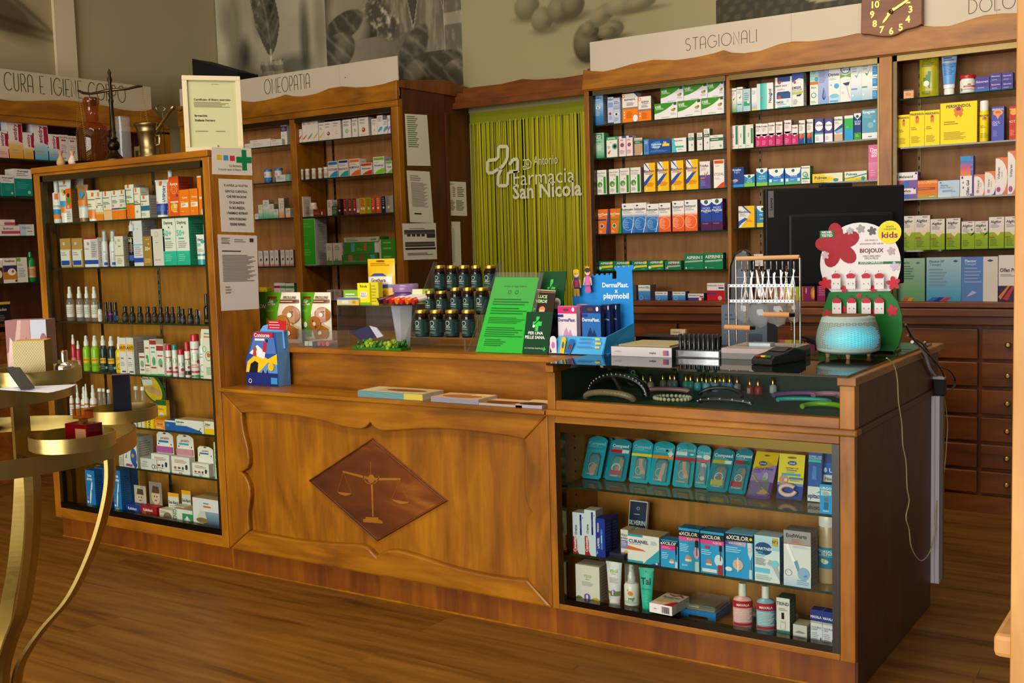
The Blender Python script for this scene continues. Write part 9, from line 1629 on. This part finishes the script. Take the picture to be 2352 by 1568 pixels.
deco(m, 'n,50,94,68,96,2,8a8468;Tl,12,72,3.2,2a2818,Certificato di libero esercizio;n,12,60,86,69,5,6a6650;Tl,12,48,3.2,2a2818,farmacista;Tl,12,41,3.2,2a2818,Stefania Ferraro;n,12,23,46,26,1,8a8468;n,54,23,80,26,1,8a8468;Tl,56,2.5,3,2a2818,ti', mq, w - 2*fw, hF - 2*fw); m.build('certificate', t)
m = M('pane_glass'); m.poly([mp(fw, fw, .011), mp(w - fw, fw, .011), mp(w - fw, hF - fw, .011), mp(fw, hF - fw, .011)]); m.build('glass', t)
k_ = lambda px, py, y=yT: PY(px, py, y)
c = k_(213, 300, 3.605); c.z = zE; hB = k_(213, 226, 3.605).z - zE; r = rpx(69, c)
t = wthing('apothecary_bottle', 'large amber apothecary bottle with wide lip', 'bottle', c); m = M('amber_glass'); m.lathe([(r*.94, 0), (r, .006), (r, hB*.52), (r*.94, hB*.58), (r*.72, hB*.63), (r*.44, hB*.66), (r*.43, hB*.9), (r*.52, hB*.93), (r*.54, hB*.97), (r*.5, hB)], c, 28, 'w'); m.build('body', t); m = M('plastic'); m.lathe([(r*.3, hB*.9), (r*.4, hB*1.0), (r*.42, hB*1.015)], c, 18, '4a2c14'); m.build('stopper', t)
c = k_(283, 310, 3.62); c.z = zE; r = .036; t = wthing('glass_cylinder', 'clear ribbed glass cylinder behind the brass scales', 'vase', c); m = M('clear_plastic'); m.lathe([(r, 0), (r, k_(283, 268, 3.62).z - zE)], c, 20, 'w'); m.build('vessel', t)
c = k_(262, 350, 3.48); c.z = zE; t = wthing('balance_scale', 'antique dark bronze balance scales with chains', 'scales', c); m = M('metal'); zz = lambda py: PY(250, py, 3.48).z - zE; br = '4a3c24'
m.lathe([(.058, 0), (.06, .006), (.045, .012), (.03, .03), (.022, .04), (.018, .05)], c, 24, br); m.build('base', t); m = M('metal'); m.ball(c + Vector((0, 0, .075)), .03, '2a241a', 18, 12); h0 = zz(158)
m.lathe([(.016, .1), (.022, .108), (.012, .12), (.016, .135), (.013, .14), (.0095, h0*.62), (.013, h0*.66), (.008, h0*.68), (.007, h0*.84), (.012, h0*.88), (.006, h0*.93), (.009, h0*.96), (.001, h0)], c, 16, '2e281c'); m.build('column', t)
bl, br_ = k_(180, 208, 3.475), k_(327, 198, 3.615); bm = k_(252, 207, 3.48); m = M('metal'); m.tube([bl, bl.lerp(bm, .15) - Vector((0, 0, .012)), bl.lerp(bm, .4) - Vector((0, 0, .016)), bm, bm.lerp(br_, .55) - Vector((0, 0, .004)), bm.lerp(br_, .85) + Vector((0, 0, .002)), br_], [.006, .007, .006, .008, .006, .007, .005], 8, '5a4a2c'); m.build('beam', t)
for e, pz in ((bl, k_(186, 360, 3.48)), (br_, k_(330, 350, 3.48))):
    pz = Vector((e.x + .003, e.y + .005, zE + .014)); m = M('metal'); m.lathe([(.046, .012), (.037, .003), (.001, 0), (.001, .002), (.036, .005), (.045, .0135)], (pz.x, pz.y, zE + .0005), 22, '3a3020'); pan = m.build('pan', t)
    m = M('metal')
    for a in (0, 2.1, 4.2):
        q = Vector((pz.x + .043*math.cos(a), pz.y + .043*math.sin(a), zE + .014)); n = 34
        for i in range(n): m.ball(Vector((e.x, e.y, e.z - .01)).lerp(q, i/n), .0023, 'a88a4a', 6, 4)
    m.build('chain', t)
c = k_(344, 320, 3.50); c.z = zE; r = rpx(69, c); hM = k_(344, 283, 3.5).z - zE; t = wthing('brass_mortar', 'brass mortar with a pestle leaning out', 'mortar', c); m = M('metal'); bz = '7a6a44'
m.lathe([(r*.68, 0), (r*.7, hM*.06), (r*.64, hM*.12), (r*.7, hM*.2), (r*.66, hM*.26), (r*.78, hM*.72), (r*.86, hM*.76), (r*.82, hM*.8), (r*.92, hM*.9), (r, hM*.96), (r*.98, hM), (r*.85, hM*.98), (r*.6, hM*.3)], c, 30, bz, cap=False); m.build('bowl', t)
m = M('metal'); m.tube([c + Vector((r*.66, 0, hM*.6)), c + Vector((r*.98, 0, hM*.62)), c + Vector((r*.98, 0, hM*.36)), c + Vector((r*.66, 0, hM*.34))], .006, 6, 'c8b888'); m.build('handle', t)
q0, q1 = k_(370, 285, 3.5), k_(396, 248, 3.5); m = M('metal'); m.tube([q0 - (q1 - q0)*1.0, q0, q0.lerp(q1, .9), q1, q1 + (q1-q0)*.12], [.012, .008, .008, .014, .006], 12, '9a8448'); m.build('pestle', t)
m = M('metal'); q = lambda px, py: k_(px, py, 3.58)
m.tube([q(405, 250), q(385, 243), q(366, 240), q(358, 247), q(362, 255), q(374, 257), q(380, 250), q(372, 244)], .003, 6, '8a7a54'); m.tube([q(405, 250), q(414, 254), q(418, 250)], .005, 6, '8a7a54'); m.tube([q(374, 257), Vector((q(374, 257).x, 3.58, zE))], .002, 5, '6a5a3a'); tag(m.build('wire_tongs', None, tuple(q(405, 250))), 'small bent wire tongs behind the pestle', 'tongs')
for px, lab, cl in ((139, 'tiny sand coloured clay vase', 'b08a5c'), (166, 'tiny white and pink clay vase', 'c8b4a4')):
    c = k_(px, 360, 3.46); c.z = zE; t = wthing('mini_vase', lab, 'vase', c, 'tiny clay vases on the display cabinet'); hV = k_(px, 347, 3.46).z - zE; m = M('satin'); m.lathe([(.014, 0), (.021, .008), (.021, hV*.3), (.012, hV*.55), (.007, hV*.68)], c, 18, cl); m.build('body', t); m = M('satin'); m.lathe([(.007, hV*.68), (.008, hV*.8), (.014, hV)], c, 18, 'c08a68' if px > 150 else 'a87a50'); m.build('neck', t)
m = M('metal'); c = k_(314, 340, 3.6); m.box(c.x - .02, 3.6, zE, c.x + .02, 3.604, zE + .075, 'a89a78').box(c.x - .012, 3.599, zE + .02, c.x + .012, 3.6, zE + .055, '4a4638'); tag(m.build('plaque', None, tuple(c)), 'small framed plaque beside the mortar', 'plaque')
# black box on the corner of the wall cabinets
a, b = PY(441, 135, 5.75), PY(546, 165, 5.75); m = M('rubber'); m.prism([(a.x, 5.75, 2.575), (b.x, 5.75, 2.575), (b.x, 5.75, b.z), (a.x, 5.75, a.z)], (0, .2, 0), '101012'); tag(m.build('speaker_box', None, (a.x, 5.75, 2.575)), 'black wedge shaped box on top of the corner cabinets', 'box')
# ================= golden display stand =================
ax0 = PD(-60, 1005, 2.72); cx, cy = ax0.x, ax0.y; gold = 'b09a58'
t = wthing('display_stand', 'round golden metal stand with dish trays', 'display stand', (cx, cy, 0))
def ring(nm, R_, z, hh, th=.006, cl=gold): m = M('metal'); m.lathe([(R_, z), (R_, z + hh), (R_ - th, z + hh), (R_ - th, z), (R_, z)], (cx, cy, 0), 72, cl, cap=False, hard=True); m.build(nm, t)
kz = lambda px, py, R_, an: 0
zl_, zu_ = PD(304, 1020, 2.72 + .0).z - .018, PD(150, 898, 2.62).z - .024
RL, RU = .380, .242
ring('lower_ring', RL, zl_, .042); ring('upper_ring', RU, zu_, .05); ring('base_ring', .24, .0, .03)
m = M('metal'); m.lathe([(.0001, zu_ + .004), (RU - .007, zu_ + .004), (RU - .007, zu_ + .008), (.0001, zu_ + .008)], (cx, cy, 0), 48, '7a683a'); m.build('top_plate', t)
fa = math.atan2(.551, .834)  # picture-right direction on the floor
prof = [(.235, .0), (.20, .08), (.12, .22), (.07, .36), (.075, .43), (.10, .485), (.16, .56), (.238, .642), (.297, .74), (.34, .838), (.366, .934), (RL - .012, zl_ + .03)]
def spl(pf, n=8):
    o = []
    for i in range(len(pf) - 1):
        a, b, c, d = [Vector(pf[max(0, min(len(pf)-1, i + k))]) for k in (-1, 0, 1, 2)]
        for j in range(n): u = j/n; o.append(.5*((2*b) + (c - a)*u + (2*a - 5*b + 4*c - d)*u**2 + (-a + 3*b - 3*c + d)*u**3))
    return o + [Vector(pf[-1])]
pp = spl(prof)
for kk in (12, 46, 86, 130, 180, -98, -140):
    an = fa - math.radians(kk); c_, s_ = math.cos(an), math.sin(an); m = M('metal'); vs = []; fs = []
    for q in pp:
        for du, dr in ((-.017, -.005), (.017, -.005), (.017, .005), (.003, .011), (-.003, .011), (-.017, .005)): rr_ = q.x + dr; vs.append((cx + rr_*c_ - du*s_, cy + rr_*s_ + du*c_, q.y))
    n = len(pp)
    for i in range(n - 1):
        for j in range(6): fs.append((i*6 + j, i*6 + (j+1) % 6, (i+1)*6 + (j+1) % 6, (i+1)*6 + j))
    fs += [(0, 1, 2, 3, 4, 5), tuple((n-1)*6 + j for j in range(6))[::-1]]; m.add(vs, fs, gold); m.build('leg', t)
for kk in (37, 109, 181, -107):
    an = fa - math.radians(kk); m = M('metal'); rot = Matrix.Rotation(an, 3, 'Z'); m.box(-.006, -.02, zl_ - .02, .006, .02, zu_ + .03, gold, None); m.v = [tuple(rot @ Vector((v[0] + RU - .016, v[1], v[2])) + Vector((cx, cy, 0))) for v in m.v]; m.build('post', t)
    m = M('metal'); c_, s_ = math.cos(an), math.sin(an); m.tube([(cx + (RU - .02)*c_, cy + (RU - .02)*s_, zl_ + .012), (cx + (RL - .004)*c_, cy + (RL - .004)*s_, zl_ + .012)], .008, 8, '8a7a4a'); m.build('spoke', t)
def dish(px, py, R0, th, rpx_, zr_, nm='tray'):
    """dish on a short stem over a ring: th is the angle from picture right, towards the camera"""
    k = 2.72 - R0*math.sin(math.radians(th)); c = PD(px, py, k); an = fa - math.radians(th); c.x, c.y = cx + R0*math.cos(an), cy + R0*math.sin(an)
    R_ = rpx_*k/F; z = c.z - .030; m = M('metal'); m.lathe([(.001, z + .002), (R_ - .003, z + .002), (R_ - .003, c.z), (R_, c.z), (R_, z), (R_ - .006, z), (R_ - .006, z - .004), (.001, z - .004)][::-1], (c.x, c.y, 0), 56, 'c0aa66', cap=False, hard=True); m.build(nm, t)
    m = M('metal'); m.lathe([(.012, zr_), (.012, z - .003)], (c.x, c.y, 0), 14, '8a7a4a'); m.build('tray_stem', t); return c, z + .0026
uz = zu_ + .05; lz = zl_ + .042
c1, zt1 = dish(104, 843, RU - .003, 26.5, 95, uz); c2, zt2 = dish(284, 934, RL - .003, -43, 79, lz); c3, zt3 = dish(175, 993, RL - .003, 31, 94, lz); c4, zt4 = dish(100, 834, RU - .003, -73.5, 88, uz)
def onst(name, lab, cat, px, c, z, parts, rz, out=0):
    d = Vector((c.x, c.y, c.z - EYE)); k = RM[0].z*d.x + RM[1].z*d.y + RM[2].z*d.z + out; p = PD(px, prj(c)[1], k); p.z = z; return place(parts, name, lab, cat, p, rz)
gw = 74*2.44/F; hG = 98*2.44/F; hx = ';'.join('n,0,%d,100,%d,1,b89a50' % (v, v + 4) for v in range(2, 96, 5))
m = M('card'); m.box(-gw/2, -gw*.4, 0, gw/2, gw*.4, hG, {'f': 'c4b684', 't': 'b8882e', '': '7a5c2c'})
for sg in (1, -1):
    for i in range(-12, 14):
        pts = [(i/12, 0), (i/12 + 1, 1)] if sg > 0 else [(i/12, 1), (i/12 + 1, 0)]; (u0, v0), (u1, v1) = pts
        lo, hi = max(0, -u0), min(1, 1 - u0)
        if hi > lo: stroke(m, [((u0 + lo)*gw - gw/2, (v0 + (v1 - v0)*lo)*hG), ((u0 + hi)*gw - gw/2, (v0 + (v1 - v0)*hi)*hG)], .0009, lambda u, v, off: Vector((u, -gw*.4 - off, v)), .0004, 'b8a468')
onst('perfume_box', 'large gold lattice patterned perfume carton on the upper tray', 'box', 78, c1, zt1, [('', m)], fa + .1)
gc = M('mirror_metal'); gc.lathe([(.019, 0), (.021, .003), (.021, .03), (.017, .037), (.007, .039), (.007, .041)], (0, 0, 0), 28, 'e0d0b8'); g2 = M('mirror_metal'); g2.lathe([(.0082, .0415), (.0082, .066), (.007, .068)], (0, 0, 0), 18, 'd8b080'); onst('perfume_bottle', 'shiny chrome and gold perfume bottle on the upper tray', 'perfume', 149, c1, zt1, [('bottle', gc), ('cap', g2)], 0)
m = M('card'); w_ = 38*2.95/F; h_ = 100*2.95/F; m.box(-w_/2, -w_*.4, 0, w_/2, w_*.4, h_, {'f': '1c1e30', 'l': '201c1c', 't': '5a4a34', '': '16161e'}); onst('perfume_box', 'tall dark navy perfume carton on the far tray', 'box', 282, c2, zt2, [('', m)], fa + .28)
rb_ = M('red_glass'); q_ = .036; rb_.box(-q_, -q_*.6, 0, q_, q_*.6, .05, 'w'); rl_ = M('card'); rl_.box(-.002, -q_*.6 - .0008, .006, q_*.9, -q_*.6 - .0002, .04, '8a5a34'); rn = M('mirror_metal'); rn.box(-.007, -.007, .0505, .007, .007, .06, 'c8a860'); rc_ = M('amber_glass'); rc_.box(-.018, -.014, .0602, .018, .014, .082, 'e0c890')
onst('perfume_bottle', 'square red perfume bottle with clear stopper on the low tray', 'perfume', 193, c3, zt3, [('bottle', rb_), ('label', rl_), ('neck', rn), ('stopper', rc_)], fa - .5)
m = M('card'); w_ = 92*2.95/F; h_ = 126*2.95/F; m.box(-w_/2, -.03, 0, w_/2, .03, h_, {'f': 'c09a90', '': '8a6a60'}); deco(m, 'r,62,0,100,100,b0b4c0;p,8a5a54,0,100,30,100,20,60,0,40;p,a87a70,30,40,60,40,60,100,40,100;p,7a4a4c,40,0,60,20,50,70,40,50;e,92,50,10,26,8a5058;p,d8b8ac,0,0,20,0,30,50,10,70', flatmap((-w_/2, -.03, 0), XA, ZA), w_, h_); onst('gift_box', 'tall box with rose petal picture behind the gold carton', 'box', 76, c4, zt4, [('', m)], fa)
# blotter strips and black booklet on the upper ring plate
zp = zu_ + .0503; b0 = PD(45, 898, 2.40); t = thing('blotter_fan', 'fanned white scent strips resting on the upper golden ring', 'scent strips', (cx + (b0.x - cx)*.82, cy + (b0.y - cy)*.82, zp), None, fa)
for i in range(7): m = M('paper'); a = -.5 + i*.11; c_, s_ = math.cos(a), math.sin(a); P = [(u*c_ - v*s_, u*s_ + v*c_, .0007*i) for u, v in ((-.02, -.007), (.14, -.009), (.14, .009), (-.02, .007))]; m.prism(P, (0, 0, .0006), 'c4c4cc'); m.build('strip', t)
p = [PD(*q) for q in ((12, 843, 2.50), (46, 843, 2.50), (80, 889, 2.42), (48, 893, 2.42))]; m = M('card'); m.prism(p, (0, 0, -.003), '060607'); tag(m.build('scent_booklet', None, tuple(p[0])), 'small black booklet leaning on the scent strips', 'booklet')
